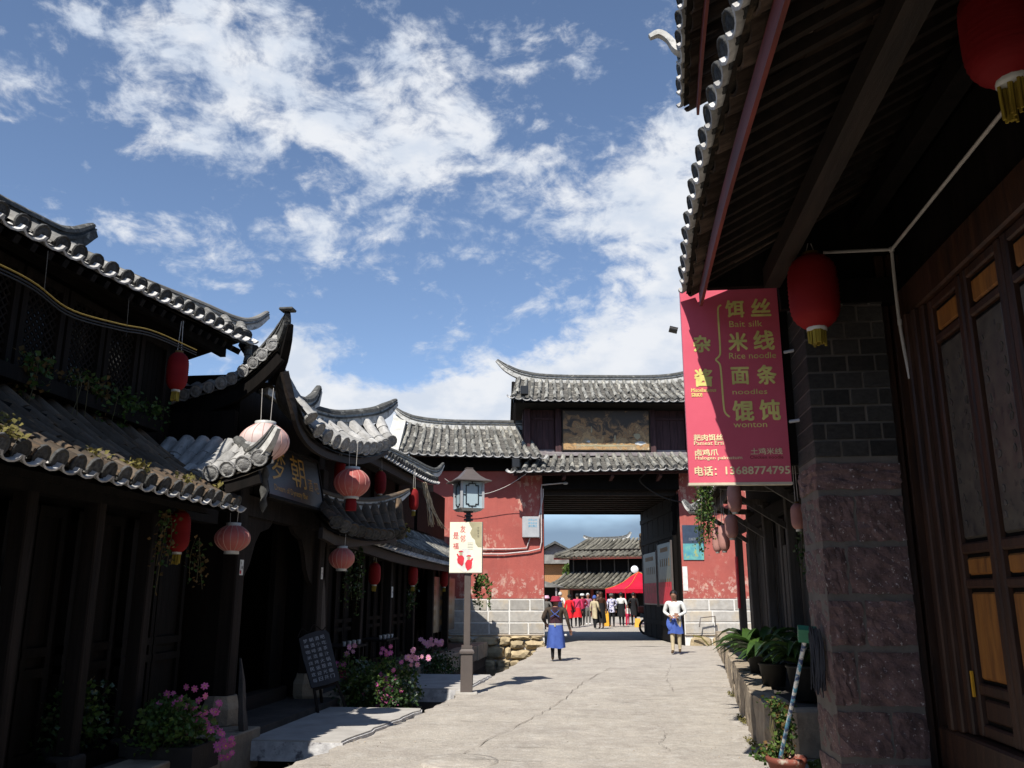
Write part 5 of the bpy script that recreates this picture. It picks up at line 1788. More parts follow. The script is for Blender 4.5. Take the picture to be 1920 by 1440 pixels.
MB().box(2.36, 2.46, 7.4, 17.05, 2.62, 2.80).build('lintel', 'wood_dark', T)
MB().box(2.33, 2.36, 16.86, 17.04, 1.25, 2.2).build('red_strip', 'paper_red', T)
ev = smooth_curve([(1.30, 7.6, 3.12), (1.38, 10, 3.05), (1.5, 13, 3.0), (1.58, 16, 3.0), (1.55, 17.2, 3.1)], 16)
tp = [(2.75, 7.6, 3.85), (2.75, 17.0, 3.8)]
tile_roof(T, ev, tp, 44, 4, 0.082, 0.04, 'tile_grey', 'pan_dark', part='roof')
MB().sweep(smooth_curve([(1.44, 7.6, 3.0), (1.52, 10, 2.93), (1.64, 13, 2.88), (1.72, 16, 2.88), (1.7, 17.2, 2.98)], 14), [(-.02, -.07), (.02, -.07), (.02, .06), (-.02, .06)]).build('eave_board', 'wood_beam', T)
ridge(T, [(2.6, 16.4, 3.75), (2.1, 16.9, 3.4), (1.75, 17.15, 3.17), (1.56, 17.3, 3.16), (1.44, 17.42, 3.33)], 0.10, 0.14, [1, 1, 1, .8, .4], name='hip_ridge')
for py in (8.4, 10.2, 12.0, 13.8, 15.4):
    MB().bar((2.42, py, 2.35), (1.62, py, 2.88), 0.06, 0.07).build('strut', 'wood_grey', T)
    MB().bar((2.42, py, 2.9), (1.5, py, 2.95), 0.07, 0.09).build('bracket_arm', 'wood_grey', T)
d = MB()
d.add([(2.75, 7.6, 3.8), (2.75, 17.2, 3.75), (6, 17.2, 3.9), (6, 7.6, 3.9)], [(0, 1, 2, 3)])
d.build('roof_rest', 'pan_dark', T)
# pale planks leaning near the pillar
pk = thing('leaning_planks', 'two sunlit pale planks leaning beside the stone pillar', 'planks', (2.2, 10.0, 0.44))
MB().bar((2.16, 9.9, 0.45), (2.30, 10.15, 1.62), 0.11, 0.03, up=(1, 0, 0)).build('plank', 'wood_pale', pk)
MB().bar((2.28, 9.9, 0.45), (2.38, 10.15, 1.58), 0.09, 0.03, up=(1, 0, 0)).build('plank', 'wood_pale', pk)

# ------------------------------------------------------------------ lanterns
def lantern(c, w_, h_, kind, label, mat, cord=0.3, tassel='tassel', group='red lanterns', ribs='lantern_rib', tl=0.10):
    c = V(c)
    o = thing('paper_lantern', label, 'lantern', (c.x, c.y, c.z - h_ / 2), 0, group)
    rr = w_ / 2
    if kind == 'oval':
        b = MB()
        n, m_ = 30, 14
        vs, fs = [], []
        for i in range(m_ + 1):
            t = -1 + 2 * i / m_
            z = math.sin(t * 1.25) / math.sin(1.25) * h_ / 2
            r0 = rr * max(0.0, 1 - (abs(z) / (h_ / 2)) ** 2.3 * 0.62) 
            for k in range(n):
                sc = 1.0 if k % 2 else 0.965
                a = 2 * PI * k / n
                vs.append(c + V((r0 * sc * math.cos(a), r0 * sc * math.sin(a), z)))
        for i in range(m_):
            for k in range(n):
                fs.append((i * n + k, i * n + (k + 1) % n, (i + 1) * n + (k + 1) % n, (i + 1) * n + k))
        b.add(vs, fs, True)
        b.build('shade', mat, o)
        rb = MB()
        for k in range(0, n, 2):
            pts = [vs[i * n + k] + (vs[i * n + k] - c).normalized() * 0.002 for i in range(m_ + 1)]
            rb.tube(pts, 0.0035, 4, False)
        rb.build('ribs', ribs, o)
        r1 = rr * 0.40
        MB().lathe([(r1, h_ / 2 - .005), (r1 * 1.05, h_ / 2 + .03), (0.0, h_ / 2 + .03)], c, 14).build('top_ring', 'ring_silver', o)
        MB().lathe([(0.0, -h_ / 2 - .03), (r1 * 1.05, -h_ / 2 - .03), (r1, -h_ / 2 + .005)], c, 14).build('bottom_ring', 'ring_silver', o)
    else:
        prof = [(rr * 0.35, -h_ / 2)]
        nr = 34
        for i in range(nr + 1):
            t = -1 + 2 * i / nr
            r0 = rr * (1 - 0.55 * abs(t) ** 5) * (1 - 0.04 * t * t)
            prof.append((r0 * (1.0 if i % 2 else 0.95), t * h_ / 2 * 0.985))
        prof.append((rr * 0.35, h_ / 2))
        MB().lathe(prof, c, 22).build('shade', mat, o)
        MB().lathe([(rr * .36, h_ / 2 - .004), (rr * .36, h_ / 2 + .02), (0, h_ / 2 + .02)], c, 12).build('top_ring', 'gold_dim', o)
        MB().lathe([(0, -h_ / 2 - .02), (rr * .40, -h_ / 2 - .02), (rr * .40, -h_ / 2 + .006)], c, 12).build('bottom_ring', 'ring_silver', o)
    if tassel:
        b = MB()
        r_ = random.Random(int(c.y * 100))
        for k in range(26):
            a = r_.uniform(0, 2 * PI)
            q = rr * 0.34 * math.sqrt(r_.random())
            p = c + V((q * math.cos(a), q * math.sin(a), -h_ / 2 - 0.015))
            b.tube([p, p + V((r_.uniform(-.006, .006), r_.uniform(-.006, .006), -tl * r_.uniform(.8, 1.05)))], 0.006 if w_ < .3 else 0.010, 4)
        b.build('tassel', tassel, o)
    if cord:
        b = MB()
        for s_ in (-1, 1):
            b.tube([c + V((s_ * rr * .2, 0, h_ / 2 + .01)), c + V((s_ * 0.01 + (s_ * rr * .2 if kind == 'oval' else 0), 0, h_ / 2 + cord))], 0.004, 4)
        b.build('cord', 'pipe_white', o)
    return o


lantern((-4.45, 8.15, 3.76), .22, .40, 'long', 'long red lantern under the upper eave of the near left house', 'lantern_red', .35)
lantern((-3.84, 9.06, 3.16), .56, .40, 'oval', 'large faded pink oval lantern behind the small upturned roof corner', 'lantern_faded', .42, None, 'oval lanterns')
lantern((-3.55, 11.46, 3.0), .50, .38, 'oval', 'pink ribbed oval lantern with a red tassel sleeve right of the sign board', 'lantern_pink', .42, None, 'oval lanterns')
o = MB().lathe([(.075, 2.62), (.08, 2.70), (.07, 2.78), (.05, 2.80)], (-3.55, 11.46, 0), 12).build('tassel_sleeve', 'lantern_red', bpy.data.objects['paper_lantern.002'])
lantern((-4.2, 15.29, 3.50), .22, .42, 'long', 'small red lantern under the eave just right of the sleeved oval lantern', 'lantern_red', .3)
lantern((-4.1, 12.6, 3.32), .18, .36, 'long', 'red lantern partly hidden behind the sleeved oval lantern', 'lantern_red', .2)
lantern((-3.9, 16.74, 3.34), .20, .42, 'long', 'red lantern against the bare dry strands near the red wall', 'lantern_red', .4)
lantern((-4.2, 8.01, 2.10), .22, .40, 'long', 'long red lantern under the lower eave of the near left house', 'lantern_red', .2)
lantern((-3.86, 8.48, 2.06), .36, .255, 'oval', 'ribbed oval lantern at the end of the lower left eave', 'lantern_pink', .22, None, 'oval lanterns')
lantern((-3.75, 11.79, 1.99), .36, .28, 'oval', 'small ribbed oval lantern below the far skirt roof', 'lantern_pink', .3, None, 'oval lanterns')
lantern((-4.2, 15.13, 1.86), .22, .38, 'long', 'red lantern beside the hanging vine under the eatery eave', 'lantern_red', .2)
lantern((-4.25, 18.34, 1.90), .22, .42, 'long', 'red lantern in the middle under the eatery eave', 'lantern_red', .1)
lantern((-4.3, 22.1, 1.92), .22, .46, 'long', 'red lantern half hidden behind the lamp post poster', 'lantern_red', .1)
lantern((1.55, 6.25, 3.70), .37, .575, 'long', 'large red lantern beside the menu sign', 'lantern_red', .10, tl=.12)
lantern((2.04, 4.0, 4.27), .42, .60, 'long', 'big red lantern cut by the upper right corner', 'lantern_red', .2, tl=.18)
lantern((1.53, 10.9, 2.67), .18, .36, 'long', 'pale pink lantern just below the menu sign', 'lantern_pale', .15, None, 'pale lanterns along the right eave')
lantern((1.62, 12.0, 2.40), .18, .32, 'long', 'second pale lantern below the menu sign', 'lantern_pale', .4, None, 'pale lanterns along the right eave')
lantern((1.60, 12.7, 2.29), .17, .37, 'long', 'third pale lantern, right of the hanging vine', 'lantern_pale', .5, None, 'pale lanterns along the right eave')
lantern((1.62, 13.7, 2.32), .15, .36, 'long', 'farthest pale lantern, nearest the hanging vine', 'lantern_pale', .5, None, 'pale lanterns along the right eave')
lantern((1.88, 9.0, 2.27), .14, .26, 'long', 'dim pale lantern close to the stone pillar', 'lantern_pale', .5, None, 'pale lanterns along the right eave')

# ------------------------------------------------------------------ street lamp with poster
LP = thing('street_lamp', 'brown street lamp with a pagoda lantern head at the ditch', 'street lamp', (-2.33, 13.96, 0))
lx, ly = -2.33, 13.96
lm = Matrix.Translation((lx, ly, 0)) @ Matrix.Rotation(R(10), 4, 'Z')
b = MB(lm)
b.bev(-.17, .17, -.17, .17, -.02, .025, .008)
b.build('base_plate', 'stone_light', LP)
MB(lm).bev(-.095, .095, -.095, .095, .02, .60, .008).build('plinth', 'metal_brown', LP)
MB(lm).bev(.096, .102, -.06, .06, .12, .5, .002).build('hatch', 'metal_brown', LP)
b = MB(lm)
for r0, r1, z0, z1 in ((.115, .115, .60, .635), (.115, .075, .635, .68), (.085, .085, .68, .72)):
    b.add([(s * r0, t * r0, z0) for s, t in ((-1, -1), (1, -1), (1, 1), (-1, 1))] + [(s * r1, t * r1, z1) for s, t in ((-1, -1), (1, -1), (1, 1), (-1, 1))],
          [(0, 1, 2, 3), (4, 5, 6, 7), (0, 1, 5, 4), (1, 2, 6, 5), (2, 3, 7, 6), (3, 0, 4, 7)])
b.build('collar', 'metal_brown', LP)
MB(lm).bev(-.052, .052, -.052, .052, .70, 2.66, .006).build('post', 'metal_brown', LP)
b = MB(lm)
b.box(-.04, .04, -.04, .04, 2.64, 2.86)
for z0, s_ in ((2.68, .075), (2.745, .065), (2.81, .075)):
    b.box(-s_, s_, -s_, s_, z0, z0 + .025)
b.build('neck', 'metal_black', LP)
hm = lm @ Matrix.Rotation(R(18), 4, 'Z')
hd = MB(hm)
hd.add([(s * .16, t * .16, 2.83) for s, t in ((-1, -1), (1, -1), (1, 1), (-1, 1))] + [(s * .20, t * .20, 2.87) for s, t in ((-1, -1), (1, -1), (1, 1), (-1, 1))],
       [(0, 1, 2, 3), (4, 5, 6, 7), (0, 1, 5, 4), (1, 2, 6, 5), (2, 3, 7, 6), (3, 0, 4, 7)])
for s in (-1, 1):
    for t in (-1, 1):
        hd.box(s * .185 - .018, s * .185 + .018, t * .185 - .018, t * .185 + .018, 2.87, 3.31)
hd.build('lamp_frame', 'metal_grey', LP)
MB(hm).box(-.178, .178, -.178, .178, 2.872, 3.30).build('lamp_shade', 'lamp_panel', LP)
for q in range(4):
    fm = hm @ Matrix.Rotation(q * PI / 2, 4, 'Z')
    g_ = MB(fm)
    y = -0.183
    tk = .006
    loop = [(-.06, 2.905), (.06, 2.905), (.06, 2.935), (.105, 2.935), (.105, 3.235), (.06, 3.235), (.06, 3.265), (-.06, 3.265), (-.06, 3.235), (-.105, 3.235), (-.105, 2.935), (-.06, 2.935)]
    for (xa, za), (xb, zb) in zip(loop, loop[1:] + loop[:1]):
        g_.box(min(xa, xb) - tk, max(xa, xb) + tk, y - .006, y + .006, min(za, zb) - tk, max(za, zb) + tk)
    for xa, xb in ((-.17, -.105), (.105, .17)):
        g_.box(xa, xb, y - .005, y + .005, 3.085 - tk, 3.085 + tk)
    g_.box(-tk, tk, y - .005, y + .005, 2.87, 2.905)
    g_.box(-tk, tk, y - .005, y + .005, 3.265, 3.30)
    g_.build('lattice', 'metal_black', LP)
rf = MB(hm)
prof = [(.30, 3.305), (.30, 3.32), (.22, 3.355), (.15, 3.41), (.09, 3.48), (.06, 3.52)]
vs = []
for r0, z0 in prof:
    vs += [(s * r0, t * r0, z0 + (0.0)) for s, t in ((-1, -1), (1, -1), (1, 1), (-1, 1))]
fs = [(i * 4 + k, i * 4 + (k + 1) % 4, (i + 1) * 4 + (k + 1) % 4, (i + 1) * 4 + k) for i in range(len(prof) - 1) for k in range(4)] + [(3, 2, 1, 0), tuple(range(20, 24))]
rf.add(vs, fs)
rf.box(-.055, .055, -.055, .055, 3.52, 3.55)
rf.build('lamp_roof', 'metal_brown', LP)

PS = thing('lamp_poster', 'cream poster with red characters and two red figures on the lamp post', 'poster', (-2.36, 13.87, 1.85))
pm = Matrix.Translation((-2.615, 13.855, 1.845)) @ Matrix.Rotation(R(4), 4, 'Z')
pw, ph = .525, .805
MB(pm).box(0, pw, 0, .03, 0, ph).build('board', 'paper_cream', PS)
MB(pm).box(-.006, pw + .006, .002, .034, -.012, -.0005).build('edge', 'metal_brown', PS)
MB(pm).box(pw + .0005, pw + .012, .002, .034, -.012, ph).build('edge', 'metal_brown', PS)
b = MB(pm)
b.prism([(.31, ph - .002), (pw - .004, ph - .002), (pw - .004, .40), (.46, .405), (.42, .46), (.41, .52), (.36, .56), (.33, .63), (.36, .70), (.33, .75)], 'y', -.003, .001)
b.build('tan_ground', 'paper_tan', PS)
b = MB(pm)
b.prism([(.255 + .15 * math.cos(2 * PI * k / 28), .195 + .185 * math.sin(2 * PI * k / 28)) for k in range(28)], 'y', -.003, .001)
b.build('moon', 'paper_white', PS)
b = MB(pm)
O, RT, UP = V((0, -.0035, 0)), V((1, 0, 0)), V((0, 0, 1))
text_on(b, '友', O, RT, UP, .17, .635, .085, .115, .01)
text_on(b, '邻', O, RT, UP, .17, .48, .085, .115, .01)
text_on(b, '是', O, RT, UP, .055, .53, .09, .11, .01)
text_on(b, '福', O, RT, UP, .055, .37, .09, .10, .01)
b.build('red_characters', 'paper_red', PS)
b = MB(pm)
for k, s in enumerate('中国梦想'):
    text_on(b, s, O, RT, UP, .45, .69 - k * .045, .028, .036, .01)
b.build('small_characters', 'ink', PS)
b = MB(pm)
for k in range(5):
    b.box(.29, .29 + .09, -.004, .0, .47 - k * .025, .473 - k * .025)
b.build('fine_print', 'ink_grey', PS)
# two simple paper-cut figures
for (cx, cz, s) in ((.185, .23, 1), (.315, .16, -1)):
    b = MB(pm)
    b.cur = 0
    b.prism([(cx - .05, cz - .08), (cx + .02 * s, cz - .13), (cx + .045, cz - .09), (cx + .055, cz + .0), (cx + .03, cz + .04), (cx - .03, cz + .04), (cx - .06, cz - .02)], 'y', -.006, -.002)
    b.prism([(cx - .07 * s, cz + .06), (cx - .05 * s, cz + .07), (cx - .02 * s, cz + .02), (cx - .04 * s, cz - .01)], 'y', -.0062, -.0022)
    b.prism([(cx + .04 * math.cos(t) , cz + .095 + .022 * math.sin(t)) for t in [k * PI / 6 for k in range(7)]], 'y', -.0072, -.0022)
    b.cur = 1
    b.prism([(cx + .026 * math.cos(2 * PI * k / 12), cz + .068 + .026 * math.sin(2 * PI * k / 12)) for k in range(12)], 'y', -.0066, -.0022)
    b.build('paper_cut_figure', ['paper_red', 'c_cream'], PS)

# ------------------------------------------------------------------ small notices on the posts
for (p, w_, h_, lab) in (((-4.185, 9.48, 1.80), .09, .17, 'small white notice on the near portal post'), ((-4.185, 12.25, 1.80), .075, .165, 'small white notice on the far portal post'), ((-4.415, 17.25, 1.55), .12, .21, 'small white notice on a post under the eatery eave')):
    nn = thing('post_notice', lab, 'notice', p, 0, 'notices on posts')
    x, y, z = p
    MB().box(x, x + .006, y - w_ / 2, y + w_ / 2, z - h_ / 2, z + h_ / 2).build('sheet', 'paper_white', nn)
    t_ = MB()
    for k in range(3):
        text_on(t_, '营业执照'[k], (x + .008, y - w_ * .35, z), V((0, 1, 0)), V((0, 0, 1)), 0, h_ * .2 - k * h_ * .28, w_ * .3, h_ * .18)
    text_on(t_, '0888', (x + .008, y, z), V((0, 1, 0)), V((0, 0, 1)), 0, -h_ * .1, w_ * .35, h_ * .2)
    t_.build('print', 'ink', nn)
    if w_ == .09:
        MB().box(x + .006, x + .008, y - w_ * .5, y - w_ * .1, z - h_ * .42, z - h_ * .2).build('red_patch', 'paper_red', nn)

# ------------------------------------------------------------------ chalk board on a stand
CB = thing('chalk_board', 'leaning black menu board covered in white chalk writing on a dark easel', 'menu board', (-3.8, 11.4, 0.03))
bm2 = Matrix.Translation((-3.78, 11.45, 0.36)) @ Matrix.Rotation(R(34), 4, 'Z') @ Matrix.Rotation(R(-18), 4, 'X') @ Matrix.Rotation(R(-13), 4, 'Y')
r_ = random.Random(2)
pl = [(-.20, 0), (0, -.01), (.20, 0.0), (.205, .2), (.20, .42), (.21, .63), (.18, .68), (.06, .70), (-.1, .69), (-.2, .66), (-.21, .4)]
MB(bm2).prism([(x + r_.uniform(-.006, .006), z) for x, z in pl], 'y', -.015, .015).build('slate', 'board_slate', CB)
t_ = MB(bm2)
rows_ = ['梦朝酒吧', '啤酒小吃', '咖啡清茶', '米酒果汁', '烧烤火锅', '民谣现场', '欢迎光临', '每日开门']
for k, s in enumerate(rows_):
    for q, ch in enumerate(s):
        text_on(t_, ch, (0, -.017, 0), V((1, 0, 0)), V((0, 0, 1)), -.155 + q * .08, .58 - k * .075, .055, .05, 0.0)
t_.build('chalk_writing', 'chalk', CB)
lg = MB()
MB(bm2).bar((-.15, .02, .05), (-.19, .0, -.34), .03, .03).build('leg', 'wood_post', CB)
MB(bm2).bar((.15, .02, .05), (.18, .0, -.34), .03, .03).build('leg', 'wood_post', CB)
MB(bm2).bar((0, .05, .5), (0, .38, -.26), .03, .03).build('leg', 'wood_post', CB)
MB(bm2).bar((-.17, .02, -.02), (.17, .02, -.02), .03, .04).build('ledge', 'wood_post', CB)
MB(bm2).tube(smooth_curve([(-.2, .02, .69), (-.12, .02, .78), (-.04, .02, .71), (.05, .02, .80), (.14, .02, .70), (.2, .02, .73)], 20), .008, 5).build('twig_crest', 'wood_post', CB)

# weathered plank leaning on the near portal post, slab behind the far one
o = MB().sweep(smooth_curve([(-3.86, 9.10, .11), (-3.92, 9.16, .35), (-3.99, 9.27, .62), (-4.08, 9.40, .82)], 10), [(-.05, -.025), (.05, -.025), (.05, .025), (-.05, .025)], [1.1, 1.2, 1.1, .9, 1, .9, .8, .6, .45, .3], up=(1, 0, 0)).build('weathered_plank', 'wood_grey')
tag(o, 'crooked weathered plank leaning at the near portal post', 'plank')
o = MB().prism([(12.42, .5), (12.62, .5), (12.60, 1.1), (12.52, 1.55), (12.44, 1.75), (12.40, 1.5)], 'x', -4.26, -4.21).build('split_slab', 'wood_grey')
tag(o, 'pale split timber slab standing behind the far portal post', 'timber slab')

# gold lettered menu board under the far eave
mb_ = thing('gold_menu_board', 'dark board with rows of gold characters right of the eatery doors', 'menu board', (-4.6, 23.5, .6))
MB().box(-4.62, -4.58, 21.6, 25.2, .55, 1.95).build('board', 'sign_black', mb_)
t_ = MB()
for k in range(5):
    for q, s in enumerate(('酥油茶', '腊排骨', '鸡豆粉')):
        text_on(t_, s, (-4.577, 21.8 + q * 1.15, 0), V((0, 1, 0)), V((0, 0, 1)), 0, 1.72 - k * .25, .7, .15)
t_.build('lettering', 'gold_dim', mb_)
# low tables under the far eave
for k, (yy, lab) in enumerate(((14.2, 'dark low table with pale cups just behind the flowers'), (16.4, 'dark low table further under the eatery eave'))):
    tb = thing('low_table', lab, 'table', (-4.3, yy, .1), 0, 'tables under the eatery eave')
    MB().bev(-4.75, -4.15, yy - .45, yy + .45, .66, .70, .008).build('table_top', 'wood_post', tb)
    for sx in (-4.70, -4.22):
        for sy in (-.4, .4):
            MB().box(sx - .025, sx + .025, yy + sy - .025, yy + sy + .025, .1, .66).build('leg', 'wood_post', tb)
    for q in range(6):
        cp = MB().lathe([(.022, 0), (.03, .07), (.027, .07), (.02, .01), (0, .01)], (-4.3 + .05 * (q % 2), yy - .35 + q * .13, .70), 8).build('cup', 'pipe_white')
        tag(cp, 'small pale cup on the ' + ('nearer' if k == 0 else 'farther') + ' low table under the eatery eave', 'cup', 'cups on the ' + ('nearer' if k == 0 else 'farther') + ' table')
# hanging cloth glimpsed in the first doorway
o = MB().sweep([(-4.50, 5.98, 1.05), (-4.50, 6.02, 1.3), (-4.50, 6.06, 1.55), (-4.50, 6.08, 1.75)], [(-.003, -.05), (.003, -.05), (.006, 0), (.003, .05), (-.003, .05)], [.6, .9, 1, .7], up=(0, 1, 0)).build('hanging_cloth', 'curtain_teal')
tag(o, 'patterned teal cloth hanging in the doorway at the left edge', 'cloth')

# ------------------------------------------------------------------ mop
MP = thing('floor_mop', 'upside down mop with a blue and white handle leaning on the pillar', 'mop', (1.42, 8.3, .1))
a, c_ = V((1.37, 8.02, .14)), V((1.465, 7.06, 1.20))
MB().tube([a, a.lerp(c_, .5) + V((.005, 0, 0)), c_], .017, 10).build('handle', 'mop_stick', MP)
u_ = (c_ - a).normalized()
MB().bar(c_ - u_ * .06, c_ + u_ * .07, .10, .05, up=(0, 1, 0), w2=.14).build('head', 'mop_green', MP)
b = MB()
r_ = random.Random(8)
for k in range(90):
    t = r_.uniform(0, 1)
    p = c_ + u_ * r_.uniform(-.01, .07) + V((.01 + .06 * t, -.10 * t - .02 + r_.uniform(-.02, .02), .02 - .02 * t))
    L = r_.uniform(.26, .44)
    b.tube([p, p + V((.008 + r_.uniform(-.008, .008), -.03 + r_.uniform(-.02, .02), -.1)), p + V((r_.uniform(-.02, .012), -.04 + r_.uniform(-.03, .03), -L))], [.006, .007, .005], 4)
b.build('strands', 'mop_fibre', MP)
yt = MB().bev(2.285, 2.300, 6.11, 6.135, .86, 1.02, .002).build('yellow_tag', 'sign_yellow')
tag(yt, 'small yellow tag on the carved shop door near its foot', 'tag')

# ------------------------------------------------------------------ plants
def petal_flower(name, mat, n=7):
    b = MB()
    for k in range(n):
        a = 2 * PI * k / n
        d, s = V((math.cos(a), math.sin(a), 0)), V((-math.sin(a), math.cos(a), 0))
        b.add([V((0, 0, 0)), d * .55 + s * .30 + V((0, 0, .16)), d * 1.0 + s * .12 + V((0, 0, .10)), d * 1.0 - s * .12 + V((0, 0, .10)), d * .55 - s * .30 + V((0, 0, .16))], [(0, 1, 2, 3, 4)])
    b.cur = 1
    b.lathe([(.22, .02), (.2, .14), (0, .2)], (0, 0, 0), 6)
    return b.mesh(name, [mat, 'flower_eye'])


FL = {k: petal_flower('blossom_' + k, k) for k in ('flower_pink', 'flower_pale', 'flower_red')}


def flower_bush(label, base, size, nleaf, flowers, seed, leafm=('leaf', 'leaf_light'), leaf=0.05, box=None, group='flower planters', fsize=.034):
    r_ = random.Random(seed)
    base = V(base)
    o = thing('flower_planter', label, 'flower planter', base, 0, group)
    if box:
        bx, by, bz = box
        b = MB()
        t_ = .03
        b.box(base.x - bx, base.x + bx, base.y - by, base.y - by + t_, base.z, base.z + bz)
        b.box(base.x - bx, base.x + bx, base.y + by - t_, base.y + by, base.z, base.z + bz)
        b.box(base.x - bx, base.x - bx + t_, base.y - by + t_, base.y + by - t_, base.z, base.z + bz)
        b.box(base.x + bx - t_, base.x + bx, base.y - by + t_, base.y + by - t_, base.z, base.z + bz)
        b.build('box', 'planter_dark', o)
        MB().box(base.x - bx + t_, base.x + bx - t_, base.y - by + t_, base.y + by - t_, base.z, base.z + bz - .04).build('soil', 'soil', o)
        z0 = base.z + bz
    else:
        z0 = base.z
    for mi, mt in enumerate(leafm):
        b = MB()
        pts = []
        for q in range(9):
            cc = V((base.x + r_.uniform(-.7, .7) * size[0], base.y + r_.uniform(-.7, .7) * size[1], z0 + r_.uniform(.15, .75) * size[2]))
            pts += in_ellipsoid(cc, (size[0] * .5, size[1] * .5, size[2] * .42), nleaf // 18, r_)
        leaf_cloud(b, pts, leaf, rng=r_)
        b.build('foliage', mt, o, kind='stuff')
    b = MB()
    for q in range(22):
        p = V((base.x + r_.uniform(-.5, .5) * size[0], base.y + r_.uniform(-.5, .5) * size[1], z0 - .02))
        b.tube([p, p + V((r_.uniform(-.1, .1), r_.uniform(-.1, .1), size[2] * .5)), p + V((r_.uniform(-.2, .2), r_.uniform(-.2, .2), size[2] * r_.uniform(.7, 1.1)))], [.006, .005, .003], 4)
    b.build('stem', 'stem', o)
    for (cx, cy, cz, rx, rz, n, mt) in flowers:
        for q in range(n):
            p = base + V((cx + r_.gauss(0, rx * .6), cy + r_.gauss(0, rx * .5), cz + r_.gauss(0, rz * .6)))
            d = V((r_.uniform(-.1, .7), r_.uniform(-1, -.3), r_.uniform(-.2, .6))).normalized()
            rot = d.to_track_quat('Z', 'Y').to_matrix().to_4x4()
            s = fsize * r_.uniform(.75, 1.2)
            inst('flower', FL[mt], Matrix.Translation(p) @ rot @ Matrix.Scale(s, 4), o)
    return o


flower_bush('planter of pink blossoms nearest the camera at the left slab bridge', (-3.92, 7.75, .0), (.44, .42, .36), 1500,
            [(.20, .1, .42, .16, .20, 26, 'flower_pink'), (.42, .1, .20, .10, .10, 16, 'flower_pink'), (-.12, .1, .52, .10, .10, 6, 'flower_pink'), (-.05, .1, .24, .06, .06, 4, 'flower_pink')], 1, box=(.30, .26, .22))
flower_bush('bushy pot with few magenta blossoms in the lower left corner', (-4.75, 7.1, .10), (.46, .40, .50), 1900,
            [(.12, -.1, .56, .07, .05, 5, 'flower_red'), (-.2, -.1, .4, .1, .1, 3, 'flower_pink')], 2, ('leaf_dark', 'leaf'), box=(.24, .22, .2))
flower_bush('wide bed of pink blossoms between the chalk board and the lamp post', (-3.42, 12.75, -.15), (.62, .62, .72), 4200,
            [(.18, -.3, .36, .16, .28, 44, 'flower_pink'), (.50, .0, .78, .16, .10, 16, 'flower_pale'), (-.45, 0, .86, .06, .06, 5, 'flower_pale'), (.1, 0, .84, .10, .06, 6, 'flower_pink'), (-.6, 0, .66, .05, .04, 4, 'flower_pink'), (-.3, 0, .5, .3, .1, 6, 'flower_red')], 3, ('leaf_dark', 'leaf', 'leaf_light'), leaf=.055, fsize=.040)
flower_bush('small bed of dusky pink blossoms beyond the second slab bridge', (-3.55, 17.6, -.1), (.55, .5, .52), 1700,
            [(-.02, -.2, .66, .22, .07, 20, 'flower_pale')], 4, ('leaf_dark', 'leaf'), fsize=.05)


def hanging_vine(label, top, length, width, n, mats, seed, leaf=.045, strands=5, group='hanging vines'):
    r_ = random.Random(seed)
    top = V(top)
    o = thing('hanging_vine', label, 'vine', top - V((0, 0, length)), 0, group)
    bs = [MB() for _ in mats]
    st = MB()
    for k in range(strands):
        L = length * r_.uniform(.55, 1.0)
        x, y = r_.uniform(-width, width), r_.uniform(-width, width)
        P = smooth_curve([top + V((x * .4, y * .4, 0)), top + V((x, y, -L * .4)), top + V((x * 1.1 + r_.uniform(-.03, .05), y, -L))], 8)
        st.tube(P, .004, 4)
        for q in range(n // strands):
            t = r_.random()
            p = poly_at(P, t) + V((r_.gauss(0, .035), r_.gauss(0, .035), r_.gauss(0, .02)))
            leaf_cloud(bs[r_.randrange(len(mats))], [p], leaf * (1.1 - .4 * t), down=.6, rng=r_)
    for b, mt in zip(bs, mats):
        b.build('foliage', mt, o, kind='stuff')
    st.build('stem', 'stem', o)
    return o


hanging_vine('green vine hanging beside the menu sign before the red wall', (1.08, 10.0, 2.82), 1.02, .09, 900, ('leaf', 'leaf_light', 'leaf_dark'), 3, .04, 8)
hanging_vine('thin vine hanging left of the low red lantern', (-4.12, 7.62, 2.25), .75, .05, 130, ('leaf', 'leaf_dry'), 4, .045, 3)
hanging_vine('thin vine hanging right of the low red lantern', (-4.1, 8.22, 2.05), .60, .05, 90, ('leaf', 'leaf_dry'), 5, .045, 3)
hanging_vine('thick vine hanging at the near end of the eatery eave', (-4.2, 13.8, 2.42), 1.35, .14, 420, ('leaf_dark', 'leaf'), 6, .06, 6)
hanging_vine('vine below the middle lantern of the eatery eave', (-4.25, 18.5, 1.8), .85, .10, 220, ('leaf', 'leaf_dark'), 7, .06, 4)
hanging_vine('leafy vine on the corner post behind the lamp post', (-3.35, 22.3, 2.0), .9, .22, 420, ('leaf_light', 'leaf'), 8, .08, 6)
hanging_vine('small vine in the shade by the stone pillar', (2.1, 9.6, 2.35), .8, .12, 240, ('leaf_dark', 'leaf'), 9, .05, 5)
# bare dry strands in front of the red wall
ds = thing('dry_strands', 'bundle of bare pale strands hanging before the red wall', 'dry plant', (-3.95, 18.6, 3.0))
r_ = random.Random(12)
b = MB()
for k in range(16):
    x, y = -4.0 + r_.uniform(-.05, .05), 18.1 + r_.uniform(-.1, .1)
    b.tube(smooth_curve([(x, y, 3.85), (x + r_.uniform(.0, .12), y + r_.uniform(0, .5), 3.5), (x + r_.uniform(.02, .3), y + r_.uniform(.1, 1.3), r_.uniform(2.9, 3.25))], 8), r_.uniform(.006, .012), 4)
b.build('strand', 'straw', ds)
hb = thing('hanging_basket', 'dark round basket of moss below the dry strands', 'basket', (-3.95, 17.2, 2.7))
b = MB()
leaf_cloud(b, in_ellipsoid((-3.9, 15.6, 2.66), (.16, .3, .14), 260, r_), .07, rng=r_)
b.build('foliage', 'moss', hb, kind='stuff')
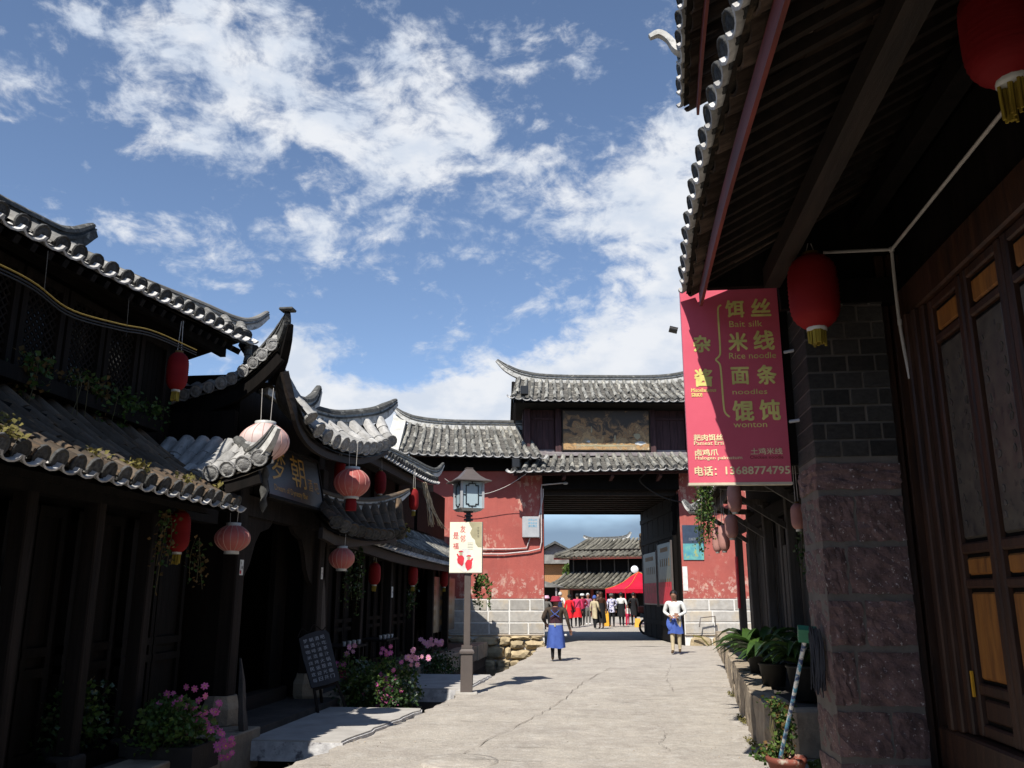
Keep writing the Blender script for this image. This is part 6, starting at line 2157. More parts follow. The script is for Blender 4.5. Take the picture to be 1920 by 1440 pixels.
MB().lathe([(.0, 2.48), (.10, 2.50), (.14, 2.60), (.14, 2.64)], (-3.9, 15.6, 0), 10).build('bowl', 'pot_black', hb)


def strap_plant(label, base, pot_r, pot_h, n, L, seed, mat='leaf_dark', potm='pot_black', group='potted plants on the terrace'):
    r_ = random.Random(seed)
    base = V(base)
    o = thing('potted_plant', label, 'potted plant', base, 0, group)
    MB().lathe([(0, 0), (pot_r * .78, 0), (pot_r * .98, pot_h * .92), (pot_r * 1.06, pot_h * .93), (pot_r * 1.06, pot_h), (pot_r * .92, pot_h), (pot_r * .88, pot_h * .9), (0, pot_h * .9)], base, 18).build('pot', potm, o)
    bs = [MB(), MB()]
    for k in range(n):
        a = r_.uniform(0, 2 * PI)
        d = V((math.cos(a), math.sin(a), 0))
        s = V((-math.sin(a), math.cos(a), 0))
        LL = L * r_.uniform(.55, 1.1)
        up = r_.uniform(.45, 1.0)
        W = L * r_.uniform(.05, .10)
        b = bs[0 if r_.random() < .7 else 1]
        prev = None
        vs = []
        for q in range(6):
            t = q / 5
            p = base + V((0, 0, pot_h * .92)) + d * (pot_r * .2 + LL * (t * .85)) + V((0, 0, LL * up * (t - .85 * t * t) * 1.5))
            w_ = W * math.sin(PI * min(.08 + t * .92, 1)) + .002
            fold = V((0, 0, w_ * .5))
            vs += [p - s * w_ + fold, p, p + s * w_ + fold]
        fs = []
        for q in range(5):
            fs += [(q * 3, q * 3 + 1, q * 3 + 4, q * 3 + 3), (q * 3 + 1, q * 3 + 2, q * 3 + 5, q * 3 + 4)]
        b.add(vs, fs, True)
    bs[0].build('leaves', mat, o)
    bs[1].build('leaves', 'leaf', o)
    return o


strap_plant('broad leaved plant in a large black pot beside the pillar', (1.93, 9.45, .47), .19, .33, 60, .62, 1)
strap_plant('glossy plant with long leaves in the second pot from the pillar', (1.82, 10.7, .47), .16, .26, 60, .70, 2)
strap_plant('plant spilling over the kerb in the third pot from the pillar', (1.90, 12.1, .47), .16, .26, 60, .78, 3, 'leaf')
strap_plant('plant in the farthest pot on the terrace', (2.10, 13.6, .47), .17, .24, 50, .7, 4)
# trailing weedy pot at the foot of the mop
tp_ = thing('trailing_plant', 'scruffy trailing plant in a chipped terracotta pot under the mop', 'potted plant', (1.42, 8.15, 0))
MB().lathe([(0, 0), (.13, 0), (.16, .10), (.175, .11), (.175, .15), (.15, .15), (.14, .12), (0, .12)], (1.44, 8.12, .0), 16).build('pot', 'pot_terracotta', tp_)
r_ = random.Random(17)
for mt, n_ in (('leaf_light', 260), ('leaf', 300), ('leaf_dry', 140)):
    b = MB()
    pts = []
    for k in range(n_):
        t = r_.random()
        pts.append(V((1.36 + .10 * math.sin(t * 3) + r_.gauss(0, .045), 8.22 + r_.gauss(0, .06), .12 + .48 * t + r_.gauss(0, .02))))
    pts += in_ellipsoid((1.28, 8.2, .16), (.12, .1, .08), n_ // 4, r_)
    leaf_cloud(b, pts, .04, rng=r_)
    b.build('foliage', mt, tp_, kind='stuff')
b = MB()
for k in range(8):
    b.tube([(1.40, 8.18, .1), (1.36 + r_.uniform(-.05, .08), 8.22, .35), (1.38 + r_.uniform(-.06, .1), 8.22, .6)], .005, 4)
b.build('stem', 'stem', tp_)
b = MB()
leaf_cloud(b, in_ellipsoid((1.78, 8.25, .06), (.13, .1, .05), 160, r_), .045, rng=r_)
o = b.build('ground_weeds', 'leaf_light')
tag(o, 'low weeds at the foot of the stone pillar', 'weeds')
# dry weeds where kerb and road meet
for k, (yy, n_, lab) in enumerate(((9.7, 70, 'dry weeds along the near end of the kerb'), (11.4, 90, 'dry weeds halfway along the kerb'), (14.2, 60, 'dry weeds at the far bend of the kerb'))):
    b = MB()
    leaf_cloud(b, in_ellipsoid((kerb_x(yy) - .16, yy, .02), (.05, .40, .02), n_ * 2, r_), .022, rng=r_)
    o = b.build('kerb_weeds', 'moss')
    tag(o, lab, 'weeds', 'weeds at the kerb')

# ------------------------------------------------------------------ people
def person(label, loc, rotz, H, top, bottom, hair='hair', sleeve=None, lleg=(0, 0), rleg=(0, 0), larm=None, rarm=None, lean=0.0, head_turn=0.0,
           shoes='shoe', girth=1.0, fingers=False, name='person', group=None, skinm='skin', headtilt=0.0, hat=None, skirt=None, extra=None, hairlen=0.0):
    """figure facing -Y in its own frame; lleg/rleg = (forward, lift) of the feet, larm/rarm = (elbow, wrist) offsets from the shoulder in metres / H"""
    Mx = Matrix.Translation(loc) @ Matrix.Rotation(rotz, 4, 'Z')
    o = thing(name, label, 'person', loc, rotz, group)
    bm = bmesh.new()
    sk = bm.verts.layers.skin.verify()
    seg = []

    def v(x, y, z, r, r2=None, root=False):
        q = bm.verts.new((x * H, y * H - lean * max(z - .5, 0) * H, z * H))
        q[sk].radius = (r * H, (r2 or r) * H)
        q[sk].use_root = root
        return q

    def e(a, b, t):
        bm.edges.new((a, b))
        seg.append((a.co.copy(), b.co.copy(), t))

    g = girth
    pel = v(0, 0, .53, .082 * g, .062 * g, True)
    wst = v(0, 0, .62, .074 * g, .056 * g)
    cst = v(0, 0, .74, .086 * g, .063 * g)
    nb_ = v(0, .004, .832, .046, .040)
    nk = v(0, -.002, .858, .034)
    h1 = v(0, -.012 - headtilt * .5, .888, .048, .050)
    h2 = v(0, -.010 - headtilt, .935, .056, .062)
    h3 = v(0, -.004 - headtilt, .972, .040, .044)
    e(pel, wst, 'top'); e(wst, cst, 'top'); e(cst, nb_, 'top'); e(nb_, nk, 'skin'); e(nk, h1, 'skin'); e(h1, h2, 'skin'); e(h2, h3, 'skin')
    for s, (fw, lift) in ((-1, lleg), (1, rleg)):
        hp = v(s * .050, 0, .48, .060 * g, .058 * g)
        kn = v(s * .052, -fw * .55 - lift * .25, .275 + lift * .35, .040)
        an = v(s * .050, -fw + lift * .25, .048 + lift, .026)
        toe = v(s * .058, -fw - .075 + lift * .2, .022 + lift * .6, .020, .017)
        e(pel, hp, 'bottom'); e(hp, kn, 'bottom'); e(kn, an, 'bottom'); e(an, toe, 'shoe')
    for s, arm in ((-1, larm), (1, rarm)):
        el, wr = arm or ((s * .035, .01, -.17), (s * .045, -.03, -.33))
        sh = v(s * .100 * g, .0, .812, .044)
        E_ = v(s * .104 * g + el[0], el[1], .806 + el[2], .033)
        W_ = v(s * .104 * g + wr[0], wr[1], .806 + wr[2], .021)
        d = (W_.co - E_.co).normalized()
        side = d.cross(V((0, 0, 1)))
        side = side.normalized() if side.length > .1 else V((0, 1, 0))
        e(cst, sh, sleeve or 'top'); e(sh, E_, sleeve or 'top'); e(E_, W_, sleeve or 'top')
        pc = W_.co / H + d * .035
        P_ = bm.verts.new(pc * H)
        P_[sk].radius = (.020 * H, .011 * H)
        e(W_, P_, 'skin')
        if fingers:
            for k in range(4):
                off = side * ((k - 1.5) * .0125)
                L = (.042, .05, .047, .036)[k]
                a = bm.verts.new((pc + off + d * .016) * H)
                b2 = bm.verts.new((pc + off + d * (.016 + L * .6) + V((0, 0, -.004))) * H)
                c2 = bm.verts.new((pc + off + d * (.016 + L) + V((0, 0, -.014))) * H)
                for q in (a, b2, c2):
                    q[sk].radius = (.0052 * H, .0052 * H)
                e(P_, a, 'skin'); e(a, b2, 'skin'); e(b2, c2, 'skin')
            th = bm.verts.new((pc - d * .012 + side * .026) * H)
            th2 = bm.verts.new((pc + d * .018 + side * .036) * H)
            for q in (th, th2):
                q[sk].radius = (.006 * H, .006 * H)
            e(P_, th, 'skin'); e(th, th2, 'skin')
        else:
            t2 = bm.verts.new((pc + d * .04) * H)
            t2[sk].radius = (.014 * H, .009 * H)
            e(P_, t2, 'skin')
    me = bpy.data.meshes.new('skel')
    bm.to_mesh(me)
    bm.free()
    so = bpy.data.objects.new('skel', me)
    col.objects.link(so)
    md = so.modifiers.new('skin', 'SKIN')
    md.use_smooth_shade = True
    sb = so.modifiers.new('sub', 'SUBSURF')
    sb.levels = sb.render_levels = 2 if fingers else 1
    dg = bpy.context.evaluated_depsgraph_get()
    bme = bpy.data.meshes.new_from_object(so.evaluated_get(dg))
    bpy.data.objects.remove(so)
    mats = ['top', 'bottom', 'skin', 'shoe', 'sleeve']
    mm_ = {'top': top, 'bottom': bottom, 'skin': skinm, 'shoe': shoes, 'sleeve': sleeve or top}
    bme.materials.clear()
    for k in mats:
        bme.materials.append(M[mm_[k]])
    for p in bme.polygons:
        c = p.center
        best, bt = 1e9, 'top'
        for a, b2, t in seg:
            ab = b2 - a
            u = max(0, min(1, (c - a).dot(ab) / max(ab.length_squared, 1e-9)))
            dd = (c - (a + ab * u)).length
            if dd < best:
                best, bt = dd, t
        if bt not in mats:
            bt = 'sleeve'
        if bt == 'top' and c.z < .545 * H:
            bt = 'bottom'
        p.material_index = mats.index(bt)
        p.use_smooth = True
    bo = bpy.data.objects.new('body', bme)
    col.objects.link(bo)
    bo.matrix_basis = Mx
    reg(bo, Mx)
    attach(bo, o)
    hc = V((0, (-.008 - headtilt) * H - lean * .44 * H, .938 * H))
    # hair: cap open at the face
    if hair:
        b = MB(Mx)
        n, m_ = 14, 8
        vs, fs = [], []
        for i in range(m_ + 1):
            ph = PI * (i / m_) * .62
            for k in range(n):
                a = 2 * PI * k / n
                front = max(0, -math.sin(a))
                pp = ph * (1 - .42 * front)
                r = (.062 + .004 * math.sin(k * 3.7)) * H
                z = math.cos(pp) * r * 1.12
                if i == m_ and front < .3:
                    z -= hairlen * H
                vs.append(hc + V((math.sin(pp) * math.cos(a) * r * .98, math.sin(pp) * math.sin(a) * r * 1.08 + .004 * H, z + .004 * H)))
        for i in range(m_):
            for k in range(n):
                fs.append((i * n + k, i * n + (k + 1) % n, (i + 1) * n + (k + 1) % n, (i + 1) * n + k))
        b.add(vs, fs, True)
        b.build('hair', hair, o)
    # face
    b = MB(Mx)
    for s in (-1, 1):
        b.lathe([(0, -.005 * H), (.006 * H, 0), (0, .005 * H)], hc + V((s * .018 * H, -.056 * H, -.006 * H)), 6)
    b.build('eyes', 'hair', o)
    b = MB(Mx)
    b.add([hc + V((0, -.056 * H, .002 * H)), hc + V((-.008 * H, -.054 * H, -.022 * H)), hc + V((.008 * H, -.054 * H, -.022 * H)), hc + V((0, -.070 * H, -.020 * H))], [(0, 1, 3), (0, 3, 2), (1, 2, 3)])
    for s in (-1, 1):
        b.lathe([(0, -.014 * H), (.008 * H, -.004 * H), (.009 * H, .008 * H), (0, .014 * H)], hc + V((s * .049 * H, .004 * H, -.008 * H)), 6)
    b.build('nose_and_ears', skinm, o)
    b = MB(Mx)
    b.lathe([(0, -.003 * H), (.014 * H, 0), (0, .003 * H)], hc + V((0, -.049 * H, -.034 * H)), 8, sy=.3)
    b.build('mouth', 'c_wine', o)
    if hat:
        hm, kind = hat
        b = MB(Mx)
        if kind == 'brim':
            b.lathe([(.100 * H, -.012 * H), (.104 * H, -.014 * H), (.082 * H, .010 * H), (.074 * H, .018 * H), (.070 * H, .058 * H), (.055 * H, .072 * H), (0, .074 * H)], hc, 18, sy=1.1)
        else:
            b.lathe([(.068 * H, .0), (.069 * H, .02 * H), (.057 * H, .052 * H), (.0, .070 * H)], hc, 14, sy=1.1)
            b.add([hc + V((-.045 * H, -.05 * H, .006 * H)), hc + V((.045 * H, -.05 * H, .006 * H)), hc + V((.03 * H, -.10 * H, -.002 * H)), hc + V((-.03 * H, -.10 * H, -.002 * H))], [(0, 1, 2, 3)])
        b.build('hat', hm, o)
    if skirt:
        sm_, z0, z1, r0, r1 = skirt
        b = MB(Mx)
        n, m_ = 28, 8
        r_ = random.Random(int(H * 1000) + int(loc[0] * 100))
        ph = [r_.uniform(0, 6) for _ in range(3)]
        vs, fs = [], []
        for i in range(m_ + 1):
            t = i / m_
            for k in range(n):
                a = 2 * PI * k / n
                wv = 1 + t * .10 * math.sin(5 * a + ph[0]) + t * .06 * math.sin(9 * a + ph[1])
                r = (r0 + (r1 - r0) * t ** .8) * H * wv
                fw = -(lleg[0] if math.cos(a) < 0 else rleg[0]) * .35 * t * H
                vs.append(V((math.cos(a) * r, math.sin(a) * r * .78 + fw, (z0 + (z1 - z0) * t) * H + .008 * H * math.sin(3 * a + ph[2]) * t)))
        for i in range(m_):
            for k in range(n):
                fs.append((i * n + k, i * n + (k + 1) % n, (i + 1) * n + (k + 1) % n, (i + 1) * n + k))
        b.add(vs, fs, True)
        b.build('skirt', sm_, o)
    if extra:
        extra(o, Mx, H)
    return o


def woman_extra(o, Mx, H):
    # crossed apron straps over the back, waistband with a knot, quilted back piece, camouflage sleeves read from the body
    b = MB(Mx)
    for s in (-1, 1):
        b.tube(smooth_curve([(s * .075 * H, .03 * H, .80 * H), (s * .02 * H, .090 * H, .745 * H), (-s * .07 * H, .085 * H, .685 * H)], 10), .006 * H, 5)
    b.build('apron_straps', 'c_blue', o)
    b = MB(Mx)
    b.lathe([(.112 * H, .555 * H), (.117 * H, .57 * H), (.112 * H, .585 * H)], (0, 0, 0), 20, sy=.80)
    b.build('waistband', 'metal_grey', o)
    b = MB(Mx)
    b.bev(-.012 * H, .012 * H, .086 * H, .104 * H, .535 * H, .588 * H, .004)
    b.build('knot', 'c_cream', o)
    b = MB(Mx)
    b.lathe([(.0, -.02 * H), (.02 * H, -.012 * H), (.024 * H, .01 * H), (0, .02 * H)], (-.155 * H, -.03 * H, .40 * H), 8)
    b.build('held_paper', 'paper_white', o)


person('person in a dark red hat and long blue apron walking away towards the gate', (-1.36, 20.75, 0), R(176), 1.45, 'c_wine', 'c_black', 'hair',
       sleeve='c_brown', lleg=(.03, .0), rleg=(-.04, .01), larm=((-.045, .03, -.16), (-.075, -.04, -.31)), rarm=((.06, .04, -.14), (.03, -.07, -.22)), girth=1.42, fingers=True,
       hat=('c_hat', 'brim'), skirt=('c_blue', .575, .205, .112, .142), extra=woman_extra, lean=.05)


def man_extra(o, Mx, H):
    b = MB(Mx)
    b.lathe([(0, -.012 * H), (.018 * H, -.008 * H), (.02 * H, .008 * H), (0, .014 * H)], (.0, -.125 * H, .575 * H), 8)
    b.build('held_paper', 'paper_white', o)
    # blue jacket knotted round the waist, falling in folds on one side
    b = MB(Mx)
    b.sweep(smooth_curve([(-.085 * H, -.03 * H, .57 * H), (-.10 * H, -.05 * H, .50 * H), (-.085 * H, -.075 * H, .43 * H), (-.06 * H, -.07 * H, .38 * H)], 8), [(-.035 * H, -.012 * H), (.035 * H, -.012 * H), (.03 * H, .012 * H), (-.03 * H, .012 * H)], [.7, .9, 1, 1.1, 1.1, 1, .9, .6], up=(0, 1, 0))
    b.build('tied_jacket', 'c_blue', o)
    b = MB(Mx)
    for s in (-1, 1):
        b.lathe([(.037 * H, .05 * H), (.036 * H, .17 * H), (.038 * H, .26 * H)], (s * .052 * H, (-.10 if s < 0 else .05) * H, 0), 10)
    

person('person in a white shirt with blue cloth round the waist walking from the gate', (1.60, 23.6, 0), R(-14), 1.60, 'c_white', 'c_cream', 'hair',
       lleg=(.05, .0), rleg=(-.03, .02), larm=((-.05, .01, -.15), (.05, -.10, -.20)), rarm=((.05, .01, -.15), (-.05, -.10, -.20)), headtilt=.03, lean=.06, fingers=True,
       skirt=('c_blue', .60, .32, .092, .115), extra=man_extra, girth=1.2)

GR = 'visitors in the square'


def bag(mat, s=1):
    def f(o, Mx, H):
        b = MB(Mx)
        b.tube(smooth_curve([(-.07 * H * s, .045 * H, .80 * H), (0, .075 * H, .70 * H), (.08 * H * s, .05 * H, .56 * H)], 8), .006 * H, 5)
        b.bev(.06 * H * s, .12 * H * s, -.01 * H, .06 * H, .46 * H, .56 * H, .006) if s > 0 else b.bev(-.12 * H, -.06 * H, -.01 * H, .06 * H, .46 * H, .56 * H, .006)
        b.build('shoulder_bag', mat, o)
    return f


person('person in a long red coat and dark cap, left of the red dress', (-2.04, 40.9, 0), R(160), 1.50, 'c_red', 'c_black', 'hair', hat=('c_black', 'cap'), skirt=('c_red', .58, .30, .085, .11), larm=((-.05, .02, -.15), (-.02, -.10, -.24)), rleg=(.06, .02), headtilt=0.012, group=GR, lleg=(.04, 0))
person('person in a bright red dress with a strap across the back', (-1.72, 42.2, 0), R(185), 1.55, 'c_pink', 'c_black', 'hair', skirt=('c_red', .58, .29, .085, .13), rarm=((.06, .01, -.14), (.02, -.12, -.12)), headtilt=0.024, group=GR, extra=bag('c_black'), girth=1.1, rleg=(.05, 0))
person('person in dark red sleeves just right of the red dress', (-1.52, 43.4, 0), R(200), 1.56, 'c_hat', 'c_black', 'hair', hat=('c_white', 'cap'), larm=((-.07, .0, -.12), (.03, -.06, -.20)), lleg=(.06, .01), headtilt=0.000, group=GR)
person('white haired person in a checked purple top facing the camera', (-1.30, 45.2, 0), R(10), 1.56, 'c_purple', 'c_grey', 'hair_white', group=GR, larm=((-.05, .01, -.15), (.04, -.09, -.13)), shoes='c_white')
person('person in a cream coat and blue headscarf', (-.86, 39.8, 0), R(150), 1.46, 'c_cream', 'c_black', 'c_blue', skirt=('c_cream', .58, .32, .085, .10), larm=((-.05, .02, -.15), (-.02, -.10, -.24)), headtilt=0.012, group=GR, rleg=(.07, 0), lleg=(-.05, 0), shoes='c_white')
person('tall person with long brown hair in a black dress', (-.56, 40.2, 0), R(205), 1.62, 'hair_brown', 'skin', 'hair_brown', skirt=('c_black', .70, .16, .085, .13), rarm=((.06, .01, -.14), (.02, -.12, -.12)), headtilt=0.024, group=GR, hairlen=.10, girth=1.1)
person('person in a white and blue printed shirt with black trousers', (-.10, 42.4, 0), R(190), 1.56, 'c_print', 'c_black', 'hair', hat=('c_grey', 'cap'), larm=((-.07, .0, -.12), (.03, -.06, -.20)), headtilt=0.000, group=GR, rleg=(.07, 0), lleg=(-.05, 0), skirt=('c_print', .60, .44, .08, .10))
person('person with white shoulders over a black dress', (.36, 42.5, 0), R(170), 1.60, 'c_white', 'c_black', 'hair', larm=((-.05, .02, -.15), (-.02, -.10, -.24)), rleg=(.06, .02), headtilt=0.012, group=GR, skirt=('c_black', .68, .30, .085, .12), girth=1.12, shoes='c_white')
person('person in black with a pink scarf under the red tent', (.98, 44.0, 0), R(175), 1.60, 'c_black', 'c_black', 'hair', rarm=((.06, .01, -.14), (.02, -.12, -.12)), headtilt=0.024, group=GR, skirt=('c_black', .6, .32, .085, .10))
person('child in pink trousers beside the tent', (.70, 45.4, 0), R(30), 1.0, 'c_white', 'c_pink', 'hair', group=GR)
person('person in a pink hat at the edge of the red wall', (-2.92, 38.6, 0), R(160), 1.45, 'c_grey', 'c_black', 'hair', hat=('c_lpink', 'brim'), larm=((-.07, .0, -.12), (.03, -.06, -.20)), lleg=(.06, .01), headtilt=0.000, group=GR)
person('grey haired person in a dark vest and white sleeves behind the red hat', (-2.62, 43.5, 0), R(170), 1.62, 'c_navy', 'c_black', 'hair_white', sleeve='c_white', larm=((-.05, .02, -.15), (-.02, -.10, -.24)), rleg=(.06, .02), headtilt=0.012, group=GR)
person('dark haired person standing behind the cream coat', (-.80, 46.5, 0), R(190), 1.68, 'c_brown', 'c_black', 'hair', rarm=((.06, .01, -.14), (.02, -.12, -.12)), headtilt=0.024, group=GR)
person('person in teal riding the motorbike by the passage', (1.85, 34.6, .38), R(80), 1.5, 'c_teal', 'c_black', 'hair', group=GR, lleg=(.16, .10), rleg=(.16, .10), larm=((-.03, -.06, -.13), (-.02, -.19, -.17)), rarm=((.03, -.06, -.13), (.02, -.19, -.17)), lean=.2)

# motorbike
MK = thing('motorbike', 'parked dark motorbike half hidden by the right passage wall', 'motorbike', (1.7, 34.5, 0), R(80))
km = Matrix.Translation((1.86, 34.55, 0)) @ Matrix.Rotation(R(80), 4, 'Z')
for yy in (-.62, .62):
    wh = MB(km)
    P = [(0, yy + .27 * math.cos(2 * PI * k / 20), .29 + .27 * math.sin(2 * PI * k / 20)) for k in range(21)]
    wh.tube(P, .045, 6, False)
    w_ = wh.build('wheel', 'rubber', MK)
    rb = MB(km)
    for k in range(5):
        rb.tube([(0, yy, .29), (0, yy + .24 * math.cos(2 * PI * k / 5), .29 + .24 * math.sin(2 * PI * k / 5))], .016, 5)
    rb.build('spokes', 'metal_grey', w_)
MB(km).sweep(smooth_curve([(0, -.45, .62), (0, -.1, .70), (0, .1, .62), (0, .6, .72), (0, .85, .74)], 12), [(-.13, -.10), (.13, -.10), (.11, .09), (-.11, .09)]).build('bodywork', 'bike_grey', MK)
MB(km).sweep(smooth_curve([(0, -.02, .78), (0, .3, .76), (0, .75, .82)], 8), [(-.12, -.04), (.12, -.04), (.10, .05), (-.10, .05)]).build('saddle', 'rubber', MK)
MB(km).bev(-.2, .2, .55, .92, .82, 1.06, .03).build('luggage_box', 'bike_red', MK)
MB(km).tube([(0, -.62, .30), (0, -.50, .72), (0, -.42, 1.0)], .025, 6).build('fork', 'metal_grey', MK)
MB(km).tube([(-.32, -.30, 1.02), (-.1, -.42, 1.0), (.1, -.42, 1.0), (.32, -.30, 1.02)], .016, 6).build('handlebar', 'metal_black', MK)
MB(km).lathe([(0, -.03), (.08, -.02), (.09, .03), (0, .05)], (0, -.52, .88), 10, ax=Matrix.Rotation(PI / 2, 3, 'X')).build('headlight', 'metal_grey', MK)
MB(km).bev(-.12, .12, -.2, .2, .2, .46, .03).build('engine', 'metal_black', MK)

# ------------------------------------------------------------------ beyond the passage
tn = thing('market_tent', 'bright red market tent with orange trim in the square', 'tent', (1.0, 46.5, 0), R(22))
tm = Matrix.Translation((1.35, 46.6, 0)) @ Matrix.Rotation(R(22), 4, 'Z')
hw = 1.35
b = MB(tm)
rings = [(1.0, 1.78), (.72, 1.92), (.45, 2.14), (.24, 2.42), (.0, 2.66)]
vs = []
for f_, z in rings:
    vs += [(sx_ * hw * f_, sy_ * hw * f_, z) for sx_, sy_ in ((-1, -1), (1, -1), (1, 1), (-1, 1))]
fs = [(i * 4 + k, i * 4 + (k + 1) % 4, (i + 1) * 4 + (k + 1) % 4, (i + 1) * 4 + k) for i in range(4) for k in range(4)]
b.add(vs, fs)
b.build('canopy', 'tent_red', tn)
b = MB(tm)
for (x0, y0), (x1, y1) in (((-1, -1), (1, -1)), ((1, -1), (1, 1)), ((1, 1), (-1, 1)), ((-1, 1), (-1, -1))):
    n = 10
    for k in range(n):
        a0, a1 = k / n, (k + 1) / n
        p0 = V((x0 + (x1 - x0) * a0, y0 + (y1 - y0) * a0, 0)) * hw
        p1 = V((x0 + (x1 - x0) * a1, y0 + (y1 - y0) * a1, 0)) * hw
        b.add([p0 + V((0, 0, 1.78)), p1 + V((0, 0, 1.78)), p1 + V((0, 0, 1.60)), p0.lerp(p1, .5) + V((0, 0, 1.57)), p0 + V((0, 0, 1.60))], [(0, 1, 2, 3, 4)])
b.build('valance', 'tent_red', tn)
for sx_, sy_ in ((-1, -1), (1, -1), (1, 1), (-1, 1)):
    MB(tm).tube([(sx_ * hw * .99, sy_ * hw * .99, 0), (sx_ * hw * .99, sy_ * hw * .99, 1.76)], .028, 6).build('leg', 'tent_red', tn)
    MB(tm).tube([(sx_ * hw * f_ * 1.01, sy_ * hw * f_ * 1.01, z + .012) for f_, z in rings], .014, 5).build('trim', 'tent_trim', tn)

dl = thing('satellite_dish', 'round white dish above the red tent', 'satellite dish', (1.24, 50, 2.2))
MB().lathe([(0, .05), (.10, .03), (.20, -.02), (.22, -.05), (.19, -.03), (.1, .015), (0, .035)], (1.24, 50, 2.9), 20, ax=Matrix.Rotation(R(80), 3, 'X')).build('dish', 'plastic_white', dl)
MB().tube([(1.24, 50.1, 2.9), (1.24, 50.3, 2.3)], .03, 6).build('arm', 'metal_grey', dl)

for k, (x, y, lab) in enumerate(((-.32, 43.8, 'yellow folding caution board between the visitors'), (1.12, 42.6, 'yellow caution board near the person in black'))):
    ys_ = thing('caution_board', lab, 'sign', (x, y, 0), 0, 'yellow caution boards')
    for s in (-1, 1):
        MB().add([], []) 
        b = MB()
        hh_ = .72 if k == 0 else .40
        b.add([(x - .16, y + s * .14, 0), (x + .16, y + s * .14, 0), (x + .12, y + s * .02, hh_), (x - .12, y + s * .02, hh_), (x - .16, y + s * .16, 0), (x + .16, y + s * .16, 0), (x + .12, y + s * .04, hh_), (x - .12, y + s * .04, hh_)],
              [(0, 1, 2, 3), (7, 6, 5, 4), (0, 4, 5, 1), (1, 5, 6, 2), (2, 6, 7, 3), (3, 7, 4, 0)])
        b.build('board', 'sign_yellow', ys_)

# long two storey house closing the square
FH = thing('square_house', 'long dark two storey timber house with mossy tiled roofs beyond the square', 'house', (1, 62, 0))
rt = Matrix.Translation((-3.3, 62, 0)) @ Matrix.Rotation(R(-10), 4, 'Z')
MB(rt).box(-.1, 13, 1.5, 6, 0, 4.7).build('wall', 'wood_dark', FH)
for k in range(13):
    MB(rt).box(.2 + k, .28 + k, 1.42, 1.5, 2.9, 4.55).build('post', 'wood_grey', FH)
for k in range(8):
    MB(rt).box(.35 + k * 1.5, 1.5 + k * 1.5, 1.46, 1.5, .1, 1.9).build('doorway', 'soffit', FH)  # near-black sheet, the shade inside the opening given as colour
    MB(rt).box(.1 + k * 1.5, .3 + k * 1.5, .7, .85, 0, 2.0).build('pillar', 'fascia_red' if k % 2 else 'wood_maroon', FH)


def rl(P):
    return [rt @ V(p) for p in P]


tile_roof(FH, smooth_curve(rl([(-1.0, .4, 4.22), (0, .45, 4.10), (3, .5, 4.10), (13, .5, 4.2)]), 12), rl([(.9, 3.4, 5.45), (3, 3.4, 5.45), (13, 3.4, 5.45)]), 40, 4, .11, .15, 'tile_moss', 'pan_moss', caps=False, lips=False, part='upper_roof', jit=.05)
tile_roof(FH, rl([(-1.4, -.6, 2.0), (2, -.6, 1.98), (13, -.6, 2.05)]), rl([(-.4, 1.5, 2.95), (2, 1.5, 2.95), (13, 1.5, 3.0)]), 40, 3, .11, .08, 'tile_moss', 'pan_moss', caps=False, lips=False, part='lower_roof', jit=.05)
ridge(FH, rl([(.6, 3.4, 5.75), (1.2, 3.4, 5.52), (2.0, 3.4, 5.50), (3.2, 3.4, 5.52), (3.9, 3.4, 5.66), (4.2, 3.4, 6.0)]), .16, .25, [.6, .9, 1, 1, .9, .5])
ridge(FH, rl([(.9, 3.4, 5.45), (0, 2.0, 4.75), (-.9, .6, 4.3)]), .14, .16, None, name='hip_ridge')
MB(rt).bar((-1.0, .55, 4.02), (13, .6, 4.08), .1, .16).build('eave_board', 'fascia_red', FH)
MB(rt).bar((-1.4, -.5, 1.88), (13, -.5, 1.95), .08, .14).build('eave_board', 'fascia_red', FH)

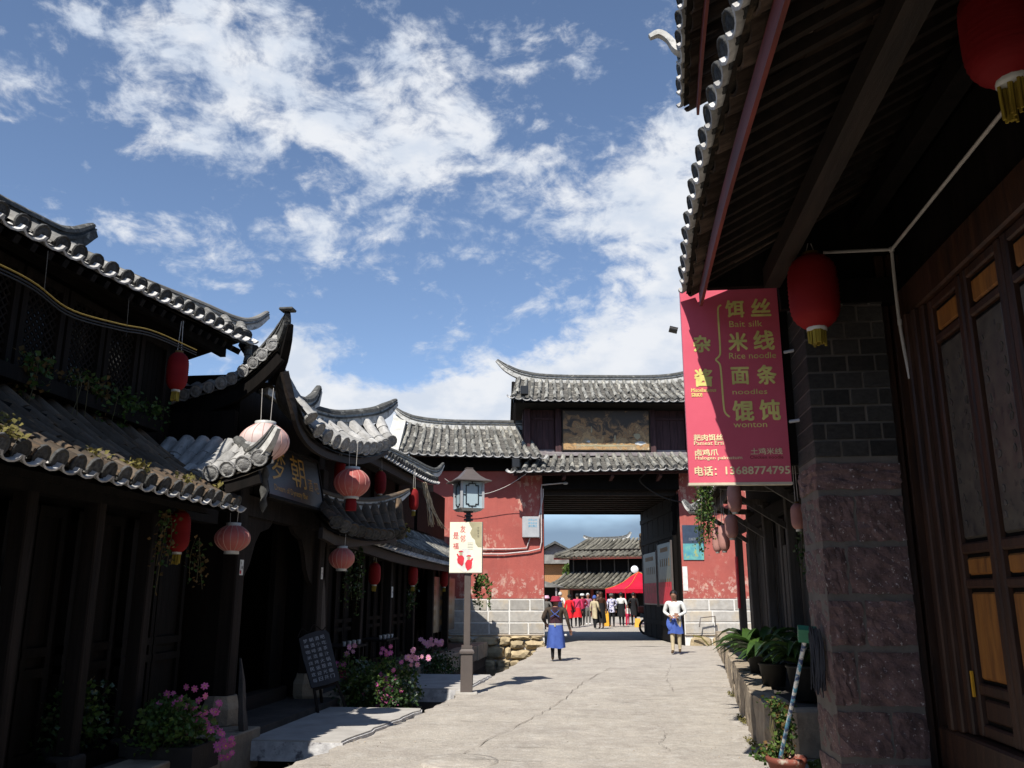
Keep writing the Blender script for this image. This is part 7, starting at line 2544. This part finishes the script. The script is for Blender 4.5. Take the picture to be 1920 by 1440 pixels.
BH = thing('brick_house', 'small ochre brick house with a gable roof left of the long timber house', 'house', (-4.6, 70, 0))
MB().box(-9, -3.6, 70, 76, 0, 3.85).build('wall', 'brick_orange', BH)
MB().box(-3.6, -3.1, 70.05, 76, 0, 3.85).build('corner_wall', 'wood_maroon', BH)
b = MB()
b.prism([(-10.4, 3.9), (-2.3, 3.9), (-3.2, 4.25), (-4.6, 4.6), (-9, 4.6)], 'y', 69.3, 77)
b.build('lower_roof', 'tile_grey', BH)
MB().prism([(-6.4, 4.6), (-2.9, 4.6), (-4.6, 5.5)], 'y', 71, 75).build('gable_wall', 'wood_pale', BH)
b = MB()
b.prism([(-6.9, 4.55), (-4.6, 5.75), (-2.4, 4.55), (-2.4, 4.42), (-4.6, 5.55), (-6.9, 4.42)], 'y', 70.4, 76)
b.build('gable_roof', 'ridge_dark', BH)
SH = thing('market_shed', 'low dark shed with a pale sagging roof behind the red hat', 'shed', (-5, 56, 0))
MB().prism([(-9, 1.95), (-3.2, 1.95), (-3.4, 2.05), (-4.4, 2.35), (-9, 2.9)], 'y', 54, 58).build('roof', 'tile_grey', SH)
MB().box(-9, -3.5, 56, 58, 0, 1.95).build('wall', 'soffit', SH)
for x in (-3.5, -4.6):
    MB().box(x - .05, x + .05, 54.2, 54.3, 0, 1.95).build('post', 'wood_pale', SH)
b = MB()
r_ = random.Random(4)
leaf_cloud(b, in_ellipsoid((-3.35, 66, 3.1), (.45, .8, .7), 500, r_), .16, rng=r_)
tr_ = thing('small_tree', 'small yellow green tree between the brick house and the timber house', 'tree', (-3.35, 66, 0))
b.build('crown', 'leaf_light', tr_, kind='stuff')
MB().tube([(-3.35, 66, 0), (-3.3, 66, 1.6), (-3.35, 66, 3.0)], [.09, .07, .03], 7).build('trunk', 'stem', tr_)
# eave of the house just behind the passage on the right
PH = thing('passage_house', 'dark house with a ragged tiled eave just beyond the passage on the right', 'house', (2.2, 37, 0))
MB().box(2.2, 7, 34.6, 46, 0, 3.5).build('wall', 'wood_dark', PH)
tile_roof(PH, [(1.15, 34.9, 3.75), (1.5, 46, 3.75)], [(3.0, 34.9, 4.9), (3.0, 46, 4.9)], 34, 3, .10, .06, 'tile_dark', 'pan_dark', part='roof', caps=False, jit=.06, lips=False)

# side and back closures: the rows of houses go on behind what the picture shows
